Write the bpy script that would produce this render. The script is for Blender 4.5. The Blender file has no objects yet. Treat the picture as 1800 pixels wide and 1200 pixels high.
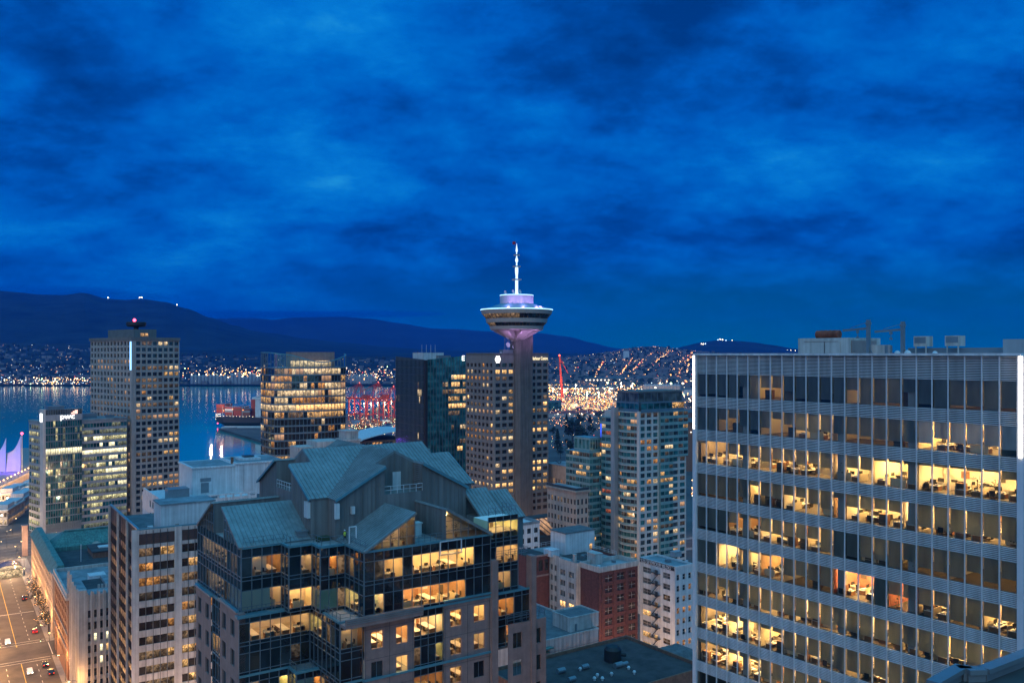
import bpy, math, random
from math import radians as rad, sin, cos, pi, tan
from mathutils import Vector, noise as mn
S = bpy.context.scene
COL = S.collection
R = random.Random(7)
F, CX, HY, CAMZ = 1540.0, 900.0, 622.0, 105.0      # focal length and horizon of the photograph in its own pixels

# ---------------------------------------------------------------- camera, world, sun, exposure
cam_data = bpy.data.cameras.new("camera"); cam = bpy.data.objects.new("camera", cam_data); COL.objects.link(cam)
cam.location = (0, 0, CAMZ); cam.rotation_euler = (rad(90), 0, 0)
cam_data.sensor_width = 36.0; cam_data.lens = F / 1800 * 36.0; cam_data.shift_y = 22 / 1800
cam_data.clip_start = 0.5; cam_data.clip_end = 90000
S.camera = cam
S.view_settings.view_transform = 'Standard'; S.view_settings.look = 'None'
S.view_settings.exposure = 0.0; S.view_settings.gamma = 1.0; S.view_settings.use_curve_mapping = False
S.cycles.use_denoising = True
S.cycles.max_bounces = 6; S.cycles.diffuse_bounces = 3; S.cycles.glossy_bounces = 3
S.cycles.transmission_bounces = 4; S.cycles.transparent_max_bounces = 12; S.cycles.volume_bounces = 0
S.cycles.sample_clamp_indirect = 4.0; S.cycles.caustics_reflective = False; S.cycles.caustics_refractive = False

world = bpy.data.worlds.new("World"); S.world = world; world.use_nodes = True
def build_world():
    nt = world.node_tree; nt.nodes.clear(); N = nt.nodes.new; L = nt.links.new
    def math_(op, a, b=None, c=None, clamp=False):
        n = N('ShaderNodeMath'); n.operation = op; n.use_clamp = clamp
        for i, v in enumerate((a, b, c)):
            if v is None: continue
            if isinstance(v, (int, float)): n.inputs[i].default_value = v
            else: L(v, n.inputs[i])
        return n.outputs[0]
    tc = N('ShaderNodeTexCoord'); sep = N('ShaderNodeSeparateXYZ'); L(tc.outputs['Generated'], sep.inputs[0])
    x, y, z = sep.outputs
    zz = math_('ADD', math_('MAXIMUM', z, 0.0), 0.34)           # the cloud deck, seen in perspective
    comb = N('ShaderNodeCombineXYZ'); L(math_('DIVIDE', x, zz), comb.inputs[0]); L(math_('DIVIDE', y, zz), comb.inputs[1])
    def noise(scale, detail, rough, dist, off, sx=1.0):
        mp = N('ShaderNodeMapping'); L(comb.outputs[0], mp.inputs[0]); mp.inputs['Location'].default_value = off
        mp.inputs['Scale'].default_value = (sx, 1, 1); mp.inputs['Rotation'].default_value = (0, 0, rad(-12))
        n = N('ShaderNodeTexNoise'); L(mp.outputs[0], n.inputs['Vector']); n.inputs['Scale'].default_value = scale
        n.inputs['Detail'].default_value = detail; n.inputs['Roughness'].default_value = rough; n.inputs['Distortion'].default_value = dist
        return n.outputs[0]
    big = noise(1.15, 3, 0.5, 0.25, (3.1, 1.7, 0), 0.85)
    mid = noise(3.9, 9, 0.58, 0.12, (0.4, 5.2, 2), 0.85)
    fine = noise(13.0, 7, 0.62, 0.1, (9.4, 2.2, 5), 0.85)
    dens = math_('ADD', math_('ADD', math_('MULTIPLY', big, 0.52), math_('MULTIPLY', mid, 0.50)), math_('MULTIPLY', fine, 0.21))
    low = N('ShaderNodeMapRange'); L(z, low.inputs[0]); low.inputs[1].default_value = 0.05; low.inputs[2].default_value = 0.24; low.inputs[3].default_value = -0.055; low.inputs[4].default_value = 0.012; low.interpolation_type = 'SMOOTHSTEP'
    dens = math_('ADD', dens, low.outputs[0])      # the deck is thicker and darker towards the mountains
    rp = N('ShaderNodeValToRGB'); L(dens, rp.inputs[0])
    e = rp.color_ramp.elements
    e[0].position = 0.485; e[0].color = (0.0, 0.040, 0.215, 1)
    e[1].position = 0.82; e[1].color = (0.012, 0.300, 0.740, 1)
    for p, c in ((0.555, (0.0, 0.066, 0.34, 1)), (0.615, (0.0, 0.105, 0.50, 1)), (0.68, (0.0, 0.150, 0.60, 1)), (0.75, (0.002, 0.205, 0.68, 1))):
        k = e.new(p); k.color = c
    mr = N('ShaderNodeMapRange'); L(z, mr.inputs[0]); mr.inputs[1].default_value = 0.0; mr.inputs[2].default_value = 0.13
    mr.inputs[3].default_value = 1.0; mr.inputs[4].default_value = 0.0; mr.interpolation_type = 'SMOOTHSTEP'
    right = N('ShaderNodeMapRange'); L(x, right.inputs[0]); right.inputs[1].default_value = -0.35; right.inputs[2].default_value = 0.2
    hz = N('ShaderNodeMix'); hz.data_type = 'RGBA'; L(right.outputs[0], hz.inputs[0])
    hz.inputs[6].default_value = (0.0, 0.100, 0.44, 1); hz.inputs[7].default_value = (0.0, 0.180, 0.20, 1)
    mx = N('ShaderNodeMix'); mx.data_type = 'RGBA'; L(math_('MULTIPLY', mr.outputs[0], 0.75), mx.inputs[0]); L(rp.outputs[0], mx.inputs[6]); L(hz.outputs[2], mx.inputs[7])
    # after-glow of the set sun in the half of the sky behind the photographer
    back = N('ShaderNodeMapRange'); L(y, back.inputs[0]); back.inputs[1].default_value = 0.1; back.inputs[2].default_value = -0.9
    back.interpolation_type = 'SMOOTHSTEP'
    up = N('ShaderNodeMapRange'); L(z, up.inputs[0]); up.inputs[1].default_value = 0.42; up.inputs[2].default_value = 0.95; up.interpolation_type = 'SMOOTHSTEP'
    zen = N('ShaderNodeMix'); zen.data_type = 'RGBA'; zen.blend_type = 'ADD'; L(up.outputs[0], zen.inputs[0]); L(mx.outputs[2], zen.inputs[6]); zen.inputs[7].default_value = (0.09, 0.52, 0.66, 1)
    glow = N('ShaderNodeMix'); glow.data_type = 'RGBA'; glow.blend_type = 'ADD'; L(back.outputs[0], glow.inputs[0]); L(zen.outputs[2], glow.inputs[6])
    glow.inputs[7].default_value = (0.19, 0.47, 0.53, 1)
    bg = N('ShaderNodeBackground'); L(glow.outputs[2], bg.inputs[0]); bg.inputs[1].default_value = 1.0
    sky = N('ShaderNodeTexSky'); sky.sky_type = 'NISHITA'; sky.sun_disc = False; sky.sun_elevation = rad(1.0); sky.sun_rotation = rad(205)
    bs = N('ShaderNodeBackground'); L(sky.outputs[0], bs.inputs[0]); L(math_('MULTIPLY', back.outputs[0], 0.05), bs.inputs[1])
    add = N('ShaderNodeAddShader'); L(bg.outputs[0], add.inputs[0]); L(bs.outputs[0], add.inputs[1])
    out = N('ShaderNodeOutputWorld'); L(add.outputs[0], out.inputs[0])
build_world()

sun_data = bpy.data.lights.new("sun", 'SUN'); sun_data.energy = 0.30; sun_data.angle = rad(40); sun_data.color = (1.0, 0.80, 0.68)
sun = bpy.data.objects.new("sun", sun_data); COL.objects.link(sun)
sun.rotation_euler = (rad(62), 0, rad(-25))

# ---------------------------------------------------------------- materials
MATS = {}
def newmat(name):
    m = bpy.data.materials.new(name); m.use_nodes = True; m.node_tree.nodes.clear(); MATS[name] = m
    m.cycles.emission_sampling = 'NONE'
    return m, m.node_tree.nodes.new, m.node_tree.links.new
def pm(name, col, rough=0.7, var=0.18, scale=0.4, bump=0.0, metal=0.0, streak=0.0, spec=0.5, stretch=(1, 1, 1)):
    """a painted / stone / metal surface: base colour broken up by two sizes of noise, vertical weather streaks, optional bump"""
    m, N, L = newmat(name)
    b = N('ShaderNodeBsdfPrincipled'); o = N('ShaderNodeOutputMaterial'); L(b.outputs[0], o.inputs[0])
    tc = N('ShaderNodeTexCoord'); mp = N('ShaderNodeMapping'); L(tc.outputs['Object'], mp.inputs[0]); mp.inputs['Scale'].default_value = stretch
    n = N('ShaderNodeTexNoise'); L(mp.outputs[0], n.inputs['Vector']); n.inputs['Scale'].default_value = scale; n.inputs['Detail'].default_value = 6; n.inputs['Roughness'].default_value = 0.65
    mr = N('ShaderNodeMapRange'); L(n.outputs[0], mr.inputs[0]); mr.inputs[1].default_value = 0.3; mr.inputs[2].default_value = 0.7
    mr.inputs[3].default_value = 1 - var; mr.inputs[4].default_value = 1 + var
    f = mr.outputs[0]
    if streak:
        mp2 = N('ShaderNodeMapping'); L(tc.outputs['Object'], mp2.inputs[0]); mp2.inputs['Scale'].default_value = (1.6, 1.6, 0.05)
        n2 = N('ShaderNodeTexNoise'); L(mp2.outputs[0], n2.inputs['Vector']); n2.inputs['Scale'].default_value = 1.0; n2.inputs['Detail'].default_value = 4
        m2 = N('ShaderNodeMapRange'); L(n2.outputs[0], m2.inputs[0]); m2.inputs[1].default_value = 0.35; m2.inputs[2].default_value = 0.65
        m2.inputs[3].default_value = 1 - streak; m2.inputs[4].default_value = 1 + streak * 0.4
        mu = N('ShaderNodeMath'); mu.operation = 'MULTIPLY'; L(f, mu.inputs[0]); L(m2.outputs[0], mu.inputs[1]); f = mu.outputs[0]
    vm = N('ShaderNodeVectorMath'); vm.operation = 'SCALE'; vm.inputs[0].default_value = col[:3]; L(f, vm.inputs['Scale'])
    L(vm.outputs[0], b.inputs['Base Color'])
    b.inputs['Roughness'].default_value = rough; b.inputs['Metallic'].default_value = metal; b.inputs['Specular IOR Level'].default_value = spec
    if bump:
        bp = N('ShaderNodeBump'); L(n.outputs[0], bp.inputs['Height']); bp.inputs['Strength'].default_value = bump; bp.inputs['Distance'].default_value = 0.1; L(bp.outputs[0], b.inputs['Normal'])
    return m
def glow(name, col, strength, sampled=False):
    m, N, L = newmat(name)
    e = N('ShaderNodeEmission'); e.inputs[0].default_value = (*col, 1); e.inputs[1].default_value = strength
    o = N('ShaderNodeOutputMaterial'); L(e.outputs[0], o.inputs[0])
    if sampled: m.cycles.emission_sampling = 'FRONT_BACK'
    return m
def glass_dark(name, col=(0.012, 0.017, 0.02), rough=0.04, wav=0.02, spec=0.8, metal=0.0):
    """unlit window glass: dark body, clear reflection, slightly wavy panes"""
    m, N, L = newmat(name)
    b = N('ShaderNodeBsdfPrincipled'); o = N('ShaderNodeOutputMaterial'); L(b.outputs[0], o.inputs[0])
    g = N('ShaderNodeNewGeometry'); n = N('ShaderNodeTexNoise'); L(g.outputs['Position'], n.inputs['Vector']); n.inputs['Scale'].default_value = 0.45; n.inputs['Detail'].default_value = 2
    wn = N('ShaderNodeTexNoise'); L(g.outputs['Position'], wn.inputs['Vector']); wn.inputs['Scale'].default_value = 0.28
    mr = N('ShaderNodeMapRange'); L(wn.outputs[0], mr.inputs[0]); mr.inputs[1].default_value = .35; mr.inputs[2].default_value = .65; mr.inputs[3].default_value = 0.4; mr.inputs[4].default_value = 1.8
    vm = N('ShaderNodeVectorMath'); vm.operation = 'SCALE'; vm.inputs[0].default_value = col; L(mr.outputs[0], vm.inputs['Scale']); L(vm.outputs[0], b.inputs['Base Color'])
    b.inputs['Roughness'].default_value = rough; b.inputs['Specular IOR Level'].default_value = spec; b.inputs['Metallic'].default_value = metal
    bp = N('ShaderNodeBump'); L(n.outputs[0], bp.inputs['Height']); bp.inputs['Strength'].default_value = wav * 10; bp.inputs['Distance'].default_value = 0.12; L(bp.outputs[0], b.inputs['Normal'])
    return m
def glass_clear(name, tint=(0.9, 0.95, 0.93), refl=1.0):
    """clear pane: what is behind shows through, the sky is mirrored at the Fresnel rate"""
    m, N, L = newmat(name)
    t = N('ShaderNodeBsdfTransparent'); t.inputs[0].default_value = (*tint, 1)
    g = N('ShaderNodeBsdfGlossy'); g.inputs['Roughness'].default_value = 0.03
    geo = N('ShaderNodeNewGeometry'); n = N('ShaderNodeTexNoise'); L(geo.outputs['Position'], n.inputs['Vector']); n.inputs['Scale'].default_value = 0.6
    bp = N('ShaderNodeBump'); L(n.outputs[0], bp.inputs['Height']); bp.inputs['Strength'].default_value = 0.15; bp.inputs['Distance'].default_value = 0.1; L(bp.outputs[0], g.inputs['Normal'])
    lw = N('ShaderNodeFresnel'); lw.inputs[0].default_value = 1.5
    mu = N('ShaderNodeMath'); mu.operation = 'MULTIPLY'; L(lw.outputs[0], mu.inputs[0]); mu.inputs[1].default_value = 1.8 * refl; mu.use_clamp = True
    mx = N('ShaderNodeMixShader'); L(mu.outputs[0], mx.inputs[0]); L(t.outputs[0], mx.inputs[1]); L(g.outputs[0], mx.inputs[2])
    o = N('ShaderNodeOutputMaterial'); L(mx.outputs[0], o.inputs[0])
    return m
def lit(name, col, strength, clutter=0.8, scale=0.9, blind=0.0):
    """a lit room seen through far glass: bright ceiling line, pale walls, dark furniture; each room differs (world position drives the noise)"""
    m, N, L = newmat(name)
    uv = N('ShaderNodeUVMap'); sep = N('ShaderNodeSeparateXYZ'); L(uv.outputs[0], sep.inputs[0])
    g = N('ShaderNodeNewGeometry')
    mp = N('ShaderNodeMapping'); L(g.outputs['Position'], mp.inputs[0]); mp.inputs['Scale'].default_value = (scale, scale, scale * 0.75)
    v = N('ShaderNodeTexVoronoi'); L(mp.outputs[0], v.inputs['Vector']); v.inputs['Scale'].default_value = 1.0; v.distance = 'CHEBYCHEV'
    bw = N('ShaderNodeSeparateColor'); L(v.outputs['Color'], bw.inputs[0])
    n = N('ShaderNodeTexNoise'); L(g.outputs['Position'], n.inputs['Vector']); n.inputs['Scale'].default_value = scale * 2.2; n.inputs['Detail'].default_value = 3
    h = N('ShaderNodeMapRange'); L(sep.outputs[1], h.inputs[0]); h.inputs[1].default_value = 0.05; h.inputs[2].default_value = 0.75; h.inputs[3].default_value = 0.35; h.inputs[4].default_value = 1.15  # room light painted into the pane, stronger towards its top
    a = N('ShaderNodeMapRange'); L(bw.outputs[0], a.inputs[0]); a.inputs[3].default_value = 1 - clutter; a.inputs[4].default_value = 1.25
    b = N('ShaderNodeMapRange'); L(n.outputs[0], b.inputs[0]); b.inputs[1].default_value = .35; b.inputs[2].default_value = .6; b.inputs[3].default_value = 1 - clutter; b.inputs[4].default_value = 1.1
    m1 = N('ShaderNodeMath'); m1.operation = 'MULTIPLY'; L(a.outputs[0], m1.inputs[0]); L(b.outputs[0], m1.inputs[1])
    m2 = N('ShaderNodeMath'); m2.operation = 'MULTIPLY'; L(m1.outputs[0], m2.inputs[0]); L(h.outputs[0], m2.inputs[1])
    m3 = N('ShaderNodeMath'); m3.operation = 'MULTIPLY'; L(m2.outputs[0], m3.inputs[0]); m3.inputs[1].default_value = strength
    e = N('ShaderNodeEmission'); e.inputs[0].default_value = (*col, 1); L(m3.outputs[0], e.inputs[1])
    gl = N('ShaderNodeBsdfGlossy'); gl.inputs['Roughness'].default_value = 0.05; gl.inputs[0].default_value = (0.06, 0.065, 0.07, 1)
    ad = N('ShaderNodeAddShader'); L(e.outputs[0], ad.inputs[0]); L(gl.outputs[0], ad.inputs[1])
    o = N('ShaderNodeOutputMaterial'); L(ad.outputs[0], o.inputs[0])
    return m
WARM, AMBER, PALE, COOL, GREENISH = (1, .55, .20), (1, .43, .12), (1, .70, .38), (.85, .95, 1.0), (.95, .85, .42)
lit('lit_warm', WARM, 1.15, .85); lit('lit_warm_bright', WARM, 2.2, .6); lit('lit_amber', AMBER, .85); lit('lit_pale', PALE, 1.35, .7)
lit('lit_dim', (1, .62, .34), .28); lit('lit_faint', (.8, .62, .45), .10); lit('lit_green', GREENISH, 1.1, .75, .7); lit('lit_green_bright', (1, .9, .55), 1.7, .35, .5)
lit('lit_green_dim', (.75, .8, .5), .28, .7, .6); lit('lit_cool', COOL, .9); lit('lit_red', (1, .25, .12), .6); lit('lit_curtain', (1, .55, .3), .55, .3, .5); lit('lit_blue', (.05, .12, 1), 1.4, .3)
glass_dark('glass', (.02, .03, .034), spec=1.0); glass_dark('glass_brown', (.026, .022, .017), spec=1.0); glass_dark('glass_teal', (.022, .125, .135), spec=1.0, metal=.35); glass_dark('glass_green', (.05, .155, .15), .06, metal=.3); glass_dark('glass_blinds', (.07, .08, .08), .12)
glass_dark('glass_black', (.010, .016, .021), spec=1.0)
glass_clear('glass_clear'); glass_clear('glass_clear_dim', (.84, .9, .88), 1.0)
pm('concrete', (.30, .29, .27), .85, .14, .15, streak=.18); pm('concrete_dark', (.14, .14, .135), .85, .2, .2, streak=.2); pm('concrete_pale', (.46, .45, .43), .8, .12, .2, streak=.15)
pm('stone_beige', (.36, .29, .24), .85, .15, .3, streak=.2); pm('stone_pink', (.25, .175, .16), .6, .2, .6, streak=.1); pm('stone_white', (.43, .40, .375), .8, .18, .3, streak=.3)
pm('paint_white', (.53, .56, .57), .6, .12, .3, streak=.22); pm('paint_grey', (.28, .30, .32), .6, .1, .3, streak=.12); pm('metal_white', (.56, .60, .63), .4, .14, .35, spec=.6, streak=.22)
pm('metal_grey', (.20, .23, .25), .4, .12, .5, metal=.4); pm('metal_dark', (.05, .058, .065), .4, .15, .5, metal=.3); pm('mullion_blue', (.17, .23, .27), .38, .1, .5, metal=.5)
pm('brick_red', (.115, .042, .037), .9, .3, 1.2, bump=.2, streak=.15); pm('brick_brown', (.20, .10, .065), .9, .3, 1.2, streak=.15); pm('spandrel_brown', (.060, .038, .032), .5, .15, .6)
pm('copper', (.075, .20, .18), .7, .3, .35, streak=.35); pm('roof_metal', (.19, .235, .245), .45, .24, .3, metal=.2, streak=.15); pm('cladding', (.16, .165, .165), .5, .12, .2, streak=.28)
pm('roof_gravel', (.11, .115, .12), .95, .35, .5); pm('roof_dark', (.045, .048, .05), .95, .45, .25); pm('roof_blue', (.17, .205, .22), .8, .45, .22); pm('roof_membrane', (.22, .23, .235), .85, .45, .22)
pm('asphalt', (.060, .054, .05), .8, .45, .16, bump=.1); pm('sidewalk', (.22, .21, .2), .9, .2, .4); pm('roof_tar', (.062, .046, .043), .95, .5, .22, bump=.2); pm('ground', (.07, .07, .068), .95, .5, .02); pm('road_paint', (.6, .6, .56), .8, .2, 1); pm('road_paint_yellow', (.6, .42, .06), .8, .2, 1)
pm('rust', (.22, .06, .035), .8, .4, .8, streak=.3); pm('steel_red', (.45, .045, .03), .5, .2, .05); pm('black', (.015, .015, .016), .6, .2, 1); pm('sail', (.6, .6, .62), .7, .06, .2)
pm('room_wall', (.72, .66, .55), .9, .05, .4); pm('room_floor', (.38, .32, .25), .9, .25, .6); pm('room_ceiling', (.75, .73, .68), .9, .04, .5); pm('room_dark', (.10, .085, .07), .8, .2, .5); pm('wood', (.30, .15, .07), .5, .3, 1.5); pm('desk_white', (.7, .66, .6), .5, .1, 1)
pm('bark', (.05, .04, .03), .95, .3, 3); pm('hull', (.02, .022, .026), .5, .2, .05); pm('foam_yellow', (.5, .6, .05), .7, .1, 1); pm('skin', (.4, .25, .18), .6, .1, 1)
for n_, c_ in (('leaf_dark', (.016, .032, .026)), ('leaf_green', (.03, .06, .03)), ('leaf_brown', (.05, .045, .03))): pm(n_, c_, .9, .4, .6)
glow('lamp_room', (1, .62, .30), 14.0, True); glow('lamp_room_soft', (1, .66, .34), 5.0, True); glow('led_white', (1, .84, .66), 9.0); glow('led_blue', (.25, .55, 1), 2.6); glow('led_ice', (.35, .68, 1), 2.6)
glow('spire_floodlit_glow', (.52, .74, 1), 1.9); glow('sign_white', (1, .97, .92), 3.5); glow('sign_pink', (1, .5, .42), 2.2); glow('sign_cream', (1, .82, .5), 1.6); glow('beacon_red', (1, .06, .12), 9.0); glow('spark_warm', (1, .52, .17), 7.0); glow('spark_orange', (1, .36, .08), 6.0)
glow('spark_white', (1, .82, .55), 7.0); glow('spark_blue', (.45, .72, 1), 4.5); glow('spark_red', (1, .12, .06), 7.0); glow('spark_green', (.7, 1, .5), 8.0); glow('street_bulb', (1, .62, .26), 30.0); glow('tail_red', (1, .05, .02), 4); glow('head_white', (1, .95, .8), 14); glow('screen', (.4, .6, 1), .8)

# ---------------------------------------------------------------- mesh building
class MB:
    def __init__(s): s.v = []; s.f = []; s.m = []; s.uv = []
    def face(s, pts, mi=0, uv=None):
        k = len(s.v); s.v += [tuple(p) for p in pts]; s.f.append(tuple(range(k, k + len(pts)))); s.m.append(mi)
        s.uv.append(uv or ([(0, 0), (1, 0), (1, 1), (0, 1)] if len(pts) == 4 else [(0, 0)] * len(pts)))
    def hexa(s, b, t, mi=0, mt=None):
        """eight-cornered solid from a bottom ring and a top ring (4 each, counter-clockwise from above)"""
        s.face(list(reversed(b)), mi); s.face(t, mi if mt is None else mt)
        for i in range(len(b)):
            j = (i + 1) % len(b); s.face([b[i], b[j], t[j], t[i]], mi)
    def box(s, x0, x1, y0, y1, z0, z1, mi=0, mt=None):
        s.hexa([(x0, y0, z0), (x1, y0, z0), (x1, y1, z0), (x0, y1, z0)], [(x0, y0, z1), (x1, y0, z1), (x1, y1, z1), (x0, y1, z1)], mi, mt)
    def prism(s, poly, z0, z1, mi=0, mt=None):
        s.hexa([(x, y, z0) for x, y in poly], [(x, y, z1) for x, y in poly], mi, mt)
    def bar(s, p, q, w=.1, h=None, mi=0, up=(0, 0, 1)):
        p = Vector(p); q = Vector(q); d = q - p
        if d.length < 1e-5: return
        d.normalize(); u = Vector(up)
        if abs(d.dot(u)) > .98: u = Vector((1, 0, 0))
        a = d.cross(u).normalized() * w / 2; b = a.cross(d).normalized() * (h or w) / 2
        s.hexa([p - a - b, p + a - b, p + a + b, p - a + b], [q - a - b, q + a - b, q + a + b, q - a + b], mi)
    def tube(s, pts, r, n=6, mi=0):
        rr = r if isinstance(r, (list, tuple)) else [r] * len(pts); rings = []
        for i, p in enumerate(pts):
            p = Vector(p); d = (Vector(pts[min(i + 1, len(pts) - 1)]) - Vector(pts[max(i - 1, 0)])).normalized()
            u = Vector((1, 0, 0)) if abs(d.x) < .9 else Vector((0, 1, 0)); a = d.cross(u).normalized(); b = d.cross(a)
            rings.append([p + a * rr[i] * cos(2 * pi * k / n) + b * rr[i] * sin(2 * pi * k / n) for k in range(n)])
        for A, B in zip(rings, rings[1:]):
            for k in range(n): s.face([A[k], A[(k + 1) % n], B[(k + 1) % n], B[k]], mi)
        s.face(rings[0], mi); s.face(list(reversed(rings[-1])), mi)
    def lathe(s, prof, n=32, c=(0, 0), mi=0, cap=True):
        rings = [[(c[0] + r * cos(2 * pi * k / n), c[1] + r * sin(2 * pi * k / n), z) for k in range(n)] for r, z in prof]
        for A, B in zip(rings, rings[1:]):
            for k in range(n): s.face([A[k], A[(k + 1) % n], B[(k + 1) % n], B[k]], mi)
        if cap: s.face(list(reversed(rings[0])), mi); s.face(rings[-1], mi)
    def octa(s, p, r, mi=0):
        x, y, z = p; a = [(x + r, y, z), (x, y + r, z), (x - r, y, z), (x, y - r, z)]
        for i in range(4): s.face([a[i], a[(i + 1) % 4], (x, y, z + r)], mi); s.face([a[(i + 1) % 4], a[i], (x, y, z - r)], mi)
    def blob(s, p, r, mi=0, n=8, sq=1.0):
        s.lathe([(r * .02, p[2] - r * sq)] + [(r * sin(pi * k / n), p[2] - r * sq * cos(pi * k / n)) for k in range(1, n)] + [(r * .02, p[2] + r * sq)], n + 2, (p[0], p[1]), mi)
    def build(s, name, mats, parent=None, smooth=False):
        me = bpy.data.meshes.new(name); me.from_pydata(s.v, [], s.f)
        for m in (mats if isinstance(mats, (list, tuple)) else [mats]): me.materials.append(MATS[m] if isinstance(m, str) else m)
        me.polygons.foreach_set('material_index', s.m)
        ul = me.uv_layers.new(name='UVMap'); ul.data.foreach_set('uv', [c for u in s.uv for p in u for c in p])
        if smooth: me.polygons.foreach_set('use_smooth', [True] * len(me.polygons))
        o = bpy.data.objects.new(name, me); COL.objects.link(o)
        if parent is not None: o.parent = parent
        return o
def tag(o, label=None, cat=None, group=None, kind=None):
    for k, v in (('label', label), ('category', cat), ('group', group), ('kind', kind)):
        if v: o[k] = v
    return o
def empty(name, loc, rz=0, **kw):
    o = bpy.data.objects.new(name, None); COL.objects.link(o); o.location = loc; o.rotation_euler = (0, 0, rz); o.empty_display_size = 1
    return tag(o, **kw)
def at(px, py, Y): return Vector(((px - CX) / F * Y, Y, CAMZ - (py - HY) / F * Y))
def ground_at(px, py, z=0.0):
    Y = (CAMZ - z) * F / (py - HY); return Vector(((px - CX) / F * Y, Y, z))
def copy_tree(o, parent=None):
    c = o.copy(); COL.objects.link(c)
    if parent is not None: c.parent = parent
    for ch in o.children: copy_tree(ch, c)
    return c

class Bld:
    """one building: an Empty at its near corner; local x runs right along the street grid, y runs away to the left, z up"""
    def __init__(s, name, label, px, Y, th=35, cat='building', group=None, X=None, z=0):
        s.th = rad(th); s.X = (px - CX) / F * Y if X is None else X; s.Y = Y; s.z0 = z
        s.e = empty(name, (s.X, s.Y, z), s.th, label=label, cat=cat, group=group); s.wins = []
        s.ux = (cos(s.th), sin(s.th)); s.vx = (-sin(s.th), cos(s.th))
    def w(s, x, y, z=0): return Vector((s.X + s.ux[0] * x + s.vx[0] * y, s.Y + s.ux[1] * x + s.vx[1] * y, z + s.z0))
    def solve(s, px, x=0, y=0, d=(1, 0)):
        """distance along local direction d from (x, y) to the point that shows at column px"""
        k = (px - CX) / F; p = s.w(x, y); q = s.w(x + d[0], y + d[1]); dx, dy = q.x - p.x, q.y - p.y
        return (k * p.y - p.x) / (dx - k * dy)
    def zat(s, py, x=0, y=0): return CAMZ - (py - HY) / F * s.w(x, y).y - s.z0
    def part(s, mb, name, mats, parent=None, smooth=False): return mb.build(name, mats, parent or s.e, smooth)
    def facade(s, mb, p0, p1, z0, z1, cols, rows, win=(.18, .18, .25, .2), rec=.25, glass='glass', lit=None, bars=(0, 0), bar_w=.08, mi=0, skip=None, cols_x=None, name='window', frame=1):
        """wall from p0 to p1 (left to right seen from outside) with real openings; the panes become window parts later"""
        dx, dy = p1[0] - p0[0], p1[1] - p0[1]; Ln = math.hypot(dx, dy); dx /= Ln; dy /= Ln; nx, ny = dy, -dx
        P = lambda a, z, r=0: (p0[0] + dx * a - nx * r, p0[1] + dy * a - ny * r, z)
        cw, ch = Ln / cols, (z1 - z0) / rows; l, r_, bt, tp = win
        zs = [z0]
        for i in range(rows):
            zb, zt = z0 + i * ch + bt * ch, z0 + (i + 1) * ch - tp * ch
            if zb - zs[-1] > .005: mb.face([P(0, zs[-1]), P(Ln, zs[-1]), P(Ln, zb), P(0, zb)], mi)
            prev = 0
            for j in range(cols):
                if skip and skip(rows - 1 - i, j): continue
                a0, a1 = j * cw + l * cw, (j + 1) * cw - r_ * cw
                if a0 - prev > .005: mb.face([P(prev, zb), P(a0, zb), P(a0, zt), P(prev, zt)], mi)
                if rec > .02:
                    mb.face([P(a0, zb), P(a0, zb, rec), P(a0, zt, rec), P(a0, zt)], mi); mb.face([P(a1, zb, rec), P(a1, zb), P(a1, zt), P(a1, zt, rec)], mi)
                    mb.face([P(a0, zb), P(a1, zb), P(a1, zb, rec), P(a0, zb, rec)], mi); mb.face([P(a0, zt, rec), P(a1, zt, rec), P(a1, zt), P(a0, zt)], mi)
                g = (lit(rows - 1 - i, j) if lit else None) or glass
                s.wins.append((P(a0, zb, rec), P(a1, zb, rec), P(a1, zt, rec), P(a0, zt, rec), g, bars, bar_w, (nx, ny), name, frame)); prev = a1
            if Ln - prev > .005: mb.face([P(prev, zb), P(Ln, zb), P(Ln, zt), P(prev, zt)], mi)
            zs.append(zt)
        if z1 - zs[-1] > .005: mb.face([P(0, zs[-1]), P(Ln, zs[-1]), P(Ln, z1), P(0, z1)], mi)
    def finish(s, frame_mat='metal_dark', keep=100):
        def size(w):
            c = s.w(*[(a + b) / 2 for a, b in zip(w[0], w[2])]); n = Vector((s.ux[0] * w[7][0] + s.vx[0] * w[7][1], s.ux[1] * w[7][0] + s.vx[1] * w[7][1], 0))
            to = (Vector((0, 0, CAMZ)) - c); d = to.length; px = CX + F * c.x / max(c.y, 1); py = HY + (CAMZ - c.z) / max(c.y, 1) * F
            a = (Vector(w[1]) - Vector(w[0])).length * (Vector(w[3]) - Vector(w[0])).length
            return a * max(n.dot(to.normalized()), 0) / d ** 2 * (1 if -10 < px < 1810 and py < 1205 else .001)
        ws = sorted(s.wins, key=size, reverse=True); rest = MB(); rm = []
        for k, w in enumerate(ws):
            mb = MB() if k < keep else rest
            g = w[4]
            if k < keep: gi, fi = 0, 1
            else:
                for m in (g, frame_mat):
                    if m not in rm: rm.append(m)
                gi, fi = rm.index(g), rm.index(frame_mat)
            a, b, c, d = [Vector(q) for q in w[:4]]; mb.face([a, b, c, d], gi)
            n3 = Vector((w[7][0], w[7][1], 0)) * .03; nv, nh = w[5]; bw = w[6]
            for i in range(1, nv + 1): mb.bar(a.lerp(b, i / (nv + 1)) + n3, d.lerp(c, i / (nv + 1)) + n3, bw, .05, fi, up=(w[7][0], w[7][1], 0))
            for i in range(1, nh + 1): mb.bar(a.lerp(d, i / (nh + 1)) + n3, b.lerp(c, i / (nh + 1)) + n3, .05, bw, fi)
            if k < keep: mb.build(w[8], [g, frame_mat], s.e)
        if rest.f: tag(rest.build('further_windows', rm, s.e), kind='stuff')
        s.wins = []

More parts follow.
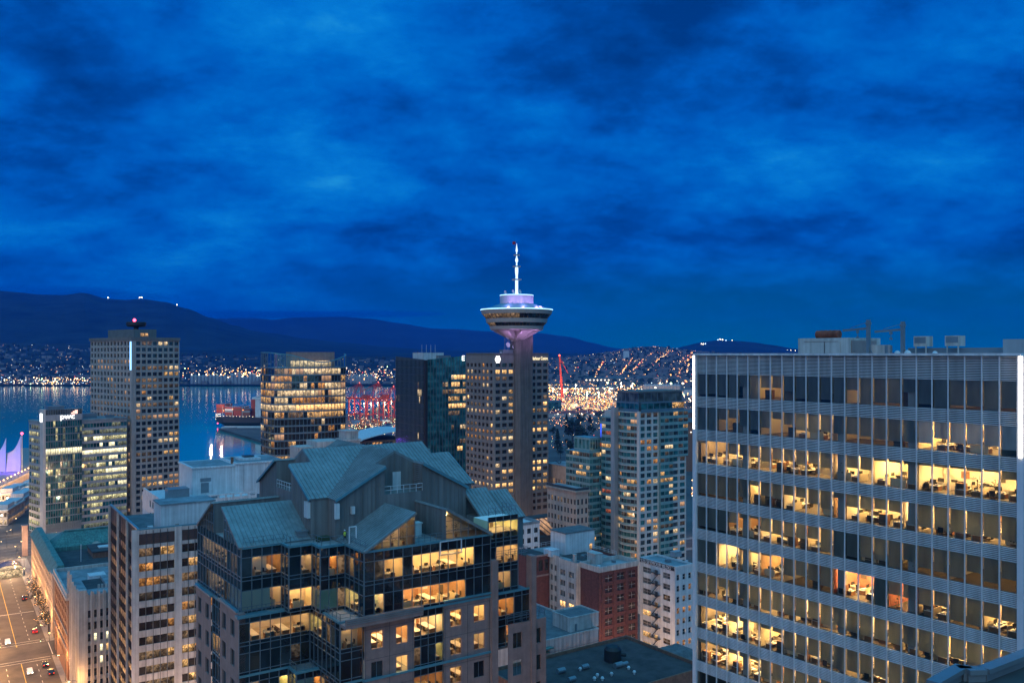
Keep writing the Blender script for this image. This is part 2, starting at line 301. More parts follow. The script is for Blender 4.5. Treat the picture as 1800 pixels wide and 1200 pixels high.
def seams(mb, poly, d, spacing, w=.05, h=.07, mi=0):
    """standing seams: thin upstands on a planar polygon, running along direction d"""
    P = [Vector(p) for p in poly]; n = (P[1] - P[0]).cross(P[2] - P[0]).normalized()
    if n.z < 0: n = -n
    d = Vector(d); d = (d - n * d.dot(n)).normalized(); e = n.cross(d)
    s = [(p - P[0]).dot(e) for p in P]; t = [(p - P[0]).dot(d) for p in P]; k = math.ceil(min(s) / spacing) * spacing + .013
    while k < max(s):
        hit = []
        for i in range(len(P)):
            j = (i + 1) % len(P)
            if (s[i] - k) * (s[j] - k) < 0: hit.append(t[i] + (t[j] - t[i]) * (k - s[i]) / (s[j] - s[i]))
        hit.sort()
        for a, b in zip(hit[::2], hit[1::2]):
            if b - a > .2: mb.bar(P[0] + e * k + d * (a + .03) + n * h / 2, P[0] + e * k + d * (b - .03) + n * h / 2, w, h, mi, up=n)
        k += spacing
def slab(mb, poly, t, mi=0):
    """a thick roof plane: the polygon and a copy t below it"""
    P = [Vector(p) for p in poly]; n = (P[1] - P[0]).cross(P[2] - P[0]).normalized()
    if n.z < 0: n = -n
    mb.hexa([p - n * t for p in P], P, mi)
def rail(mb, pts, h=1.1, step=1.5, w=.06, bars=2, mi=0):
    for p, q in zip(pts, pts[1:]):
        p = Vector(p); q = Vector(q); n = max(1, round((q - p).length / step))
        for k in range(1, bars + 1): mb.bar(p + Vector((0, 0, h * k / bars)), q + Vector((0, 0, h * k / bars)), w, w, mi)
        for i in range(n + 1): c = p.lerp(q, i / n); mb.bar(c, c + Vector((0, 0, h)), w, w, mi)
def parapet(mb, poly, z0, z1, t=.3, mi=0):
    """a low wall round a convex roof (poly counter-clockwise)"""
    n = len(poly); c = Vector((sum(p[0] for p in poly) / n, sum(p[1] for p in poly) / n)); inn = []
    for i in range(n):
        p = Vector(poly[i]); a = (Vector(poly[i - 1]) - p).normalized(); b = (Vector(poly[(i + 1) % n]) - p).normalized()
        k = a + b; inn.append(p + (k.normalized() * t * 1.35 if k.length > .05 else Vector((-b.y, b.x)) * t))
    for i in range(n):
        j = (i + 1) % n; q = [poly[i], poly[j], inn[j], inn[i]]; mb.prism([tuple(x) for x in q], z0, z1, mi)
def text(body, size, mat, loc, rot, parent=None, name='lettering', depth=.06, align='LEFT', sx=1.0):
    c = bpy.data.curves.new(name, 'FONT'); c.body = body; c.size = size; c.extrude = depth; c.align_x = align; c.materials.append(MATS[mat])
    tmp = bpy.data.objects.new(name, c); COL.objects.link(tmp); bpy.context.view_layer.update()
    me = bpy.data.meshes.new_from_object(tmp.evaluated_get(bpy.context.evaluated_depsgraph_get())); COL.objects.unlink(tmp); bpy.data.objects.remove(tmp)
    o = bpy.data.objects.new(name, me); COL.objects.link(o); o.location = loc; o.rotation_euler = rot; o.scale = (sx, 1, 1)
    if parent is not None: o.parent = parent
    return o
# ---------------------------------------------------------------- the setting: water, land, mountains
def water_mat():
    m, N, L = newmat('water')
    b = N('ShaderNodeBsdfPrincipled'); o = N('ShaderNodeOutputMaterial'); L(b.outputs[0], o.inputs[0])
    b.inputs['Base Color'].default_value = (.0, .25, .22, 1); b.inputs['Roughness'].default_value = .12; b.inputs['Specular IOR Level'].default_value = .6
    tc = N('ShaderNodeTexCoord'); n = N('ShaderNodeTexNoise'); L(tc.outputs['Object'], n.inputs['Vector']); n.inputs['Scale'].default_value = .12; n.inputs['Detail'].default_value = 4
    n2 = N('ShaderNodeTexNoise'); L(tc.outputs['Object'], n2.inputs['Vector']); n2.inputs['Scale'].default_value = .004; n2.inputs['Detail'].default_value = 3
    mr = N('ShaderNodeMapRange'); L(n2.outputs[0], mr.inputs[0]); mr.inputs[3].default_value = .03; mr.inputs[4].default_value = .16; L(mr.outputs[0], b.inputs['Roughness'])
    bp = N('ShaderNodeBump'); L(n.outputs[0], bp.inputs['Height']); bp.inputs['Strength'].default_value = .28; bp.inputs['Distance'].default_value = .6; L(bp.outputs[0], b.inputs['Normal'])
    return m
water_mat()
pm('forest', (.018, .030, .032), 1, .5, .004, spec=.1); pm('forest_far', (.02, .034, .036), 1, .3, .002, spec=.1); pm('suburb', (.028, .034, .034), 1, .6, .01, spec=.1)
WZ = -3.0
mb = MB(); mb.face([(-30000, -3000, WZ), (30000, -3000, WZ), (30000, 30000, WZ), (-30000, 30000, WZ)]); tag(mb.build('water', 'water'), kind='structure')

# downtown and port land: one sheet; its harbour edge runs along the street grid
def pxw(px, Y): return ((px - CX) / F * Y, Y)
shore = [(-1400, -1500), (-700, 300), pxw(-60, 640), pxw(262, 640), pxw(330, 700), pxw(470, 800), pxw(470, 1040), pxw(385, 1240), pxw(470, 1290), pxw(470, 1500), pxw(640, 1560), pxw(700, 2150), pxw(700, 2900), pxw(960, 3600),
         pxw(1000, 9000), (16000, 9000), (16000, -1500)]
mb = MB(); n0 = len(shore)
mb.face([(x, y, 0) for x, y in shore])
for i in range(n0):
    a, b = shore[i], shore[(i + 1) % n0]; mb.face([(a[0], a[1], WZ - 2), (b[0], b[1], WZ - 2), (b[0], b[1], 0), (a[0], a[1], 0)])
tag(mb.build('ground', 'ground'), kind='structure')

def lerp_prof(prof, x):
    if x <= prof[0][0]: return prof[0][1]
    for (a, b), (c, d) in zip(prof, prof[1:]):
        if x <= c:
            t = (x - a) / (c - a); t = t * t * (3 - 2 * t) * .5 + t * .5; return b + (d - b) * t
    return prof[-1][1]
class Hill:
    """a ridge: rises from its foot at distance d0 to its crest at d1, crest heights read along a skyline"""
    def __init__(s, prof, d0, d1, z0=0.0, gentle=0.0, rough=12.0): s.p, s.d0, s.d1, s.z0, s.g, s.r = prof, d0, d1, z0, gentle, rough
    def z(s, px, Y):
        top = CAMZ + (HY - lerp_prof(s.p, px)) / F * s.d1; t = min(max((Y - s.d0) / (s.d1 - s.d0), 0), 1.0)
        k = t * t * (3 - 2 * t); k = k * (1 - s.g) + s.g * (t if t > 0 else 0)
        x = (px - CX) / F * Y
        return s.z0 + (top - s.z0) * k + s.r * min(t * 6, 1) * (mn.fractal(Vector((x / 900, Y / 900, s.d1 / 777)), 1.0, 2.0, 5) * (1.4 if t < .93 else .5))
    def build(s, name, mat, px0, px1, nx=150, ny=34):
        mb = MB(); g = []
        for j in range(ny + 3):
            Y = s.d0 + (s.d1 - s.d0) * j / ny; row = []
            for i in range(nx + 1):
                px = px0 + (px1 - px0) * i / nx; z = s.z(px, Y)
                if j > ny: z -= (j - ny) * (s.d1 - s.d0) * .05 + 20
                row.append((((px - CX) / F * Y), Y, z))
            g.append(row)
        for j in range(ny + 2):
            for i in range(nx): mb.face([g[j][i], g[j][i + 1], g[j + 1][i + 1], g[j + 1][i]])
        return tag(mb.build(name, mat, smooth=True), kind='structure')
far_range = Hill([(300, 580), (380, 560), (440, 558), (480, 562), (520, 557), (600, 556), (650, 560), (700, 568), (760, 577), (800, 578), (850, 582), (900, 586), (950, 585), (1000, 592), (1040, 602), (1080, 611), (1140, 617), (1300, 621)], 9500, 14000, 0, .2, 20)
far_range.build('mountains', 'forest_far', 250, 1350, 140, 20)
mid_range = Hill([(350, 575), (420, 578), (480, 586), (540, 596), (600, 603), (680, 609), (760, 614), (840, 617), (1000, 620), (1100, 622)], 5200, 8600, 0, .2, 12)
mid_range.build('mountains', 'forest', 300, 1150, 120, 20)
near_range = Hill([(-500, 530), (-300, 500), (-120, 508), (0, 511), (30, 514), (70, 519), (110, 520), (145, 516), (190, 526), (220, 528), (250, 526), (290, 531), (330, 543), (370, 559), (410, 572), (450, 583), (500, 594), (560, 604), (640, 613), (760, 620)], 4300, 8200, 60, .15, 16)
near_range.build('mountains', 'forest', -500, 780, 160, 30)
north_shore = Hill([(-500, 600), (0, 602), (160, 604), (320, 618), (450, 624), (620, 626), (760, 628)], 2950, 4900, 0, .75, 3)
north_shore.build('far_shore', 'suburb', -500, 790, 110, 18)
burnaby = Hill([(1120, 624), (1180, 615), (1205, 608), (1230, 602), (1260, 598), (1290, 599), (1320, 601), (1355, 606), (1400, 613), (1480, 618), (1700, 621), (2400, 621)], 6000, 8600, 0, .2, 6)
burnaby.build('far_hill', 'forest', 1100, 2300, 110, 16)
east_hill = Hill([(880, 634), (950, 630), (1000, 627), (1045, 622), (1075, 618), (1100, 613), (1130, 609.5), (1160, 609), (1185, 612), (1215, 616), (1260, 618), (1400, 620), (2000, 620)], 2500, 5600, 0, .6, 3)
east_hill.build('city_hill', 'suburb', 860, 2000, 110, 22)
capitol = east_hill

# ---------------------------------------------------------------- city lights too many to count
def sparks(name, items, label=None):
    mats = ['spark_warm', 'spark_orange', 'spark_white', 'spark_blue', 'spark_red', 'spark_green']; mb = MB()
    for p, r, k in items: mb.octa(p, r, k)
    return tag(mb.build(name, mats), label=label, kind='stuff')
def pick(w): return R.choices(range(6), w)[0]
it = []
for _ in range(380):
    Y = 2960 + (R.random() ** 2.2) * 1700; px = R.uniform(-60, 190)
    it.append((((px - CX) / F * Y, Y, north_shore.z(px, Y) + 5), R.choice((.5, .6, .75, 1.1)), pick((3, 1, 3, 7, .3, .3))))
for _ in range(150):
    px = R.gauss(95, 45); Y = R.uniform(2955, 3080)
    if not -40 < px < 165: continue
    it.append((((px - CX) / F * Y, Y, R.uniform(3, 24)), R.choice((.9, 1.3, 1.9)), pick((5, 1, 5, 2, .2, 1.2))))
for c, w, n in ((350, 30, 60), (415, 28, 90), (445, 15, 60), (545, 60, 70), (630, 18, 70), (668, 25, 60), (690, 10, 20)):
    for _ in range(n):
        px = R.gauss(c, w); Y = R.uniform(3000, 3500)
        if px < 312: continue
        it.append((((px - CX) / F * Y, Y, north_shore.z(px, Y) + R.uniform(2, 34)), R.choice((.7, .9, 1.3, 1.9)), pick((7, 3, 4, 1, .6, .8))))
for _ in range(40):
    px = R.uniform(312, 700); Y = R.uniform(3600, 4600); it.append((((px - CX) / F * Y, Y, north_shore.z(px, Y) + 4), .9, pick((3, 1, 3, 2, 0, 0))))
for px, dz in ((189.5, 6), (190.5, 4), (245, 5), (248, 6), (249.5, 5), (311, -3)):
    it.append((((px - CX) / F * 8150, 8150, near_range.z(px, 8150) + 12 + dz), 6.5, 2))
for px, py in ((1233, 605), (1236, 605.5), (1240, 605), (1262, 598), (1266, 597), (1270, 598), (1276, 599), (1287, 599), (1357, 613), (1362, 613.5), (1370, 615), (1376, 616), (1384, 616), (1390, 617), (1398, 617)):
    Y = 8000; it.append((at(px, py - 1, Y), R.uniform(4, 8), R.choice((2, 2, 3, 4 if px == 1270 else 2))))
for _ in range(1250):
    px = R.uniform(955, 1235); Y = 2550 + (R.random() ** 1.1) * 2900; z = east_hill.z(px, Y)
    it.append((((px - CX) / F * Y, Y, z + 5), R.choice((.5, .6, .75, .95, 1.4)), pick((7, 5, 3, 1.2, .6, .2))))
for px0, px1, Ya, Yb in ((1170, 1222, 2700, 5300), (1190, 1216, 3000, 4600), (1205, 1212, 2700, 4200), (1130, 1185, 3000, 5000), (1100, 1150, 2900, 4700), (1080, 1115, 2700, 4300), (1218, 1228, 2600, 4800), (1045, 1060, 3000, 4200)):
    for i in range(46):
        t = R.random(); Y = Ya + (Yb - Ya) * t; px = px0 + (px1 - px0) * t + R.gauss(0, 1.1)
        it.append((((px - CX) / F * Y, Y, east_hill.z(px, Y) + 7), R.choice((.9, 1.2, 1.7)), pick((4, 6, 1, 0, 2.5, 0))))
sparks('city_lights', it)
it = []
def port(px0, px1, py0, py1, n, w, r=(.5, .7, .9, 1.3), zz=(2, 16)):
    for _ in range(n):
        p = ground_at(R.uniform(px0, px1), R.uniform(py0, py1)); it.append(((p.x, p.y, R.uniform(*zz)), R.choice(r) * (p.y / 1900) ** .5, pick(w)))
port(963, 1045, 662, 694, 560, (8, 6, 2, 0, .8, .8), (.38, .5, .65, .95)); port(963, 1100, 690, 704, 170, (6, 4, 3, 0, .5, 1)); port(966, 1082, 704, 726, 480, (6, 6, 1.2, 0, 2, .3), (.32, .45, .6, .85)); port(1045, 1165, 674, 692, 190, (5, 1, 6, 0, 0, 2))
port(1040, 1228, 692, 716, 200, (5, 3, 5, 1, .5, 1)); port(966, 1075, 726, 760, 190, (6, 5, 2, .6, 1, .6), (.3, .4, .55)); port(966, 1060, 760, 806, 60, (5, 5, 2, .6, 1, .4), (.25, .35, .45), (3, 9)); port(1195, 1228, 700, 800, 60, (5, 4, 2, 1, .5, .3), (.4, .5))
port(612, 694, 742, 786, 300, (6, 4, 4, 0, .6, 3), (.26, .36, .5), (1.5, 9)); port(612, 694, 728, 742, 90, (3, 6, 2, 0, 2, .3), (.4, .55), (2, 30)); port(470, 700, 740, 775, 80, (6, 3, 5, 0, .6, 2), (.35, .5), (1.5, 8))
for px in range(1068, 1225, 22):
    p = ground_at(px + R.uniform(-5, 5), 690 + R.uniform(-4, 4)); it.append(((p.x, p.y, 22), 3.2, R.choice((2, 5, 2))))
for i in range(30):
    p = ground_at(1225 - i * .3, 780 + i * 4); it.append(((p.x, p.y, R.uniform(4, 20)), .45, pick((4, 4, 1, 0, 1, 0))))
sparks('harbour_lights', it)

# the city carpet beyond the port: low roofs nobody could count
pm('far_roof', (.10, .11, .115), .9, .4, .02); pm('far_wall', (.16, .16, .165), .9, .4, .02)
mb = MB()
for _ in range(1500):
    px = R.uniform(945, 1260); Y = 2550 + (R.random() ** 1.2) * 2800; z = east_hill.z(px, Y); x = (px - CX) / F * Y; a, b, h = R.uniform(8, 26), R.uniform(8, 20), R.uniform(5, 12)
    mb.box(x - a / 2, x + a / 2, Y - b / 2, Y + b / 2, z - 3, z + h, 1, 0)
for _ in range(500):
    px = R.uniform(-120, 760); Y = 2990 + (R.random() ** 1.3) * 1500; z = north_shore.z(px, Y); x = (px - CX) / F * Y; a, b, h = R.uniform(8, 24), R.uniform(8, 20), R.uniform(5, 11)
    mb.box(x - a / 2, x + a / 2, Y - b / 2, Y + b / 2, z - 3, z + h, 1, 0)
tag(mb.build('distant_houses', ['far_roof', 'far_wall']), kind='stuff')
mb = MB()
for _ in range(900):
    px = R.uniform(945, 1260) if R.random() < .6 else R.uniform(-120, 760)
    H_ = east_hill if px > 900 else north_shore; Y = R.uniform(H_.d0 + 60, H_.d1 - 200); z = H_.z(px, Y); x = (px - CX) / F * Y
    r = R.uniform(4, 10); mb.blob((x, Y, z + r * .7), r, 0, 4, R.uniform(.8, 1.4))
tag(mb.build('far_woods', ['leaf_dark']), kind='stuff')

# low mist lying on the far mountain slopes (real air: thin flattened volumes)
def mist_mat():  # used for the banks below
    m, N, L = newmat('mist'); o = N('ShaderNodeOutputMaterial'); v = N('ShaderNodeVolumePrincipled')
    v.inputs['Color'].default_value = (.0, .26, .8, 1); v.inputs['Density'].default_value = .0009; v.inputs['Anisotropy'].default_value = .2; L(v.outputs[0], o.inputs['Volume']); return m

mist_mat()
for px, py, Y, rx, rz_, dens in ((60, 512, 8000, 900, 45, 0), (190, 521, 8000, 700, 40, 0), (410, 553, 12500, 1300, 60, 0), (520, 552, 13000, 1100, 50, 0), (640, 552, 13400, 1300, 50, 0), (332, 612, 4350, 60, 9, 0), (352, 614, 4350, 45, 7, 0)):
    c = at(px, py, Y); mb = MB(); mb.lathe([(rx * sin(pi * k / 10) + .5, -rz_ * cos(pi * k / 10)) for k in range(11)], 20); o = mb.build('mist_bank', 'mist', smooth=True); o.location = c; o.scale = (1, .5, 1); tag(o, kind='stuff')

# ---------------------------------------------------------------- streets
def strip(mb, p0, d, a0, a1, b0, b1, z, mi=0, z0=None):
    """a flat strip in street coordinates: along d from a0 to a1, across from b0 to b1 (right is positive)"""
    r = (d[1], -d[0]); q = lambda a, b, zz: (p0[0] + d[0] * a + r[0] * b, p0[1] + d[1] * a + r[1] * b, zz)
    if z0 is None: mb.face([q(a0, b0, z), q(a0, b1, z), q(a1, b1, z), q(a1, b0, z)], mi)
    else: mb.hexa([q(a0, b0, z0), q(a0, b1, z0), q(a1, b1, z0), q(a1, b0, z0)], [q(a0, b0, z), q(a0, b1, z), q(a1, b1, z), q(a1, b0, z)], mi)
ST0, STD = (-180.0, 318.0), (-sin(rad(33.2)), cos(rad(33.2))); STR = (STD[1], -STD[0])
def st(a, b, z=0): return Vector((ST0[0] + STD[0] * a + STR[0] * b, ST0[1] + STD[1] * a + STR[1] * b, z))
CR0 = tuple(st(-12, 0)[:2]); CRD = STR
mb = MB(); strip(mb, ST0, STD, -260, 150, -9.5, 9.5, .004); strip(mb, CR0, CRD, -200, -9.5, -8, 8, .004); strip(mb, CR0, CRD, 9.5, 420, -8, 8, .004); tag(mb.build('road', 'asphalt'), kind='structure')
mb = MB()
for s_ in (-1, 1):
    for a0, a1 in ((-260, -21), (-3, 150)):
        b0, b1 = sorted((s_ * 9.5, s_ * 14.5)); strip(mb, ST0, STD, a0, a1, b0, b1, .13, 0, 0)
    b0, b1 = sorted((s_ * 8, s_ * 11.5)); strip(mb, CR0, CRD, 14.5, 420, b0, b1, .13, 0, 0)
tag(mb.build('pavement', 'sidewalk'), kind='structure')
mb = MB()
strip(mb, ST0, STD, -1, 150, -.2, .0, .009, 1); strip(mb, ST0, STD, -260, -25, -.2, .0, .009, 1); strip(mb, ST0, STD, -4.5, -2.5, -.3, .1, .009, 1)
for k in range(25):
    for b in (-4.7, 4.3): strip(mb, ST0, STD, 2 + k * 6, 4.2 + k * 6, b, b + .16, .009, 0); strip(mb, ST0, STD, -30 - k * 6, -27.8 - k * 6, b, b + .16, .009, 0)
for a in (-2.4, -24.2):
    for dz in (0, 2.6): strip(mb, ST0, STD, a + dz, a + dz + .25, -9, 9, .010, 0)
for b in (-12.5, -9.8, 9.8, 12.5): strip(mb, CR0, CRD, b, b + .25, -7.5, 7.5, .010, 0)
strip(mb, ST0, STD, 42, 42.5, -9, 9, .010, 0)
tag(mb.build('road_markings', ['road_paint', 'road_paint_yellow']), kind='structure')
# ---------------------------------------------------------------- middle-distance towers
def rows_lit(rows, default=.1, bright='lit_warm', dim='lit_dim', seed=0, run=True):
    """lit windows: a chance per storey (rows counted from the top), with short runs of neighbouring rooms"""
    rr = random.Random(seed); memo = {}
    def f(i, j):
        if (i, j) not in memo:
            p = rows.get(i, default); prev = memo.get((i, j - 1)) if run else None
            if prev and prev.startswith('lit') and rr.random() < .45 + p * .4: memo[i, j] = prev
            else: memo[i, j] = (R_choice(rr, bright) if rr.random() < .72 else dim) if rr.random() < p else None
        return memo[i, j]
    return f
def R_choice(rr, k): return rr.choice(k) if isinstance(k, (list, tuple)) else k
def roof_clutter(b, items, mat='metal_grey', names=None):
    """plant on a roof, each its own part: (name, x0, x1, y0, y1, z0, z1[, mat])"""
    for it_ in items:
        mb = MB(); n, x0, x1, y0, y1, z0, z1 = it_[:7]; mb.box(x0, x1, y0, y1, z0, z1)
        if z1 - z0 > 1.2: mb.box(x0 - .12, x1 + .12, y0 - .12, y1 + .12, z1 + .003, z1 + .18)
        b.part(mb, n, it_[7] if len(it_) > 7 else mat)
def dish(b, x, y, z, r=.9, ang=0):
    mb = MB(); mb.lathe([(r * .1, 0), (r * .6, .12), (r, .4), (r * .96, .42), (r * .55, .18), (.02, .1)], 12, cap=False)
    o = b.part(mb, 'satellite_dish', 'metal_white', smooth=True); o.location = (x, y, z); o.rotation_euler = (rad(80), 0, ang)

# --- concrete tower over the harbour (left), waffle of square windows
b = Bld('office_tower', 'tall concrete waffle grid office tower with a red beacon dish on its roof', 232, 540, 48)
Wd = b.solve(315); D = b.solve(159, d=(0, 1)); H = b.zat(596); n_r = 28
lf = rows_lit({0: .35, 3: .25, 4: .7, 6: .3, 7: .5, 8: .2, 9: .3, 10: 1.0, 11: .25, 12: 1.0, 13: .3, 14: .05, 15: .15, 18: .55, 19: .1, 22: .6, 23: .5, 24: .2, 25: .5, 26: .5}, .1, ['lit_warm', 'lit_pale', 'lit_amber', 'lit_curtain', 'lit_faint'], 'lit_dim', 11)
lf2 = rows_lit({3: .35, 4: .3, 6: .5, 7: .3, 9: .15, 10: .95, 12: .5, 18: .5}, .05, ['lit_dim', 'lit_curtain', 'lit_warm'], 'lit_dim', 12)
wall = MB(); z0 = H - n_r * 3.85
wall.prism([(1.5, .01), (Wd, .01), (Wd, D), (.01, D), (.01, 1.5)], -1, z0); wall.prism([(2.2, 2.2), (Wd - .6, 2.2), (Wd - .6, D), (2.2, D)], z0, H)
b.facade(wall, (2.2, 0), (Wd, 0), z0, H - .6, 8, n_r, (.13, .13, .2, .2), .5, 'glass', lf)
b.facade(wall, (0, D), (0, 2.2), z0, H - .6, 12, n_r, (.2, .2, .2, .2), .7, 'glass', lf2)
wall.box(-.45, 2.25, -.45, 2.25, 0, H - .7); b.part(wall, 'wall', 'concrete')
mb = MB(); mb.box(-.8, Wd + .4, -.8, D + .4, H - .62, H + 1.2); mb.prism([(0, 0), (Wd, 0), (Wd, D), (0, D)], H + 1.2, H + 1.25); b.part(mb, 'roof', ['concrete_dark'])
mb = MB(); x1 = b.solve(275, 8, 8) + 8; mb.box(5, x1, 8, D * .75, H + 1.2, H + 1.2 + 5.2); b.part(mb, 'penthouse', 'concrete_dark')
mb = MB(); c = (3.5, D * .30); mb.lathe([(1.5, H + 6.4), (1.5, H + 8), (5.2, H + 8.4), (6, H + 9.3), (6, H + 11), (5.4, H + 11.2), (1, H + 11.4)], 20, (10, 16)); b.part(mb, 'radome_platform', 'black')
mb = MB(); mb.blob((8, 14, H + 12.3), 1.0, 0, 6); b.part(mb, 'beacon', 'beacon_red')
mb = MB(); mb.box(-.6, -.47, -.3, 1.8, H - 19, H - 1.5); b.part(mb, 'accent_light', 'led_blue')
mb = MB(); mb.box(Wd + .02, Wd + .12, .2, .6, H - 24, H - 1.5); b.part(mb, 'accent_light', 'led_blue')
mb = MB(); mb.box(9, 14, 7.9, 7.98, H + 2.0, H + 4.0); b.part(mb, 'lit_opening', 'lit_warm')
b.finish()

# --- green glass office with the lit name at its top (left)
b = Bld('office_block', 'green glass office block with lit name sign on its taller corner slab', 78, 500, 48)
W1 = b.solve(144); W2 = b.solve(225); D = b.solve(51, d=(0, 1)); H1 = b.zat(720); H2 = b.zat(734, W2)
G = ['lit_green', 'lit_green', 'lit_green_bright', 'lit_green_dim']
ra = {1: .35, 2: .55, 3: .3, 4: 1.0, 5: .35, 6: .6, 7: .55, 8: .5, 9: .6, 10: .5, 11: .45, 12: .3, 0: .05, 13: .2}
fa = rows_lit({k: v * .6 for k, v in ra.items()}, .2, ['lit_green', 'lit_green', 'lit_green_dim'], 'lit_green_dim', 21, False); fb = rows_lit({0: .15, 1: .6, 2: .5, 3: .35, 4: 1, 5: .5, 6: .6, 7: .65, 8: .7, 9: .6, 10: .7, 11: .6, 12: .3}, .4, G, 'lit_green_dim', 22)
fa4 = lambda i, j: ('lit_green_bright' if i == 4 else fa(i, j)); fb4 = lambda i, j: ('lit_green_bright' if i == 4 else fb(i, j))
wall = MB(); fh = 3.96; zt = H2 - 1.2; nr = 16
wall.prism([(1.2, 3.2), (W2 - .3, 3.2), (W2 - .3, D), (1.2, D)], 0, H2)
b.facade(wall, (W1, 1.6), (W2, 1.6), zt - nr * fh, zt, 15, nr, (.03, .03, .12, .26), .2, 'glass_teal', fb4, (0, 0))
b.facade(wall, (0, D), (0, 2), zt - nr * fh, zt, 6, nr, (.03, .03, .12, .26), .2, 'glass_green', rows_lit({}, .75, ['lit_green', 'lit_green_dim', 'lit_green_dim'], 'lit_green_dim', 23), (0, 0))
b.part(wall, 'wall', 'paint_grey')
wall = MB(); zt1 = H1 - 6.4
wall.prism([(.2, .45), (W1 - .2, .45), (W1 - .2, 9), (.2, 9)], 0, H1 - .3)
b.facade(wall, (.6, 0), (W1, 0), zt1 - 15 * fh, zt1, 15, 15, (.03, .03, .06, .1), .12, 'glass_teal', fa4)
b.facade(wall, (.6, 0), (W1, 0), zt1, H1, 15, 1, (.03, .03, .06, .04), .12, 'glass_blinds')
for k in range(16): wall.box(.6 + (W1 - .6) * k / 15 - .07, .6 + (W1 - .6) * k / 15 + .07, -.3, -.01, 4, H1)
b.part(wall, 'tower_slab', 'mullion_blue')
mb = MB(); mb.box(-.9, .55, -.35, 4.5, 0, H1 + .3); b.part(mb, 'corner_pier', 'concrete_pale')
mb = MB(); mb.box(.55, W1 + .15, -.34, -.1, H1 - 6.6, H1 - 3.1); b.part(mb, 'sign_board', 'paint_grey')
text('pwc', 4.3, 'sign_white', (W1 - 12.4, -.48, H1 - 5.7), (rad(90), 0, 0), b.e, sx=1.15)
mb = MB()
for x, z, w, h in ((W1 - 6.2, H1 - 3.0, 1.0, .8), (W1 - 5.2, H1 - 2.3, 1.0, .9), (W1 - 4.1, H1 - 3.0, 1.5, 2.2), (W1 - 5.2, H1 - 3.2, 1, .6)): mb.box(x, x + w, -.5, -.4, z, z + h)
b.part(mb, 'emblem', 'sign_pink')
mb = MB(); mb.box(-1.05, -.92, .6, 3.8, H1 - 7, H1 - 2.2); b.part(mb, 'side_sign', 'sign_white')
mb = MB(); mb.box(W1, W2 + .3, 1.2, D, H2 - 1.1, H2 + .4); mb.box(-.3, W1, 2, D, H2 - 1.1, H2 + .4); b.part(mb, 'roof', 'roof_blue')
roof_clutter(b, [('plant_room', W1 + 2, W1 + 12, 8, 15, H2 + .4, H2 + 3), ('plant_room', 3, 12, 3, 8, H1 - .3, H1 + 1.5), ('vent_unit', W2 - 10, W2 - 6, 6, 9, H2 + .4, H2 + 1.8)], 'metal_grey')
b.finish('mullion_blue')

# --- curved glass tower with the wavy crown
b = Bld('office_tower', 'curved glass office tower with a wavy blue crown line and bands of lit floors', 490, 470, 33)
L1 = b.solve(612); D = b.solve(465, d=(0, 1)); Ht = b.zat(646)
pts = [(-1.2, D)]; nL = 6
for i in range(nL + 1): t = i / nL; pts.append((-1.6 - 1.3 * sin(pi * t), D * (1 - t) + 1.5 * t + 1.0))
pts.append((-.2, 1.6)); pts.append((1.2, 1.1))
for i in range(1, 19): t = i / 18; pts.append((1.2 + (L1 - 3.4) * t, 1.1 - 3.6 * sin(pi * t) * (.6 + .4 * t)))
pts += [(L1 - .8, 2.1), (L1 + .3, 4.2), (L1 + .4, 7)]
nrow = 18; fh = 3.93; wall = MB(); slabs = MB()
lr = {0: .55, 1: .3, 2: .6, 3: .7, 4: .7, 5: 1, 6: .75, 7: .2, 8: .2, 9: .25, 10: .12, 11: .3, 12: .5, 13: .5, 14: .9}
lfr = rows_lit(lr, .3, ['lit_warm', 'lit_pale', 'lit_amber', 'lit_warm', 'lit_curtain'], 'lit_dim', 31)
def cl(i, j):
    if i == 0 and j > 17: return 'lit_pale' if j < 26 else None
    if i == 0 and j > 14 and j < 18: return 'lit_pale'
    if i == 5: return 'lit_warm_bright' if j > 12 else 'lit_pale'
    if j < 7: return lfr(i, j) if R.random() < .5 else ('lit_warm' if i in (1, 2, 3, 4, 12, 14, 15) and R.random() < .75 else None)
    return lfr(i, j)
for j in range(len(pts) - 1):
    p, q = pts[j], pts[j + 1]
    b.facade(wall, p, q, Ht - nrow * fh, Ht, 1, nrow, (.05, .05, .06, .16), .22, 'glass_brown', lambda i, _, j=j: cl(i, j))
poly = pts + [(L1 - 2, 22), (4, 24)]
for i in range(nrow + 1):
    z = Ht - i * fh; off = .4; c = (L1 / 2, 12)
    P2 = [(c[0] + (x - c[0]) * 1.02, c[1] + (y - c[1]) * 1.03) for x, y in poly]; slabs.prism(P2, z - .42, z + .1)
b.part(wall, 'wall', 'mullion_blue'); b.part(slabs, 'floor_bands', 'metal_grey')
crown = MB(); capm = MB(); prev = None
def crown_h(k, n): t = k / n; return 8.2 - 4.0 * max(0, (t - .1) / .2) ** 2 * .25 if t < .3 else 5.0 + 2.3 * cos((t - .3) / .7 * 2 * pi * .92) + .4 * (t - .3)
for k, p in enumerate(pts):
    h = crown_h(k, len(pts) - 1)
    if prev:
        q, hq = prev; crown.face([(*q, Ht + .1), (*p, Ht + .1), (*p, Ht + h), (*q, Ht + hq)], 0); capm.bar((*q, Ht + hq), (*p, Ht + h), .55, .6); crown.bar((q[0], q[1], Ht), (q[0], q[1], Ht + hq), .25, .25, 1)
    prev = (p, h)
b.part(crown, 'glass_crown', ['glass_clear_dim', 'mullion_blue']); pm('coping_blue', (.09, .25, .31), .4, .15, .3, metal=.2); b.part(capm, 'coping', 'coping_blue')
core = MB(); core.prism([(c0 * .9 + 2, c1 * .8 + 4) for c0, c1 in poly], Ht - nrow * fh, Ht - .5); b.part(core, 'core', 'concrete_dark')
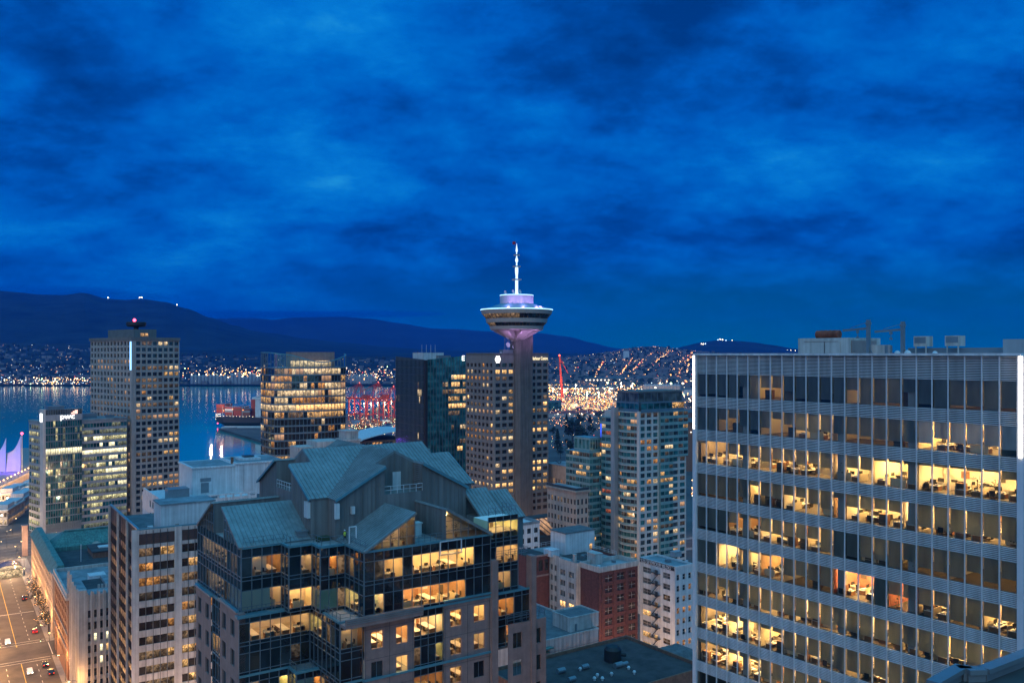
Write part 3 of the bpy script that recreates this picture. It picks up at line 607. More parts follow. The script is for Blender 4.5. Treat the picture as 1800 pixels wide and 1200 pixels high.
mb = MB(); x0 = b.solve(512, 0, 9); x1 = b.solve(588, 0, 9); mb.box(x0, x1, 9, 18, Ht, Ht + 8.4); b.part(mb, 'penthouse', 'stone_pink')
mb = MB(); mb.box(8, x1 - 4, 4, 4.1, Ht + .3, Ht + 3.6); b.part(mb, 'lit_hall', 'lit_pale')
b.finish('mullion_blue')

# --- two-tone glass tower with the dark slot at its corner
b = Bld('glass_tower', 'teal glass tower with folded facade and a black vertical slot at its corner', 748, 500, 36)
Wd = b.solve(838); D = b.solve(696, d=(0, 1)); H = b.zat(633); Hr = b.zat(623, Wd); Hl = b.zat(626, 0, D)
wall = MB(); nr = 21; fh = (H - 14) / nr
lfT0 = rows_lit({2: .7, 3: .55, 4: .9, 5: .8, 6: 1, 7: .2, 8: .05, 9: .3, 10: .1, 11: .25, 13: .1, 14: .2}, .06, ['lit_warm', 'lit_pale', 'lit_warm_bright'], 'lit_dim', 41)
def lfT(i, j): return lfT0(i, j)
b.facade(wall, (1.2, 0), (Wd, 0), 14, H, 17, nr, (.04, .04, .30, .08), .12, 'glass_teal', lambda i, j: (None if (j < 7 and not (j > 4 and i in (3, 4, 10))) or i < 2 else lfT(i, j)))
wall.face([(1.2, 0, H), (Wd, 0, H), (Wd, 0, Hr), (1.2, 0, H + .4)], 1); wall.box(1.2, Wd, .3, D, 10, H - .4, 2); b.part(wall, 'wall', ['glass_green', 'glass_teal', 'metal_dark'])
wall = MB(); b.facade(wall, (0, D), (0, 1.2), 14, H, 22, nr, (.05, .05, .03, .05), .08, 'glass_black', lambda i, j: 'lit_dim' if R.random() < .008 else ('lit_pale' if (i in (4, 10, 16, 5) and j in (17, 18, 19) and R.random() < .5) else None))
wall.face([(0, D, H), (0, 1.2, H), (0, 1.2, H + .3), (0, D, Hl)], 0); wall.box(.3, 3, 1.3, D, 10, H - .4, 0)
b.part(wall, 'dark_wall', ['metal_dark'])
fins = MB()
for k in range(23): y = 1.2 + (D - 1.2) * k / 22; fins.box(-.25, -.005, y - .08, y + .08, 14, H + (Hl - H) * k / 22)
for k in range(18): x = 1.2 + (Wd - 1.2) * k / 17; fins.box(x - .07, x + .07, -.28, -.005, 14, H + (Hr - H) * k / 17)
b.part(fins, 'fins', 'mullion_blue')
mb = MB(); mb.box(-.4, 1.15, -.4, 1.15, 8, H + .1); b.part(mb, 'corner_slot', 'black')
roof_clutter(b, [('penthouse', 3, 17, 8, 20, H - .4, H + 4.2, 'paint_white'), ('plant_room', 12, 20, 5, 8, H - .4, H + 2.6, 'metal_grey')])
for k in range(4):
    mb = MB(); mb.tube([(4 + k * 3, 11, H + 4.3), (4 + k * 3, 11, H + 9)], .08, 5); b.part(mb, 'antenna', 'metal_white')
x = Wd - 7.6; text('E', 4.2, 'sign_white', (b.solve(811), -.4, H - .3), (rad(90), 0, 0), b.e, 'lettering')
b.finish('mullion_blue')

# --- the observation tower: office block, shaft, saucer, mast
b = Bld('observation_tower', 'concrete office tower carrying a flying saucer viewing deck and lit white mast', 868, 440, 35)
Wd = b.solve(964); D = b.solve(819, d=(0, 1)); H = b.zat(622); nr = 23; zt = b.zat(636); fh = 3.37
xa = b.solve(904); xb = b.solve(932)
rl = {1: .5, 2: .25, 3: .12, 4: .05, 5: .2, 6: .35, 7: .7, 8: .03, 9: .65, 10: .85, 11: .45, 12: .12, 13: .3, 14: .12, 15: .25, 16: .6, 17: .75, 18: 1.0, 19: .45, 20: .4}
fL = rows_lit(rl, .2, ['lit_warm', 'lit_warm_bright', 'lit_amber', 'lit_pale', 'lit_curtain'], 'lit_dim', 51); fR = rows_lit({**rl, 10: .95, 18: 1, 16: .9}, .2, ['lit_warm', 'lit_warm_bright', 'lit_pale'], 'lit_dim', 52)
wall = MB(); z0 = zt - nr * fh
wall.box(.9, Wd - .1, .9, D, 0, H - .6); wall.box(.02, Wd, .02, D - .1, 0, z0)
b.facade(wall, (0, D), (0, .6), z0, zt, 7, nr, (.18, .18, .24, .22), .7, 'glass_brown', fL)
b.facade(wall, (.6, 0), (xa, 0), z0, zt, 3, nr, (.13, .13, .24, .2), .7, 'glass_brown', fR)
b.facade(wall, (xb, 0), (Wd, 0), z0, zt, 3, nr, (.13, .13, .24, .2), .7, 'glass_brown', rows_lit({**rl, 0: .1, 1: .35, 10: 1, 18: 1}, .25, ['lit_warm', 'lit_warm_bright'], 'lit_dim', 53))
for p, q in (((0, D), (0, .6)), ((.6, 0), (xa, 0)), ((xb, 0), (Wd, 0))): wall.face([(*p, zt), (*q, zt), (*q, H), (*p, H)])
wall.face([(0, .6, z0), (.6, 0, z0), (.6, 0, H), (0, .6, H)]); wall.box(xa - .02, xb + .02, .02, 1, 0, H)
pm('concrete_tower', (.185, .17, .16), .85, .12, .12, streak=.2); b.part(wall, 'wall', 'concrete_tower')
mb = MB(); parapet(mb, [(0, .6), (.6, 0), (Wd, 0), (Wd, D), (0, D)], H - .6, H + .5, .4); mb.prism([(.5, .6), (Wd - .4, .5), (Wd - .4, D - .4), (.5, D - .4)], H - .6, H - .4); b.part(mb, 'roof', 'concrete_dark')
gr = MB()                                                             # the shaft stands proud of the right facade, ribbed
cxs = (xa + xb) / 2; zc = b.zat(578)
gr.prism([(xa - .1, -1.2), (xa + 1.6, -3.0), (xb - .6, -3.0), (xb + .1, -2.2), (xb + .1, 3.5), (xa - .1, 3.5)], 0, zc)
for k in range(7): x = xa + 1.9 + (xb - xa - 2.9) * k / 6; gr.box(x - .09, x + .09, -3.18, -3.003, 0, zc - 2)
pm('concrete_shaft', (.12, .112, .106), .9, .2, .25, streak=.25); b.part(gr, 'shaft', 'concrete_shaft')
pc = b.solve(909, 0, 0); PC = (pc, .4); S_ = b.w(*PC).y / F; zz = lambda py: b.zat(py, *PC)
pod = MB(); n = 64
def ring(prof, mb, mi=0): mb.lathe([(r * S_, zz(y)) for r, y in prof], n, PC, mi, cap=False)
pm('pod_white', (.33, .315, .30), .6, .06, .2)
ring([(30, 534), (45, 539.5), (63.3, 545)], pod, 1); ring([(63.3, 545), (63.0, 546.6), (61, 552.5), (58.5, 552.7)], pod, 0); ring([(52.5, 560.5), (54.5, 560.5), (53.2, 567.5), (51, 567.7)], pod, 0); ring([(46, 573.5), (47.5, 573.5), (46.4, 579), (44.5, 580.3), (39, 580.8), (20, 581), (2, 581)], pod, 0)
b.part(pod, 'saucer', ['pod_white', 'coping_blue'], smooth=False)
def pod_windows(r0, y0, r1, y1, seed, p):
    mb = MB(); rr = random.Random(seed); on = False
    for k in range(48):
        a0, a1 = 2 * pi * k / 48, 2 * pi * (k + .94) / 48; A = lambda r, y, a: (PC[0] + r * S_ * cos(a), PC[1] + r * S_ * sin(a), zz(y))
        if rr.random() < .35: on = rr.random() < p
        mb.face([A(r1, y1, a0), A(r1, y1, a1), A(r0, y0, a1), A(r0, y0, a0)], 1 if on else 0)
        mb.bar(A(r0 + .3, y0, a0), A(r1 + .3, y1, a0), .12, .12, 2)
    return b.part(mb, 'window_band', ['glass_black', 'lit_dim', 'metal_dark'])
pod_windows(59.8, 552.6, 53.0, 560.6, 3, .45); pod_windows(51.6, 567.6, 46.2, 573.6, 6, .35)
mb = MB(); ring([(63.6, 545.3), (64.0, 544.6), (63.4, 543.9), (62.8, 544.6)], mb); b.part(mb, 'rim_light', 'led_ice')
pm('drum_panel', (.55, .5, .6), .5, .08, .4)
mb = MB(); ring([(29.3, 534.5), (29.3, 519.5)], mb); mb.lathe([(29.3 * S_, zz(519.6)), (1, zz(519.0))], n, PC, 0, cap=False); b.part(mb, 'drum', 'drum_panel')
mb = MB(); ring([(29.5, 519.8), (29.9, 519.3), (29.4, 518.7), (28.9, 519.3)], mb); b.part(mb, 'drum_light', 'led_ice')
br = MB()                                                             # sloping concrete brackets under the saucer
for a in (rad(200), rad(262), rad(325), rad(50), rad(128)):
    dx, dy = cos(a), sin(a); tx, ty = -dy, dx
    P3 = lambda r, t, y: (PC[0] + (dx * r + tx * t) * S_, PC[1] + (dy * r + ty * t) * S_, zz(y))
    br.hexa([P3(5, -7, 600), P3(12, -4, 597), P3(12, 4, 597), P3(5, 7, 600)], [P3(5, -7, 581), P3(41, -11, 581.3), P3(41, 11, 581.3), P3(5, 7, 581)])
b.part(br, 'bracket', 'pod_white')
sp = MB(); zs_ = [(4.5, 519), (3.2, 512), (3.2, 492), (2.8, 489), (2.4, 486), (3.4, 478), (3.6, 472), (1.6, 466), (1.3, 462), (3.1, 459), (3.1, 456), (1.2, 452), (.9, 444), (2.4, 441), (1.8, 437), (.6, 431), (.3, 428)]
sp.lathe([(r * .78 * S_, zz(y)) for r, y in zs_], 10, PC); b.part(sp, 'spire', 'spire_floodlit_glow')  # floodlighting on the spire is put into its own emission
for y, r in ((491, 6), (468, 5), (448, 4)):
    mb = MB(); mb.box(PC[0] - r * S_, PC[0] + r * S_, PC[1] - r * S_, PC[1] + r * S_, zz(y + 1.6), zz(y - .6)); b.part(mb, 'spire_platform', 'pod_white')
mb = MB(); mb.tube([(PC[0] - .8, PC[1], zz(437)), (PC[0] - .8, PC[1], zz(424))], .08, 5); fp = b.part(mb, 'flagpole', 'metal_grey')
mb = MB(); pm('flag_red', (.35, .01, .02), .7, .1, 1)
for k in range(4): mb.face([(PC[0] - 2.6 + k * .45, PC[1] + .1 * sin(k), zz(430)), (PC[0] - 2.6 + (k + 1) * .45, PC[1] + .1 * sin(k + 1), zz(430)), (PC[0] - 2.6 + (k + 1) * .45, PC[1] + .1 * sin(k + 1), zz(425)), (PC[0] - 2.6 + k * .45, PC[1] + .1 * sin(k), zz(425))])
b.part(mb, 'flag', 'flag_red')
mast = MB()                                                           # lattice of antennas left of the shaft
mx = b.solve(893, 0, 1.5)
for dx in (-2, 0, 2.2): mast.tube([(mx + dx, 1.5, H - .4), (mx + dx, 1.5, H + 10.5)], .12, 5)
for k in range(6): mast.bar((mx - 2.4, 1.5, H + 1.5 + k * 1.8), (mx + 2.6, 1.5, H + 1.5 + k * 1.8), .12)
mast.box(mx - 3.6, xa, .6, 4, H - .4, H + 2.2); b.part(mast, 'antenna_mast', 'metal_grey')
for dx, dz, r in ((-.8, 8.6, 1.1), (-.6, 4.6, 1.3), (1.9, 7, .7), (.4, 10, .8), (2.6, 3.6, .8)): dish(b, mx + dx, .9, H + dz, r, 0)
for px in (880, 884): dish(b, b.solve(px, 0, 2), 2, H + .5, .7)
for px, y in ((901, 514.8), (913, 514), (887, 517)): dish(b, b.solve(px, PC[0] * 0, PC[1] - 6), PC[1] - 6, zz(y), 1.0, .3)
mb = MB(); zl = b.zat(629)                                            # hexagonal flower emblem on the left shoulder
for q in range(6):
    a = q * pi / 3; mb.prism([(0, 0)] * 0 + [(1.0 * cos(a) + .62 * cos(k * pi / 3), 1.0 * sin(a) + .62 * sin(k * pi / 3)) for k in range(6)], 0, .15)
o = b.part(mb, 'emblem', 'sign_white'); o.rotation_euler = (rad(90), 0, 0); o.scale = (1.05, 1.25, 1); o.location = (b.solve(875), -.05, b.zat(631.5))
text('Harbour Centre', 2.5, 'sign_cream', (xb + .7, -.25, b.zat(632.5, xb)), (rad(90), 0, 0), b.e, sx=(Wd - xb - 1) / 17.2)
b.finish('metal_dark')
def point(parent, p, col, w, r=1.0, spot=None, to=None):
    l = bpy.data.lights.new('lamp', 'SPOT' if spot else 'POINT'); l.energy = w; l.color = col; l.shadow_soft_size = r
    o = bpy.data.objects.new('lamp', l); COL.objects.link(o); o.location = p; o.parent = parent
    if spot:
        l.spot_size = rad(spot); l.spot_blend = .6; o.rotation_euler = (Vector(to) - Vector(p)).to_track_quat('-Z', 'Y').to_euler()
    return o
for a in (215, 250, 290, 330):                                        # purple floodlights of the saucer: under the brackets and round the drum
    point(b.e, (PC[0] + 11 * cos(rad(a)), PC[1] + 11 * sin(rad(a)), zz(597)), (.75, .38, 1), 800, .5)
    point(b.e, (PC[0] + 13 * cos(rad(a)), PC[1] + 13 * sin(rad(a)), zz(533)), (.62, .36, 1), 900, .8)

# --- slim glass apartment tower: grid on the right, curved bays on the left
b = Bld('apartment_tower', 'slim glass apartment tower with concrete grid and a grey vertical fin', 1124, 355, 35)
H = b.zat(725); Hp = b.zat(690); fh = 2.72; nr = 27
x1 = b.solve(1158); x2 = b.solve(1181); Wd = b.solve(1206)
fA = rows_lit({0: .5, 1: .2, 4: .3}, .2, ['lit_warm', 'lit_amber', 'lit_curtain', 'lit_pale', 'lit_faint'], 'lit_faint', 61); fB = rows_lit({0: .5, 1: .15}, .17, ['lit_warm', 'lit_curtain', 'lit_pale', 'lit_faint'], 'lit_faint', 62)
AG = ['glass', 'glass_teal', 'glass_blinds', 'glass_green']
def mixg(f, seed):
    rr = random.Random(seed); return lambda i, j: (f(i, j) or rr.choice(AG))
wall = MB(); z0 = H - nr * fh
wall.box(.6, Wd - .2, .6, 22, 0, H)
b.facade(wall, (0, 0), (x1, 0), z0, H, 3, nr, (.14, .14, .22, .12), .4, 'glass', mixg(fA, 1), (1, 0), .06)
b.facade(wall, (x2, 0), (Wd, 0), z0, H - 7 * fh, 2, nr - 7, (.14, .14, .22, .12), .4, 'glass', mixg(fB, 2), (1, 0), .06)
wall.box(-.7, .0, -.7, .8, 0, H + .5); b.part(wall, 'wall', 'concrete_pale')
gw = MB()
b.facade(gw, (x1 + .1, -.9), (x2 - .1, -.9), z0, H, 3, nr, (.04, .04, .34, .1), .1, 'glass_teal', mixg(rows_lit({}, .16, ['lit_warm', 'lit_pale', 'lit_faint'], 'lit_faint', 63), 3))
b.facade(gw, (x2 - .1, -.9), (Wd + .3, -.9), H - 7 * fh, H, 3, 7, (.04, .04, .34, .1), .1, 'glass_teal', mixg(rows_lit({0: .7, 1: .4, 5: .3}, .1, ['lit_warm', 'lit_pale', 'lit_faint'], 'lit_faint', 64), 4))
gw.box(x1 + .1, x2 - .1, -.7, .5, 0, H); gw.box(x2 - .1, Wd + .3, -.7, .5, H - 7 * fh, H)
yb = b.solve(1087, -.6, .8, (0, 1)); y2 = b.solve(1116, -.6, .8, (0, 1)); bp = []
yA, yB = .8, b.solve(1088, 0, 0, (0, 1)); nb_ = 7
for k in range(nb_ + 1): t = k / nb_; bp.append((-1.9 * sin(pi * min(t * 1.15, 1)) * .8 - .3, yB * (1 - t) + .8 * t))
bays = rows_lit({0: .4, 6: .3, 3: .2}, .22, ['lit_warm', 'lit_curtain', 'lit_pale', 'lit_amber', 'lit_faint'], 'lit_faint', 65)
for k in range(nb_): b.facade(gw, bp[k], bp[k + 1], z0, H, 1, nr, (.03, .03, .32, .1), .08, 'glass_teal', lambda i, _, k=k: (bays(i, k) or R.choice(AG)))
pm('spandrel_teal', (.17, .29, .29), .35, .2, .5, streak=.1); b.part(gw, 'curtain_wall', 'spandrel_teal')
mb = MB(); sl = bp + [(8, .2), (8, yB)]
for i in range(nr + 1):
    z = H - i * fh; mb.prism([(x - .18 if k < len(bp) else x, y) for k, (x, y) in enumerate(sl)], z - .12, z + .14)
b.part(mb, 'balcony_slabs', 'concrete_pale')
mb = MB(); mb.box(-2.6, -.2, yB, yB + 2.2, 0, H + 1.5); b.part(mb, 'vertical_fin', 'paint_grey')
wing = MB(); yC = yB + 2.2; yD = b.solve(1062, -.8, yC, (0, 1)) + yC if b.solve(1062, -.8, yC, (0, 1)) > 0 else yC + 9; Hw = H - 2.2 * fh
wf = rows_lit({2: .6, 4: .4}, .2, ['lit_warm', 'lit_pale', 'lit_red', 'lit_faint'], 'lit_faint', 66)
wp = [(-1.0, yC + 9), (-2.4, yC + 6), (-2.8, yC + 3), (-2.4, yC)]
for k in range(3): b.facade(wing, wp[k], wp[k + 1], z0, H - fh, 1, nr - 1, (.03, .03, .32, .1), .08, 'glass_teal', lambda i, _, k=k: (wf(i, k) or R.choice(AG)))
wing.box(-.9, 6, yC, yC + 9, 0, H - fh)
yE = yC + 9; xw = -14; Hl = b.zat(794, -6, yE)
xl = b.solve(1031, 0, yE); nl = max(4, round(-xl / 1.9)); nrl = int(Hl / fh)
wl = rows_lit({0: .4}, .08, ['lit_warm', 'lit_pale', 'lit_faint'], 'lit_faint', 67)
b.facade(wing, (xl, yE - 2), (-1.0, yE - 2), Hl - nrl * fh, Hl, nl, nrl, (.04, .04, .3, .08), .08, 'glass_green', lambda i, j: wl(i, j) or (R.choice(['glass_green', 'glass_teal'])), (1, 0), .07)
b.facade(wing, (xl, yE + 13.9), (xl, yE - 2), Hl - nrl * fh, Hl, 7, nrl, (.04, .04, .3, .08), .08, 'glass_green', lambda i, j: wl(i, j) or R.choice(['glass_green', 'glass_teal']), (1, 0), .07); b.facade(wing, (xl * .82 - .1, yE + 10), (xl * .82 - .1, yE - .6), Hl, Hl + 5.8, 4, 1, (.1, .1, .2, .12), .05, 'glass_green')
wing.box(xl + .1, -1.0, yE - 1.8, yE + 14, 0, Hl); wing.box(xl * .82, -1.0, yE - .5, yE + 10, Hl, Hl + 6.0)
b.facade(wing, (xl * .82, yE - .6), (-1.0, yE - .6), Hl, Hl + 5.8, 4, 1, (.1, .1, .2, .12), .05, 'glass_green')
b.part(wing, 'low_wing', 'spandrel_teal')
mb = MB(); xs_ = b.solve(1057, 0, yE - 2.3); mb.box(xs_ - .7, xs_ + .5, yE - 2.9, yE - 2.4, Hl + 6.2, Hl + 12); b.part(mb, 'blue_lit_panel', 'lit_blue')
mb = MB(); xp = b.solve(1089, .5, 3) + .5; xr = b.solve(1199, 0, 1.2)
b.facade(mb, (.5, 1.2), (xr, 1.2), H + 4, Hp, 7, 1, (.03, .03, .05, .08), .1, 'glass_blinds'); b.facade(mb, (.5, 14), (.5, 1.2), H + 4, Hp, 5, 1, (.03, .03, .05, .08), .1, 'glass_blinds')
b.facade(mb, (1.2, .4), (xr + .4, .4), H, H + 4, 7, 1, (.03, .03, .3, .12), .1, 'glass_teal', lambda i, j: 'lit_warm' if j > 4 else None); b.facade(mb, (.1, 14), (.1, .5), H, H + 4, 5, 1, (.03, .03, .3, .12), .1, 'glass_teal')
mb.box(.7, xr - .1, 1.4, 14, H, Hp - .1); mb.box(-.2, Wd + .6, -.4, 15, H - .05, H + .25); b.part(mb, 'penthouse', 'mullion_blue')
mb = MB(); mb.box(-.2, xr + .7, .5, 15, Hp, Hp + .5); b.part(mb, 'roof', 'concrete_dark')
b.finish('mullion_blue')
# ---------------------------------------------------------------- furniture seen through the lit glass
glow('lamp_office', (1, .55, .20), 95.0, True)
for n_, s_ in (('lamp_office_low', 30.0), ('lamp_office_high', 110.0)): glow(n_, (1, .57, .24), s_ * 1.2, True)
def blind_mat(name, col, tr):
    m, N, L = newmat(name); d = N('ShaderNodeBsdfDiffuse'); t = N('ShaderNodeBsdfTranslucent'); mx = N('ShaderNodeMixShader'); o = N('ShaderNodeOutputMaterial')
    tc = N('ShaderNodeTexCoord'); mp = N('ShaderNodeMapping'); L(tc.outputs['Object'], mp.inputs[0]); mp.inputs['Scale'].default_value = (1, 1, .25)
    n = N('ShaderNodeTexNoise'); L(mp.outputs[0], n.inputs['Vector']); n.inputs['Scale'].default_value = .8; n.inputs['Detail'].default_value = 4
    r = N('ShaderNodeMapRange'); L(n.outputs[0], r.inputs[0]); r.inputs[1].default_value = .3; r.inputs[2].default_value = .7; r.inputs[3].default_value = .75; r.inputs[4].default_value = 1.2
    v = N('ShaderNodeVectorMath'); v.operation = 'SCALE'; v.inputs[0].default_value = col; L(r.outputs[0], v.inputs['Scale'])
    L(v.outputs[0], d.inputs[0]); L(v.outputs[0], t.inputs[0]); mx.inputs[0].default_value = tr
    L(d.outputs[0], mx.inputs[1]); L(t.outputs[0], mx.inputs[2]); L(mx.outputs[0], o.inputs[0])
blind_mat('blind', (.46, .50, .47), .60); blind_mat('blind_pale', (.8, .84, .86), .35)
pm('room_cream', (.78, .68, .48), .9, .08, .5); pm('room_panel', (.42, .27, .15), .6, .25, .6); pm('room_rose', (.55, .22, .14), .7, .15, .5); pm('room_green', (.50, .58, .40), .9, .08, .5)
PROTO = {}
def put(kind, b, x, y, z, rz, label, group):
    """furniture: built once per kind, then copied with its parts"""
    if kind not in PROTO:
        e = empty(kind.replace('_long', ''), (0, 0, 0)); PROTO[kind] = e
        if kind == 'desk':
            m = MB(); m.box(-.8, .8, -.4, .4, .70, .74); m.build('desk_top', 'desk_white', e)
            for sx in (-1, 1): m = MB(); m.box(sx * .74 - .04, sx * .74 + .04, -.36, .36, 0, .70); m.build('leg', 'wood', e)
            m = MB(); m.box(-.3, .3, .16, .20, .9, 1.27); m.box(-.03, .03, .17, .21, .74, .9); m.build('monitor', 'black', e)
            m = MB(); m.box(-.7, -.3, -.25, .1, .742, .80); m.box(.35, .65, -.2, .15, .742, .85); m.build('papers', 'paint_white', e)
            m = MB(); m.box(-.25, .25, -1.0, -.5, .42, .50); m.box(-.24, .24, -1.05, -.98, .52, 1.0); m.box(-.03, .03, -.78, -.72, .05, .42); m.build('chair', 'black', e)
            m = MB(); m.box(-.8, .8, .42, .47, .02, 1.05); m.build('screen_panel', 'room_cream', e)
        elif kind == 'long_table':
            m = MB(); m.box(-.55, .55, .2, 3.6, .72, .78); m.build('table_top', 'desk_white', e)
            for yy in (.4, 3.4): m = MB(); m.box(-.5, .5, yy - .05, yy + .05, 0, .72); m.build('leg', 'wood', e)
            for yy in (.9, 1.8, 2.7):
                m = MB(); m.box(-1.1, -.65, yy - .22, yy + .22, .42, .5); m.box(-1.14, -1.08, yy - .22, yy + .22, .5, .95); m.build('chair', 'black', e)
        elif kind == 'potted_plant':
            m = MB(); m.lathe([(.18, 0), (.24, .4), (.2, .4)], 8); m.build('pot', 'wood', e); m = MB(); rr = random.Random(5)
            for k in range(70):
                a = rr.uniform(0, 6.28); r = rr.uniform(.1, .6); z_ = rr.uniform(.6, 1.9); c = Vector((cos(a) * r, sin(a) * r, z_)); d = Vector((cos(a) * .22, sin(a) * .22, rr.uniform(-.1, .2))); t_ = Vector((-sin(a), cos(a), 0)) * .07
                m.face([c, c + d * .5 + t_, c + d, c + d * .5 - t_])
            m.build('foliage', 'leaf_green', e); m = MB(); m.tube([(0, 0, .35), (.03, 0, 1.2), (0, .05, 1.8)], .025, 5); m.build('stem', 'bark', e)
        elif kind == 'filing_cabinet':
            m = MB(); m.box(-.45, .45, -.25, .25, 0, 1.3); m.build('cabinet_body', 'wood', e)
            for q in range(3): m = MB(); m.box(-.42, .42, -.275, -.252, .06 + q * .42, .44 + q * .42); m.build('drawer', 'room_dark', e)
        o = e
    else: o = copy_tree(PROTO[kind])
    o.location = b.w(x, y, z); o.rotation_euler = (0, 0, b.th + rz); tag(o, label, {'desk': 'desk', 'long_table': 'table', 'potted_plant': 'plant', 'filing_cabinet': 'cabinet'}[kind], group)
    return o
RM = random.Random(19)
def room(b, p0, p1, zb, zt, depth, lamps=True, mats=('room_wall', 'room_floor', 'room_ceiling'), lamp='lamp_office', every=2.6, inset=.12):
    """one lit storey behind the glass: floor, ceiling, side and back walls, lamp strips on the ceiling"""
    dx, dy = p1[0] - p0[0], p1[1] - p0[1]; Ln = math.hypot(dx, dy); dx /= Ln; dy /= Ln; ix, iy = -dy, dx
    P = lambda a, d, z: (p0[0] + dx * a + ix * d, p0[1] + dy * a + iy * d, z); m = MB(); i_ = inset
    m.face([P(0, i_, zb), P(Ln, i_, zb), P(Ln, depth, zb), P(0, depth, zb)], 1); m.face([P(0, i_, zt), P(0, depth, zt), P(Ln, depth, zt), P(Ln, i_, zt)], 2)
    m.face([P(0, depth, zb), P(Ln, depth, zb), P(Ln, depth, zt), P(0, depth, zt)], 0); m.face([P(0, i_, zb), P(0, depth, zb), P(0, depth, zt), P(0, i_, zt)], 0); m.face([P(Ln, i_, zb), P(Ln, i_, zt), P(Ln, depth, zt), P(Ln, depth, zb)], 0)
    if lamp == 'lamp_office': lamp = RM.choice(('lamp_office', 'lamp_office_low', 'lamp_office_high', 'lamp_office')); mats = (RM.choice(('room_wall', 'room_cream', 'room_panel', 'room_wall', 'room_green')),) + tuple(mats[1:])
    for k in range(int(Ln / 1.3)):                                    # things along the back wall: cupboards, pictures, doors
        a = (k + RM.uniform(.1, .7)) * 1.3; w_ = RM.uniform(.4, .9); h0, h1 = RM.choice(((.0, 2.1), (.0, .9), (1.2, 1.9), (.0, 1.4)))
        if a + w_ < Ln and RM.random() < .75: m.face([P(a, depth - .05, zb + h0 + .02), P(a + w_, depth - .05, zb + h0 + .02), P(a + w_, depth - .05, zb + h1), P(a, depth - .05, zb + h1)], 3 + RM.randrange(3))
    o = b.part(m, 'room', list(mats) + ['wood', 'room_dark', 'desk_white'])
    if lamps:
        n = max(1, round(Ln / every)); lm = MB()
        for k in range(n):
            a = Ln * (k + .5) / n
            for d in ([depth * .5] if depth < 3.6 else [depth * .3, depth * .72]): lm.box_ = None; q = [P(a - .12, d - .6, zt - .03), P(a + .12, d - .6, zt - .03), P(a + .12, d + .6, zt - .03), P(a - .12, d + .6, zt - .03)]; lm.face(list(reversed(q)))
        lm.build('ceiling_light', lamp, o)
    return o

# ---------------------------------------------------------------- the louvred office block on the right
b = Bld('office_block', 'wide glass office block with white louvre bands, blinds and vertical light strips', 1790, 75.3, 36.85)
RB = b; D = b.solve(1226, d=(0, 1)); NB = 24; bw = D / NB; FH = 3.9; NR = 11; WT = 102.63; WH = 2.6; ZR = 104.85
yb_ = lambda j: D - j * bw                                            # left edge of bay j, counted from the left
BL = ["999X5X5569X9X5X9959X99X9", "XX5478735777777888867778", "100555655656055111111113", "999982664467255440888888", "999521666659X988X6889686", "XX00111076780 00X55659955".replace(' ', '')[:24],
      "884878988878788887887888", "0003212288789887X8889 388".replace(' ', '')[:24], "2112228788998800889888988", "00000006X99899009XX999X9", "9999999999X9999999999999"]
BL = [(s + "9" * 24)[:24] for s in BL]
LITSEG = [[(5, 7, .10), (13, 16, .08), (20, 23, .05)], [(2, 3, .06), (6, 8, .08), (9, 11, .35), (12, 17, .06), (18, 22, .9)], [(0, 2, .8), (3, 11, .8), (12, 14, 1.1), (15, 17, 1.3), (18, 23, .9)], [(0, 4, .06), (5, 5, .5), (6, 7, .2), (8, 11, .9), (12, 12, 1.1), (13, 16, .9), (17, 17, 1.2), (18, 23, .85)], [(3, 5, .3), (6, 9, .8), (10, 11, .7), (14, 15, .2), (16, 19, .1), (20, 23, .12)], [(2, 3, 1.2), (4, 5, 1.1), (6, 7, 1.2), (8, 11, .1), (12, 14, 1.2), (16, 17, .8), (18, 19, .6), (20, 21, .3), (22, 23, 1.0)],  # the faintest segments are lamps added to unlit rooms for depth
          [(0, 3, 1.0), (4, 8, .8), (9, 13, .9), (14, 18, .9), (19, 23, 1.0)], [(0, 2, 1.5), (3, 5, 1.2), (6, 7, 1.4), (8, 13, 1.0), (14, 20, .9), (21, 21, 1.4), (22, 23, .9)], [(0, 2, 1.3), (3, 5, 1.4), (6, 9, .9), (10, 13, 1.0), (14, 15, 1.5), (16, 23, .9)], [(7, 9, .9), (10, 15, 1.1), (16, 23, 1.0)], [(0, 6, .7), (7, 15, .9), (16, 23, .8)]]
body = MB(); zlow = WT - FH * NR - 1
body.box(0, 26, .05, D - .05, 0, zlow); body.box(8.2, 26, .3, D - .3, zlow, ZR - .6); body.box(.3, 8.2, .06, .3, zlow, ZR - .6); body.box(.3, 8.2, D - .3, D - .06, zlow, ZR - .6)
for i in range(NR + 1):                                               # floor plates close each storey
    zt = WT - FH * i; zf = zt + 1.3 if i else ZR - .6
    body.box(.22, 8.2, .3, D - .3, zt + .02, zf - .02 - (0 if i else 0))
b.part(body, 'wall', 'room_dark')
for i in range(NR + 1):
    z1 = ZR if i == 0 else WT - FH * (i - 1) - WH; z0 = WT - FH * i; lv = MB(); n = 15 if i == 0 else 8
    lv.box(.04, .2, 0, D, z0 + .01, z1 - .01, 2)
    for k in range(n):
        z = z0 + (z1 - z0) * (k + .5) / n; h = (z1 - z0) / n
        lv.hexa([(-.13, 0, z - h * .30), (.0, 0, z - h * .02), (.0, D, z - h * .02), (-.13, D, z - h * .30)], [(-.13, 0, z - h * .02), (.0, 0, z + h * .22), (.0, D, z + h * .22), (-.13, D, z - h * .02)])
    if i: lv.box(-.05, .02, 0, D, z1 - .10, z1 - .01, 2)
    b.part(lv, 'louvre_band', ['metal_white', 'metal_grey', 'metal_dark'])
pm('fin_metal', (.60, .64, .68), .35, .06, .4, metal=.2)
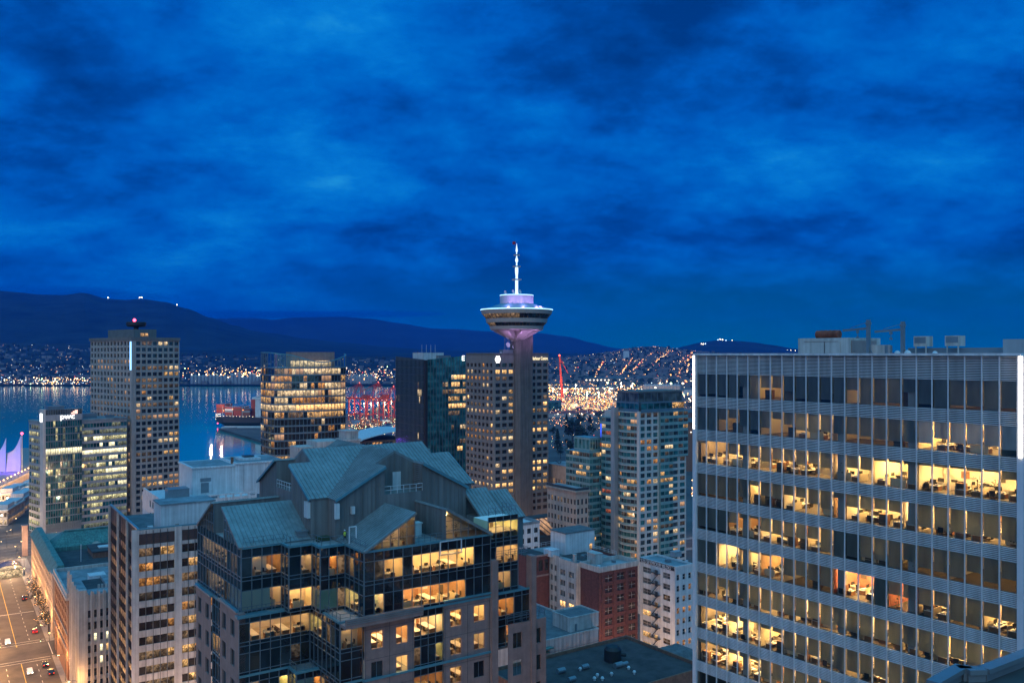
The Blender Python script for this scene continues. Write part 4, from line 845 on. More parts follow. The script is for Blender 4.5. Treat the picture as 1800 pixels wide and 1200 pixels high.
for j in range(NB + 1):
    f_ = MB(); y = D - j * bw; f_.box(-.19, -.03, y - .045, y + .045, 55, ZR - .02); b.part(f_, 'fin', 'fin_metal')
cap_ = MB(); cap_.box(-.42, .4, -.3, D + .3, ZR, ZR + .22); cap_.box(.4, 26, -.3, .2, ZR, ZR + .22); cap_.box(.5, 26, .2, D, ZR - .5, ZR - .4); b.part(cap_, 'coping', 'metal_white')
for y, z0, nm in ((D + .30, WT - FH - WH, 0), (-.28, WT - FH - WH, 1)):
    e_ = MB(); e_.box(-.34, -.05, y - .10, y + .10, z0, ZR - .05); b.part(e_, 'light_strip', 'led_white')
fr = MB(); fr.box(-.3, .2, D + .02, D + .5, 50, ZR); fr.box(-.2, .2, -.5, -.02, 50, ZR); b.part(fr, 'corner_frame', 'fin_metal')
sd = MB()
for i in range(18): sd.box(.2, 26, -.3 + .002, -.06, ZR - .1 - (i + 1) * 2.2 + .05, ZR - .1 - i * 2.2)
b.part(sd, 'side_panels', 'metal_white')
nth = ['topmost', 'second', 'third', 'fourth', 'fifth', 'sixth', 'seventh', 'eighth', 'ninth', 'tenth', 'eleventh']; rr = random.Random(77)
wn = []; kept = 0
for i in range(NR):
    zt = WT - FH * i; zb = zt - WH; segs = LITSEG[i]; covered = set()
    for (j0, j1, st_) in segs:
        covered |= set(range(j0, j1 + 1)); red = i == 5 and j0 in (12, 16)
        key = 'lamp_o%.2f' % st_
        if key not in MATS: glow(key, (1, .56, .20), 235.0 * st_, True)
        dd = rr.choice((4.5, 5.5, 6.5)); room(b, (.22, yb_(j0) - .03), (.22, yb_(j1 + 1) + .03), zb - .30, zt + .01, dd, True, (rr.choice(('room_wall', 'room_wall', 'room_cream', 'room_panel') if not red else ('room_rose',)), 'room_floor', 'room_ceiling'), key, 2.6, 0)
        for j in range(j0, j1 + 1):
            if i > 8 or BL[i][j] in 'X9': continue
            y = (yb_(j) + yb_(j + 1)) / 2; g = 'desks behind the glass of the louvred block'; lab = 'cluttered office desk on the %s storey of the louvred office block' % nth[i]
            c_ = int(BL[i][j])
            for q in ((1.2,) if c_ >= 7 else (1.2, 2.7) if c_ >= 4 else (1.2, 2.7, 4.0)):
                if q < dd - .6 and st_ > .15 and rr.random() < (.8 if q < 2 else .75): put('desk', b, q + rr.uniform(-.2, .2), y + rr.uniform(-.2, .2), zb - .29, rr.choice((0, pi / 2, -pi / 2, pi)), lab, g + ', ' + nth[i] + ' storey')
            if (i, j) in ((2, 21), (2, 22), (5, 3), (6, 2), (2, 12)) or rr.random() < .06: put('potted_plant', b, .75, y, zb - .29, rr.uniform(0, 6), 'leafy potted plant at the glass on the %s storey of the louvred block' % nth[i], 'office plants, %s storey' % nth[i])
            elif rr.random() < .22: put('filing_cabinet', b, .8, y, zb - .29, -pi / 2, 'brown filing cabinet by the glass on the %s storey of the louvred block' % nth[i], 'office cabinets, %s storey' % nth[i])
    j = 0
    while j < NB:                                                     # unlit offices are rooms too
        if j in covered: j += 1; continue
        k = j
        while k + 1 < NB and k + 1 not in covered: k += 1
        room(b, (.22, yb_(j) - .03), (.22, yb_(k + 1) + .03), zb - .30, zt + .01, 6, False, ('room_wall', 'room_floor', 'room_ceiling'), inset=0); j = k + 1
    for q in (4, 12, 17):                                             # round columns stand behind the glass
        cm = MB(); y = yb_(q) - .75; cm.box(.35, .95, y - .35, y + .35, zb - .28, zt); b.part(cm, 'column', 'concrete_pale')
    for j in range(NB):
        y0, y1 = yb_(j) - .045, yb_(j + 1) + .045; c = BL[i][j]; fr_ = 1.0 if c == 'X' else min(int(c) / 10 + rr.uniform(-.02, .03), .97)
        wn.append((i, j, y0, y1, zb, zt, fr_))
wn.sort(key=lambda w: -(1 / (RB.w(0, w[2]).y) ** 2) * (1 if HY + (CAMZ - w[5]) / RB.w(0, w[2]).y * F < 1200 else 0))
rest = MB(); blr = MB()
for k, (i, j, y0, y1, zb, zt, fr_) in enumerate(wn):
    m = MB() if k < 100 else rest; m.face([(0.03, y0, zb), (.03, y1, zb), (.03, y1, zt), (.03, y0, zt)])
    bm_ = MB() if k < 100 else blr; zz_ = zt - (zt - zb) * fr_
    if fr_ > .02: bm_.box(.12, .14, min(y0, y1) + .02, max(y0, y1) - .02, zz_, zt, 1 if (i == 1 and j > 17) else 0)
    if k < 100:
        o = b.part(m, 'window', 'glass_clear_dim')
        if bm_.f: bm_.build('blind', ['blind', 'blind_pale'], o)
tag(b.part(rest, 'further_windows', 'glass_clear_dim'), kind='stuff'); tag(b.part(blr, 'further_blinds', ['blind', 'blind_pale']), kind='stuff')
# plant on its roof: every machine is a part of the roof
def rpx(px, x): return b.solve(px, x, 0, (0, 1))
def rz(py, px, x): return CAMZ - (py - HY) / F * b.w(x, rpx(px, x)).y
x = 6; y0, y1 = rpx(1494, x), rpx(1403, x); mb = MB(); mb.box(x, x + 6, y0, y1, ZR - .4, rz(594, 1450, x)); mb.box(x - .12, x, y0 + 3.6 * .4, y1 - .8, rz(600, 1450, x), rz(599, 1450, x)); mb.box(x - .08, x, rpx(1477, x), rpx(1416, x), ZR, rz(601, 1450, x)); mb.box(x - .12, x - .02, y0 + 3, y0 + 3.06, ZR, rz(601, 1450, x), 1); b.part(mb, 'penthouse', ['stone_white', 'metal_dark'])
mb = MB(); xo = x + 1.2; ya, yc = rpx(1463, xo), rpx(1424, xo); zc = rz(587.5, 1445, xo); r = (rz(580.5, 1445, xo) - zc)
mb.tube([(xo + 1.4, ya, zc), (xo + 1.4, yc, zc)], r * 1.05, 16)
for q in range(1, 5): mb.tube([(xo + 1.4, ya + (yc - ya) * q / 5 - .04, zc), (xo + 1.4, ya + (yc - ya) * q / 5 + .04, zc)], r * 1.12, 16)
b.part(mb, 'tank', 'rust')
mb = MB(); mb.box(x + .2, x + 5, rpx(1514, x + 2), y0 - .02, ZR - .4, rz(598, 1505, x)); b.part(mb, 'rusty_housing', 'stone_pink')
for px, pyt, pxa, pya in ((1526.5, 562, 1482, 579), (1587, 565, 1538, 581)):
    x = 3.5; y = rpx(px, x); ztop = rz(pyt, px, x); za = rz(pya, px, x); ya = rpx(pxa, x); mb = MB()
    mb.box(x - .16, x + .16, y - .16, y + .16, ZR - .4, ztop); mb.box(x - .2, x + .2, y - .22, y + .22, ztop - .5, ztop - .25); mb.bar((x, y, za + .12), (x, ya, za - .05), .16, .22); mb.bar((x, y, ztop - .2), (x, y + (ya - y) * .7, za + .2), .04)
    yh = y + (ya - y) * .42; mb.bar((x, yh, za), (x, yh, za - .75), .05); mb.box(x - .1, x + .1, yh - .12, yh + .12, za - .35, za - .1); mb.box(x - .1, x + .1, yh - .12, yh + .12, za - .9, za - .7); mb.bar((x, y - .02, ZR + .9), (x, y - .55, ZR), .1)
    b.part(mb, 'davit_crane', 'metal_grey')
for px0, px1, py0, py1 in ((1606, 1629, 591, 609), (1661, 1686, 590, 608)):
    x = 5.5; mb = MB(); ya, yc = rpx(px1, x), rpx(px0, x); mb.box(x, x + 1.2, ya, yc, rz(py1, px0, x), rz(py0, px0, x)); mb.box(x - .02, x - .001, ya + .1, yc - .1, rz(py1 - 6, px0, x), rz(py0 + 2, px0, x), 1)
    for q in (ya + .15, yc - .15): mb.box(x + .1, x + .2, q - .05, q + .05, ZR - .4, rz(py1, px0, x))
    b.part(mb, 'cooling_unit', ['stone_white', 'metal_grey'])
mb = MB(); x = 6.5; mb.box(x, x + .3, rpx(1765, x), rpx(1596, x), ZR - .4, rz(611, 1700, x)); b.part(mb, 'screen_wall', 'metal_grey')
mb = MB(); x = 4; mb.box(x, x + 1, rpx(1556, x), rpx(1529, x), ZR - .3, rz(606, 1540, x)); b.part(mb, 'vent_unit', 'stone_white')
mb = MB(); x = 4; mb.tube([(x, rpx(1562, x), ZR), (x, rpx(1562, x), rz(607, 1560, x))], .35, 10); b.part(mb, 'vent_pipe', 'metal_grey')
mb = MB(); x = 5; mb.box(x, x + 4, -.2, rpx(1763, x), ZR - .4, rz(596, 1780, x)); b.part(mb, 'stair_head', 'paint_grey')
for px, h in ((1574, .75), (1592, .9), (1640, .6)): dish(b, 3.0, rpx(px, 3.0), ZR + .1, .32 * h + .1, rad(90))

# ---------------------------------------------------------------- curved dark sliver between the towers
b = Bld('office_building', 'dark rounded office building squeezed beside the louvred block', 1262, 140, 35)
D = b.solve(1209, d=(0, 1)); H = b.zat(866, 0, D); wall = MB(); fh = 3.55; n = int(H / fh); r_ = 3.4
fS = rows_lit({1: .15, 3: .9, 4: .25, 5: .8, 6: .15, 7: .35, 8: .1}, .3, ['lit_warm', 'lit_dim', 'lit_warm'], 'lit_dim', 71)
pp = [(4.5, D)] + [(r_ - r_ * sin(rad(t)), D - r_ + r_ * cos(rad(t))) for t in (15, 40, 65, 90)] + [(0, D - r_ - (D - r_) * k / 6) for k in range(1, 7)]
for k in range(len(pp) - 1): b.facade(wall, pp[k], pp[k + 1], H - 1.4 - n * fh, H - 1.4, 1, n, (.10, .10, .2, .14), .25, 'glass_brown', lambda i, _, k=k: fS(i, k))
wall.prism([(x + .45, y - .2) for x, y in reversed(pp)] + [(9, D - .2), (9, 0)][0:2], 0, H - .3); b.part(wall, 'wall', 'concrete_dark')
mb = MB(); P2 = [(x - .5, y + .3) for x, y in reversed(pp)] + [(9, D + .3), (9, 0)]; mb.prism(P2, H - 1.2, H - .8); mb.prism([(x + .25, y) for x, y in P2], H - .8, H); b.part(mb, 'cornice', 'concrete_dark'); b.finish()
# ---------------------------------------------------------------- the stepped tower with the folded metal roofs (centre)
b = Bld('office_tower', 'stepped granite and dark glass tower crowned with folded teal metal gable roofs', 0, 110.66, 35, X=-30.4)
CB = b; e5 = random.Random(5)
xc, yc, LL, HA, NW, ND, ZA, KK = 23.6, 22.6, 13.6, 11.0, 3.2, 3.0, 89.9, .53
ZE = ZA - KK * HA; ZT = 78.3
roof = MB(); wal = MB(); rl_ = MB()
for q in range(4):                                                    # four wings of the cross gable; coordinates (a across, d outwards)
    ca, sa = [(1, 0), (0, 1), (-1, 0), (0, -1)][q]
    M = lambda a, d, z: (xc + ca * a + sa * d, yc + sa * a - ca * d, z)
    for s in (-1, 1):
        o_ = .35
        poly = [(0, 0), (0, LL - ND), (s * NW, LL - ND), (s * NW, LL + o_), (s * (HA + .25), LL + o_), (s * (HA + .25), HA + .25)]
        P = [M(a, d, ZA + .3 - KK * abs(a)) for a, d in poly]
        slab(roof, P, .28); dn = Vector(M(s, 0, -KK)) - Vector(M(0, 0, 0)); seams(roof, P, dn, .62, .05, .10)
        W = lambda a, z: M(s * a, LL, z)
        wal.face([W(HA, ZT), W(NW, ZT), W(NW, ZA - KK * NW), W(HA, ZE)]); wal.face([M(s * NW, LL, 84.2), M(s * NW, LL - ND, 84.2), M(s * NW, LL - ND, ZA - KK * NW), M(s * NW, LL, ZA - KK * NW)])
        wal.face([M(s * HA, LL, ZT), M(s * HA, HA, ZT), M(s * HA, HA, ZE), M(s * HA, LL, ZE)])
        for k in range(1, 11):
            a = NW + (HA - NW) * k / 11; p = Vector(M(s * a, LL + .02, ZT)); wal.bar(p, (p.x, p.y, ZA - KK * a - .05), .07, .07)
        n_ = [M(s * NW, LL + .42, ZA + .05 - KK * NW), M(s * (HA + .2), LL + .42, ZA + .05 - KK * (HA + .2))]; tm = MB(); tm.bar(n_[0], n_[1], .12, .35); b.part(tm, 'verge_trim', 'coping_blue')
    wal.face([M(-NW, LL, ZT), M(NW, LL, ZT), M(NW, LL, 84.2), M(-NW, LL, 84.2)]); wal.face([M(-NW, LL, 84.2), M(NW, LL, 84.2), M(NW, LL - ND, 84.2), M(-NW, LL - ND, 84.2)])
    wal.face([M(-NW, LL - ND, 84.2), M(NW, LL - ND, 84.2), M(NW, LL - ND, ZA - KK * NW), M(0, LL - ND, ZA), M(-NW, LL - ND, ZA - KK * NW)])
    for k in range(1, 8): a = -NW + 2 * NW * k / 8; wal.bar(M(a, LL - ND + .02, 84.2), M(a, LL - ND + .02, ZA - KK * abs(a)), .07, .07)
    rail(rl_, [M(-NW, LL - .1, 84.2), M(NW, LL - .1, 84.2)], 1.15, 1.0, .07, 2)
    detail = MB()
    for k in range(12): z = 84.6 + k * .3; detail.bar(M(NW - .06, LL - .4, z), M(NW - .06, LL - ND + .5, z), .1, .12)
    b.part(detail, 'louvre', 'metal_grey'); detail = MB(); detail.hexa([M(-.4, LL - ND + .05, 84.2), M(1.0, LL - ND + .05, 84.2), M(1.0, LL - ND + .12, 84.2), M(-.4, LL - ND + .12, 84.2)], [M(-.4, LL - ND + .05, 87.0), M(1.0, LL - ND + .05, 87.0), M(1.0, LL - ND + .12, 87.0), M(-.4, LL - ND + .12, 87.0)], 0); b.part(detail, 'door', 'paint_white')
b.part(roof, 'roof', 'roof_metal'); b.part(wal, 'upper_wall', 'cladding'); b.part(rl_, 'niche_railing', 'metal_white')
for (px0, px1, py0, py1, x, y) in ((537, 543.5, 880, 908, None, None), (588.5, 596, 885, 912, None, None), (617, 623, 890, 903, None, None)):
    # white downpipe hoppers fixed to the corner walls
    yy = yc - LL - .25 if px0 > 560 else None
    if px0 > 560: xx = b.solve(px0, 0, yy); xx2 = b.solve(px1, 0, yy); mb = MB(); mb.box(xx, xx2, yy - .25, yy + .2, b.zat(py1, xx, yy), b.zat(py0, xx, yy))
    else: xx = xc - LL - .25; y2_ = b.solve(px1, xx, 0, (0, 1)); y1_ = b.solve(px0, xx, 0, (0, 1)); mb = MB(); mb.box(xx - .25, xx + .2, y2_, y1_, b.zat(py1, xx, y1_), b.zat(py0, xx, y1_))
    b.part(mb, 'white_hopper', 'paint_white')
mb = MB(); mb.box(13.2, 14.3, 11.48, 11.56, ZT + .1, ZT + 2.8); mb.box(12.52, 12.58, 12.3, 13.6, ZT + .1, ZT + 2.8); b.part(mb, 'lit_doorway', 'lit_warm')

# plan of the three tiers, near side, left to right
T1 = [(0, 33), (0, 11.8), (5.7, 11.8), (5.7, 9.0), (9.1, 9.0), (9.1, 6.1), (12.8, 6.1), (12.8, 0), (33.2, 0), (33.2, .6), (38.6, .6), (38.6, 9)]
T2 = [(-.6, 33), (-.6, 11.0), (9.6, 11.0), (9.6, .6), (12.8, .6), (12.8, -.05), (33.2, -.05), (33.2, .3), (40.6, .3), (40.6, 8)]
T3 = [(-.6, 33), (-.6, 11.0), (6.4, 11.0), (6.4, 8.0), (10, 8), (10, .6), (12.8, .6), (12.8, -.05), (33.2, -.05), (33.2, .3), (43.4, .3), (43.4, 9)]
ZT2, ZT3, ZT4 = 69.2, 61.0, 20.0
def far_poly(P): return P + [(45, 34), (34, 45), (12, 45), (12, 33)]
# body behind the glass: dark core and floor plates
mb = MB()
def inset_poly(P, d): return [(x + d * (1 if x < 22 else -.6), y + d) for x, y in P]
mb.prism([(7, 45), (7, 18), (17, 18), (17, 7), (36, 7), (36, 45)], 10, ZT - .1); b.part(mb, 'core', 'room_dark')
fl = MB()
for P, za, zb_ in ((T1, ZT2, ZT), (T2, ZT3, ZT2), (T3, ZT4, ZT3)):
    fl.prism([(x + .22 if x < 30 else x - .2, y + .22) for x, y in far_poly(P)], zb_ - .25, zb_ - .02)
b.part(fl, 'terrace', 'roof_membrane')
fm = MB(); GL = ['glass_black', 'glass', 'glass_black', 'glass_brown']
def curt(p0, p1, zt, floors, bays, lit=(), fh=4.1, clear=(), wlo=.55, whi=3.1, depth=4.5, lamp='lamp_office'):
    """curtain wall: mullions, two transoms and a spandrel per storey; lit bays get clear glass and a real room"""
    dx, dy = p1[0] - p0[0], p1[1] - p0[1]; Ln = math.hypot(dx, dy); dx /= Ln; dy /= Ln; nx, ny = dy, -dx; w = Ln / bays
    P = lambda a, z, r=0: (p0[0] + dx * a + nx * r, p0[1] + dy * a + ny * r, z); zlow = zt - floors * fh
    for k in range(bays + 1): fm.bar(P(k * w, zlow, .05), P(k * w, zt, .05), .09, .14, 0, up=(nx, ny, 0))
    for f in range(floors):
        z0 = zt - (f + 1) * fh
        for zq in (z0 + .03, z0 + wlo, z0 + whi): fm.bar(P(0, zq, .05), P(Ln, zq, .05), .12, .08, 0)
        fm.face([P(0, z0), P(Ln, z0), P(Ln, z0 + wlo), P(0, z0 + wlo)], 1); fm.face([P(0, z0 + whi), P(Ln, z0 + whi), P(Ln, z0 + fh), P(0, z0 + fh)], 1)
        for k in range(bays):
            L_ = (f, k) in lit
            b.wins.append((P(k * w + .04, z0 + wlo), P((k + 1) * w - .04, z0 + wlo), P((k + 1) * w - .04, z0 + whi), P(k * w + .04, z0 + whi), 'glass_clear' if L_ else (e5.choice(('lit_faint', 'lit_dim', 'lit_faint')) if e5.random() < .2 else e5.choice(GL)), (0, 0), .06, (nx, ny), 'window', 1))  # faint emission in some unlit panes stands in for reflected city lights
        ks = sorted(k for (ff, k) in lit if ff == f); i = 0
        while i < len(ks):
            j = i
            while j + 1 < len(ks) and ks[j + 1] == ks[j] + 1: j += 1
            a0, a1 = ks[i] * w + .02, (ks[j] + 1) * w - .02
            room(b, P(a0, 0, -.05)[:2], P(a1, 0, -.05)[:2], z0 + .2, z0 + whi + .15, depth, True, lamp=lamp, every=2.2, inset=0)
            n = max(1, int((a1 - a0) / 2.0))
            for q in range(n):
                a = a0 + (a1 - a0) * (q + .5) / n; c = P(a, 0, -1.3); rz_ = math.atan2(dy, dx)
                if depth > 4 and e5.random() < .4: c = P(a, 0, -.4); put('long_table', b, c[0], c[1], z0 + .21, rz_, 'pale meeting table in a lit room of the stepped granite tower', 'meeting tables in the stepped tower')
                else: put('desk', b, c[0], c[1], z0 + .21, rz_ + e5.choice((0, pi / 2, pi)), 'office desk behind the dark glass of the stepped granite tower', 'desks in the stepped tower')
            i = j + 1
    return P
A = lambda *fk: set(fk)
def runs(*r): return {(f, k) for f, a, c in r for k in range(a, c + 1)}
# tier 1: two storeys under the terrace
curt(T1[0], T1[1], ZT, 2, 14, runs((0, 2, 9), (0, 11, 12), (1, 4, 8), (1, 10, 13)), 4.55, whi=3.3, depth=4, lamp='lamp_room'); curt(T1[1], T1[2], ZT, 2, 4, runs((0, 1, 3), (1, 0, 3)), 4.55, whi=3.2, depth=5)
curt(T1[2], T1[3], ZT, 2, 2, set(), 4.55, whi=3.2); curt(T1[3], T1[4], ZT, 2, 2, runs((0, 1, 1), (1, 0, 1)), 4.55, whi=3.2, depth=2.6); curt(T1[4], T1[5], ZT, 2, 2, runs((1, 0, 1)), 4.55, whi=3.2, depth=2.8); curt(T1[5], T1[6], ZT, 2, 3, runs((0, 1, 1), (1, 0, 1)), 4.55, whi=3.2, depth=3)
curt(T1[6], T1[7], ZT, 2, 4, runs((0, 1, 1), (1, 0, 2)), 4.55, whi=3.2, depth=3); curt(T1[7], T1[8], ZT, 2, 14, runs((0, 2, 3), (0, 5, 8), (0, 9, 11), (1, 1, 1), (1, 4, 6), (1, 7, 7), (1, 8, 10)), 4.55, whi=3.2, depth=4.5)
curt(T1[9], T1[10], ZT + 2.4, 3, 4, runs((0, 0, 3), (1, 1, 3), (2, 1, 2)), 3.8, whi=3.1, depth=4)
# tier 2
curt(T2[1], T2[2], ZT2, 2, 7, runs((0, 1, 6)), 4.1, depth=6.5); curt(T2[2], T2[3], ZT2, 2, 7, runs((0, 0, 2), (0, 5, 5)), 4.1, depth=3.5); curt(T2[3], T2[4], ZT2, 2, 2, runs((0, 0, 1)), 4.1, depth=4)
curt(T2[7], T2[8], ZT2 + .2, 2, 5, runs((0, 1, 2), (1, 2, 3)), 4.1, depth=4)
# tier 3 and down
curt(T3[1], T3[2], ZT3, 9, 5, runs((0, 4, 4), (2, 0, 2), (3, 1, 3)), 4.1, depth=4); curt(T3[2], T3[3], ZT3, 9, 2, runs((0, 0, 1), (2, 0, 1)), 4.1, depth=2.5); curt(T3[3], T3[4], ZT3, 9, 3, runs((0, 0, 2), (2, 0, 1)), 4.1, depth=3)
curt(T3[4], T3[5], ZT3, 9, 5, runs((0, 0, 0), (1, 1, 3)), 4.1, depth=3); curt(T3[5], T3[6], ZT3, 9, 2, runs((1, 0, 1)), 4.1, depth=3.5); curt(T3[8], T3[9], ZT3 - 4, 8, 3, runs((0, 0, 1), (1, 0, 0)), 4.1, depth=3)
# granite on the two gable fronts below the tier-2 line, glass strip between
gr = MB(); gm = 'glass_clear'
zg = 69.0; fhg = 4.1; nf = 10
def granite(p0, p1, cols, zt, nf, litset, seed):
    rr = random.Random(seed)
    b.facade(gr, p0, p1, zt - nf * fhg - .6, zt - .6, cols, nf, (.27, .27, .24, .20), .22, 'glass', lambda i, j: ('glass_clear' if (i, j) in litset else rr.choice(GL)), (1, 0), .07)
    gr.face([(*p0, zt - .6), (*p1, zt - .6), (*p1, zt), (*p0, zt)])
granite((12.8, -.05), (20.4, -.05), 2, zg - .2, nf, {(0, 0), (0, 1), (1, 1), (2, 1), (3, 0)}, 3); granite((25.2, -.05), (33.2, -.05), 2, zg + .6, nf, {(0, 0), (0, 1), (1, 0), (1, 1), (2, 0), (3, 1)}, 4)
for i in range(4):
    z1_ = zg - .2 - .6 - i * fhg; room(b, (13, .25), (20.2, .25), z1_ - fhg + .7, z1_ - .5, 5, True, every=2.4, inset=0); room(b, (25.4, .25), (33, .25), z1_ - fhg + 1.5, z1_ + .3, 5, True, every=2.4, inset=0)
    for x in (14.6, 16.4, 18.4): put('long_table', b, x, .7, z1_ - fhg + .72, 0, 'pale meeting table in a lit room of the stepped granite tower', 'meeting tables in the stepped tower')
    for x in (26.8, 29, 31.2): put('long_table', b, x, .7, z1_ - fhg + 1.52, 0, 'pale meeting table in a lit room of the stepped granite tower', 'meeting tables in the stepped tower')
granite((-.6, 32), (-.6, 24), 2, zg, nf, set(), 6); granite((-.6, 19.6), (-.6, 11.9), 2, zg + .6, nf, {(1, 0)}, 7)
gr.box(33.2, 34.3, -.5, .5, 50, 74.5); gr.box(40.5, 41.4, -.4, 1, 50, 74.2); gr.box(-.62, .3, 11.0, 11.9, 20, zg + .6); gr.box(12.2, 12.82, -.3, .62, 20, ZT3 - 4)
granite((36.2, -.2), (43.4, -.2), 2, 64.4, 9, {(1, 0)}, 8)
for x0, x1 in ((12.8, 20.4), (25.2, 33.2)): gr.box(x0, x1, -.3, .1, zg - .19 if x0 < 20 else zg + .61, zg + .05 if x0 < 20 else zg + .85, 1)
gr.box(-.85, -.3, 23.8, 32.2, zg + .01, zg + .25, 1); gr.box(-.85, -.3, 11.7, 19.8, zg + .61, zg + .85, 1)
for x in (13, 16.6, 20.2, 25.4, 29.2, 33.0): gr.box(x - .03, x + .03, -.07, -.052, 22, zg - .3, 2)
for i in range(10): gr.box(12.8, 20.4, -.07, -.052, zg - 1.2 - i * fhg - .02, zg - 1.2 - i * fhg + .02, 2); gr.box(25.2, 33.2, -.07, -.052, zg - .4 - i * fhg - .02, zg - .4 - i * fhg + .02, 2)
b.part(gr, 'granite_wall', ['stone_pink', 'coping_blue', 'metal_dark'])
curt((20.4, .3), (25.2, .3), zg, 10, 4, runs((0, 0, 3), (2, 0, 3), (1, 3, 3)), 4.1, depth=5); curt((-.3, 24), (-.3, 19.6), zg, 10, 3, runs((1, 0, 2)), 4.1, depth=4)
# lower gables in glass, split by the open slot in the middle of each front
groof = MB(); gwal = MB()
for face in (0, 1):
    M = (lambda a, d, z: (12.8 + a, d, z)) if face == 0 else (lambda a, d, z: (d, 11.8 + a, z))
    for s in (-1, 1):
        gwal = MB(); A_ = lambda h: 10.2 + s * h                                   # h: distance from the gable's axis
        zE, zP = ZT + .15, ZT + 4.7; e0, e1 = 10.4, 2.5; zz_ = lambda h: zE + (zP - zE) * (e0 - h) / (e0 - e1); back = 9.4 if face == 0 else 10.3
        Pq = [M(A_(e0), -.45, zz_(e0)), M(A_(e0), back, zz_(e0)), M(A_(e1), back, zz_(e1)), M(A_(e1), -.45, zz_(e1))]
        slab(groof, Pq, .3); dn = Vector(M(s, 0, -(zP - zE) / (e0 - e1))) - Vector(M(0, 0, 0)); seams(groof, Pq, dn, .62, .05, .10)
        gwal.face([M(A_(e1), -.02, ZT), M(A_(e1), back, ZT), M(A_(e1), back, zz_(e1) - .2), M(A_(e1), -.02, zz_(e1) - .2)], 0)
        for k in range(1, 6): gwal.bar(M(A_(e1) - s * .03, back * k / 6, ZT), M(A_(e1) - s * .03, back * k / 6, zz_(e1) - .25), .06, .06, 0)
        hs = [e0 - .3 - (e0 - .3 - e1) * k / 6 for k in range(7)]
        for h0, h1 in zip(hs, hs[1:]): gwal.face([M(A_(h0), .0, ZT), M(A_(h1), .0, ZT), M(A_(h1), .0, zz_(h1) - .28), M(A_(h0), .0, zz_(h0) - .28)], 2)
        for h in hs: gwal.bar(M(A_(h), -.06, ZT), M(A_(h), -.06, zz_(h) - .25), .09, .1, 1)
        gwal.bar(M(A_(hs[2]), -.06, ZT + 1.4), M(A_(e1), -.06, ZT + 1.4), .08, .08, 1); gwal.bar(M(A_(hs[4]), -.06, ZT + 2.8), M(A_(e1), -.06, ZT + 2.8), .08, .08, 1)
        gwal.face([M(A_(hs[0]), 4.5, ZT), M(A_(e1), 4.5, ZT), M(A_(e1), 4.5, zz_(e1) - .3), M(A_(hs[0]), 4.5, zz_(hs[0]) - .3)], 3)
        b.part(gwal, 'glazed_gable', ['cladding', 'mullion_blue', 'glass_clear', 'room_wall'])
        lm = MB(); h = 4.0; q = [M(A_(h - .5), 2.9, zz_(h) - .75), M(A_(h + .5), 2.9, zz_(h) - .75), M(A_(h + .5), 3.2, zz_(h) - .75), M(A_(h - .5), 3.2, zz_(h) - .75)]; lm.face(q); b.part(lm, 'attic_light', 'lamp_office')
        if face == 0 or s == 1:
            for h in (3.4, 5.2):
                p = M(A_(h), 1.6, 0); put('potted_plant', b, p[0], p[1], ZT + .02, e5.random() * 6, 'leafy plant behind a glazed gable at the top of the stepped tower', 'plants in the glazed gables')
b.part(groof, 'lower_roof', 'roof_metal')
for (x0, x1, zo) in ((34.6, 39.0, 0), (39.0, 43.0, -.6)):             # the wing roofs on the far right, stepped
    mb = MB(); Pq = [(x0, 4.6, 79.9 + zo), (x1, 4.6, 79.9 + zo), (x1, 10, 83.6 + zo), (x0, 10, 83.6 + zo)]; slab(mb, Pq, .3); seams(mb, Pq, (0, -1, -.68), .62, .05, .1); mb.box(x0 + .1, x1 - .1, 9.7, 10, ZT, 83.3 + zo); mb.box(x0 + .1, x1 - .1, 5.2, 9.7, ZT - 4, 79.7 + zo); b.part(mb, 'wing_roof', 'roof_metal')
# ledges, balconies, railings
lg = MB()
for P, z in ((T1, ZT), (T2, ZT2), (T3, ZT3)):
    for p, q in zip(P[1:8], P[2:9]): lg.bar((p[0], p[1], z + .02), (q[0], q[1], z + .02), .35, .30)
lg.box(-.9, 5.9, 10.7, 11.9, ZT2 - .25, ZT2 + .12); lg.box(9.4, 21, -1.6, .1, ZT2 - .35, ZT2 + .05, 1); lg.box(9.4, 21, -1.65, -1.4, ZT2 + .05, ZT2 + .95, 1); lg.box(6.1, 10.3, 7.7, 8.3, ZT3 - .1, ZT3 + .2)
for z in (ZT2 + .25, ZT2 + .5, ZT2 + .75): lg.box(9.6, 20.8, -1.70, -1.652, z - .04, z + .04, 2)
b.part(lg, 'ledge', ['coping_blue', 'stone_pink', 'metal_grey'])
rl_ = MB(); i_ = .35
rail(rl_, [(x + i_, y + i_, ZT + .15) for x, y in T1[1:8]], 1.15, 1.4, .06, 2); rail(rl_, [(20.4, .3, ZT), (25.1, .3, ZT)], 1.2, 1, .06, 3); rail(rl_, [(-.7, 11.0, ZT2 + .1), (5.7, 10.9, ZT2 + .1)], 1.1, 1.2, .06, 2)
rail(rl_, [(9.7, 10.9, ZT2), (9.7, .8, ZT2), (12.6, .8, ZT2)], 1.1, 1.3, .06, 2); rail(rl_, [(6.5, 10.9, ZT3), (6.5, 8.1, ZT3), (9.9, 8.1, ZT3), (9.9, 1, ZT3)], 1.1, 1.2, .06, 2)
rail(rl_, [(33.4, .8, ZT + 2.6), (38.4, .8, ZT + 2.6), (38.4, 4.5, ZT + 2.6)], 1.1, 1.2, .06, 2); rail(rl_, [(34.4, .5, 74.4), (40.4, .5, 74.4), (40.4, 5, 74.4)], 1.1, 1.2, .06, 3); rail(rl_, [(36.3, 0, 64.6), (43.3, 0, 64.6), (43.3, 5, 64.6)], 1.1, 1.2, .06, 3)
b.part(rl_, 'railing', 'mullion_blue')
b.part(fm, 'curtain_frame', ['mullion_blue', 'glass_black'])
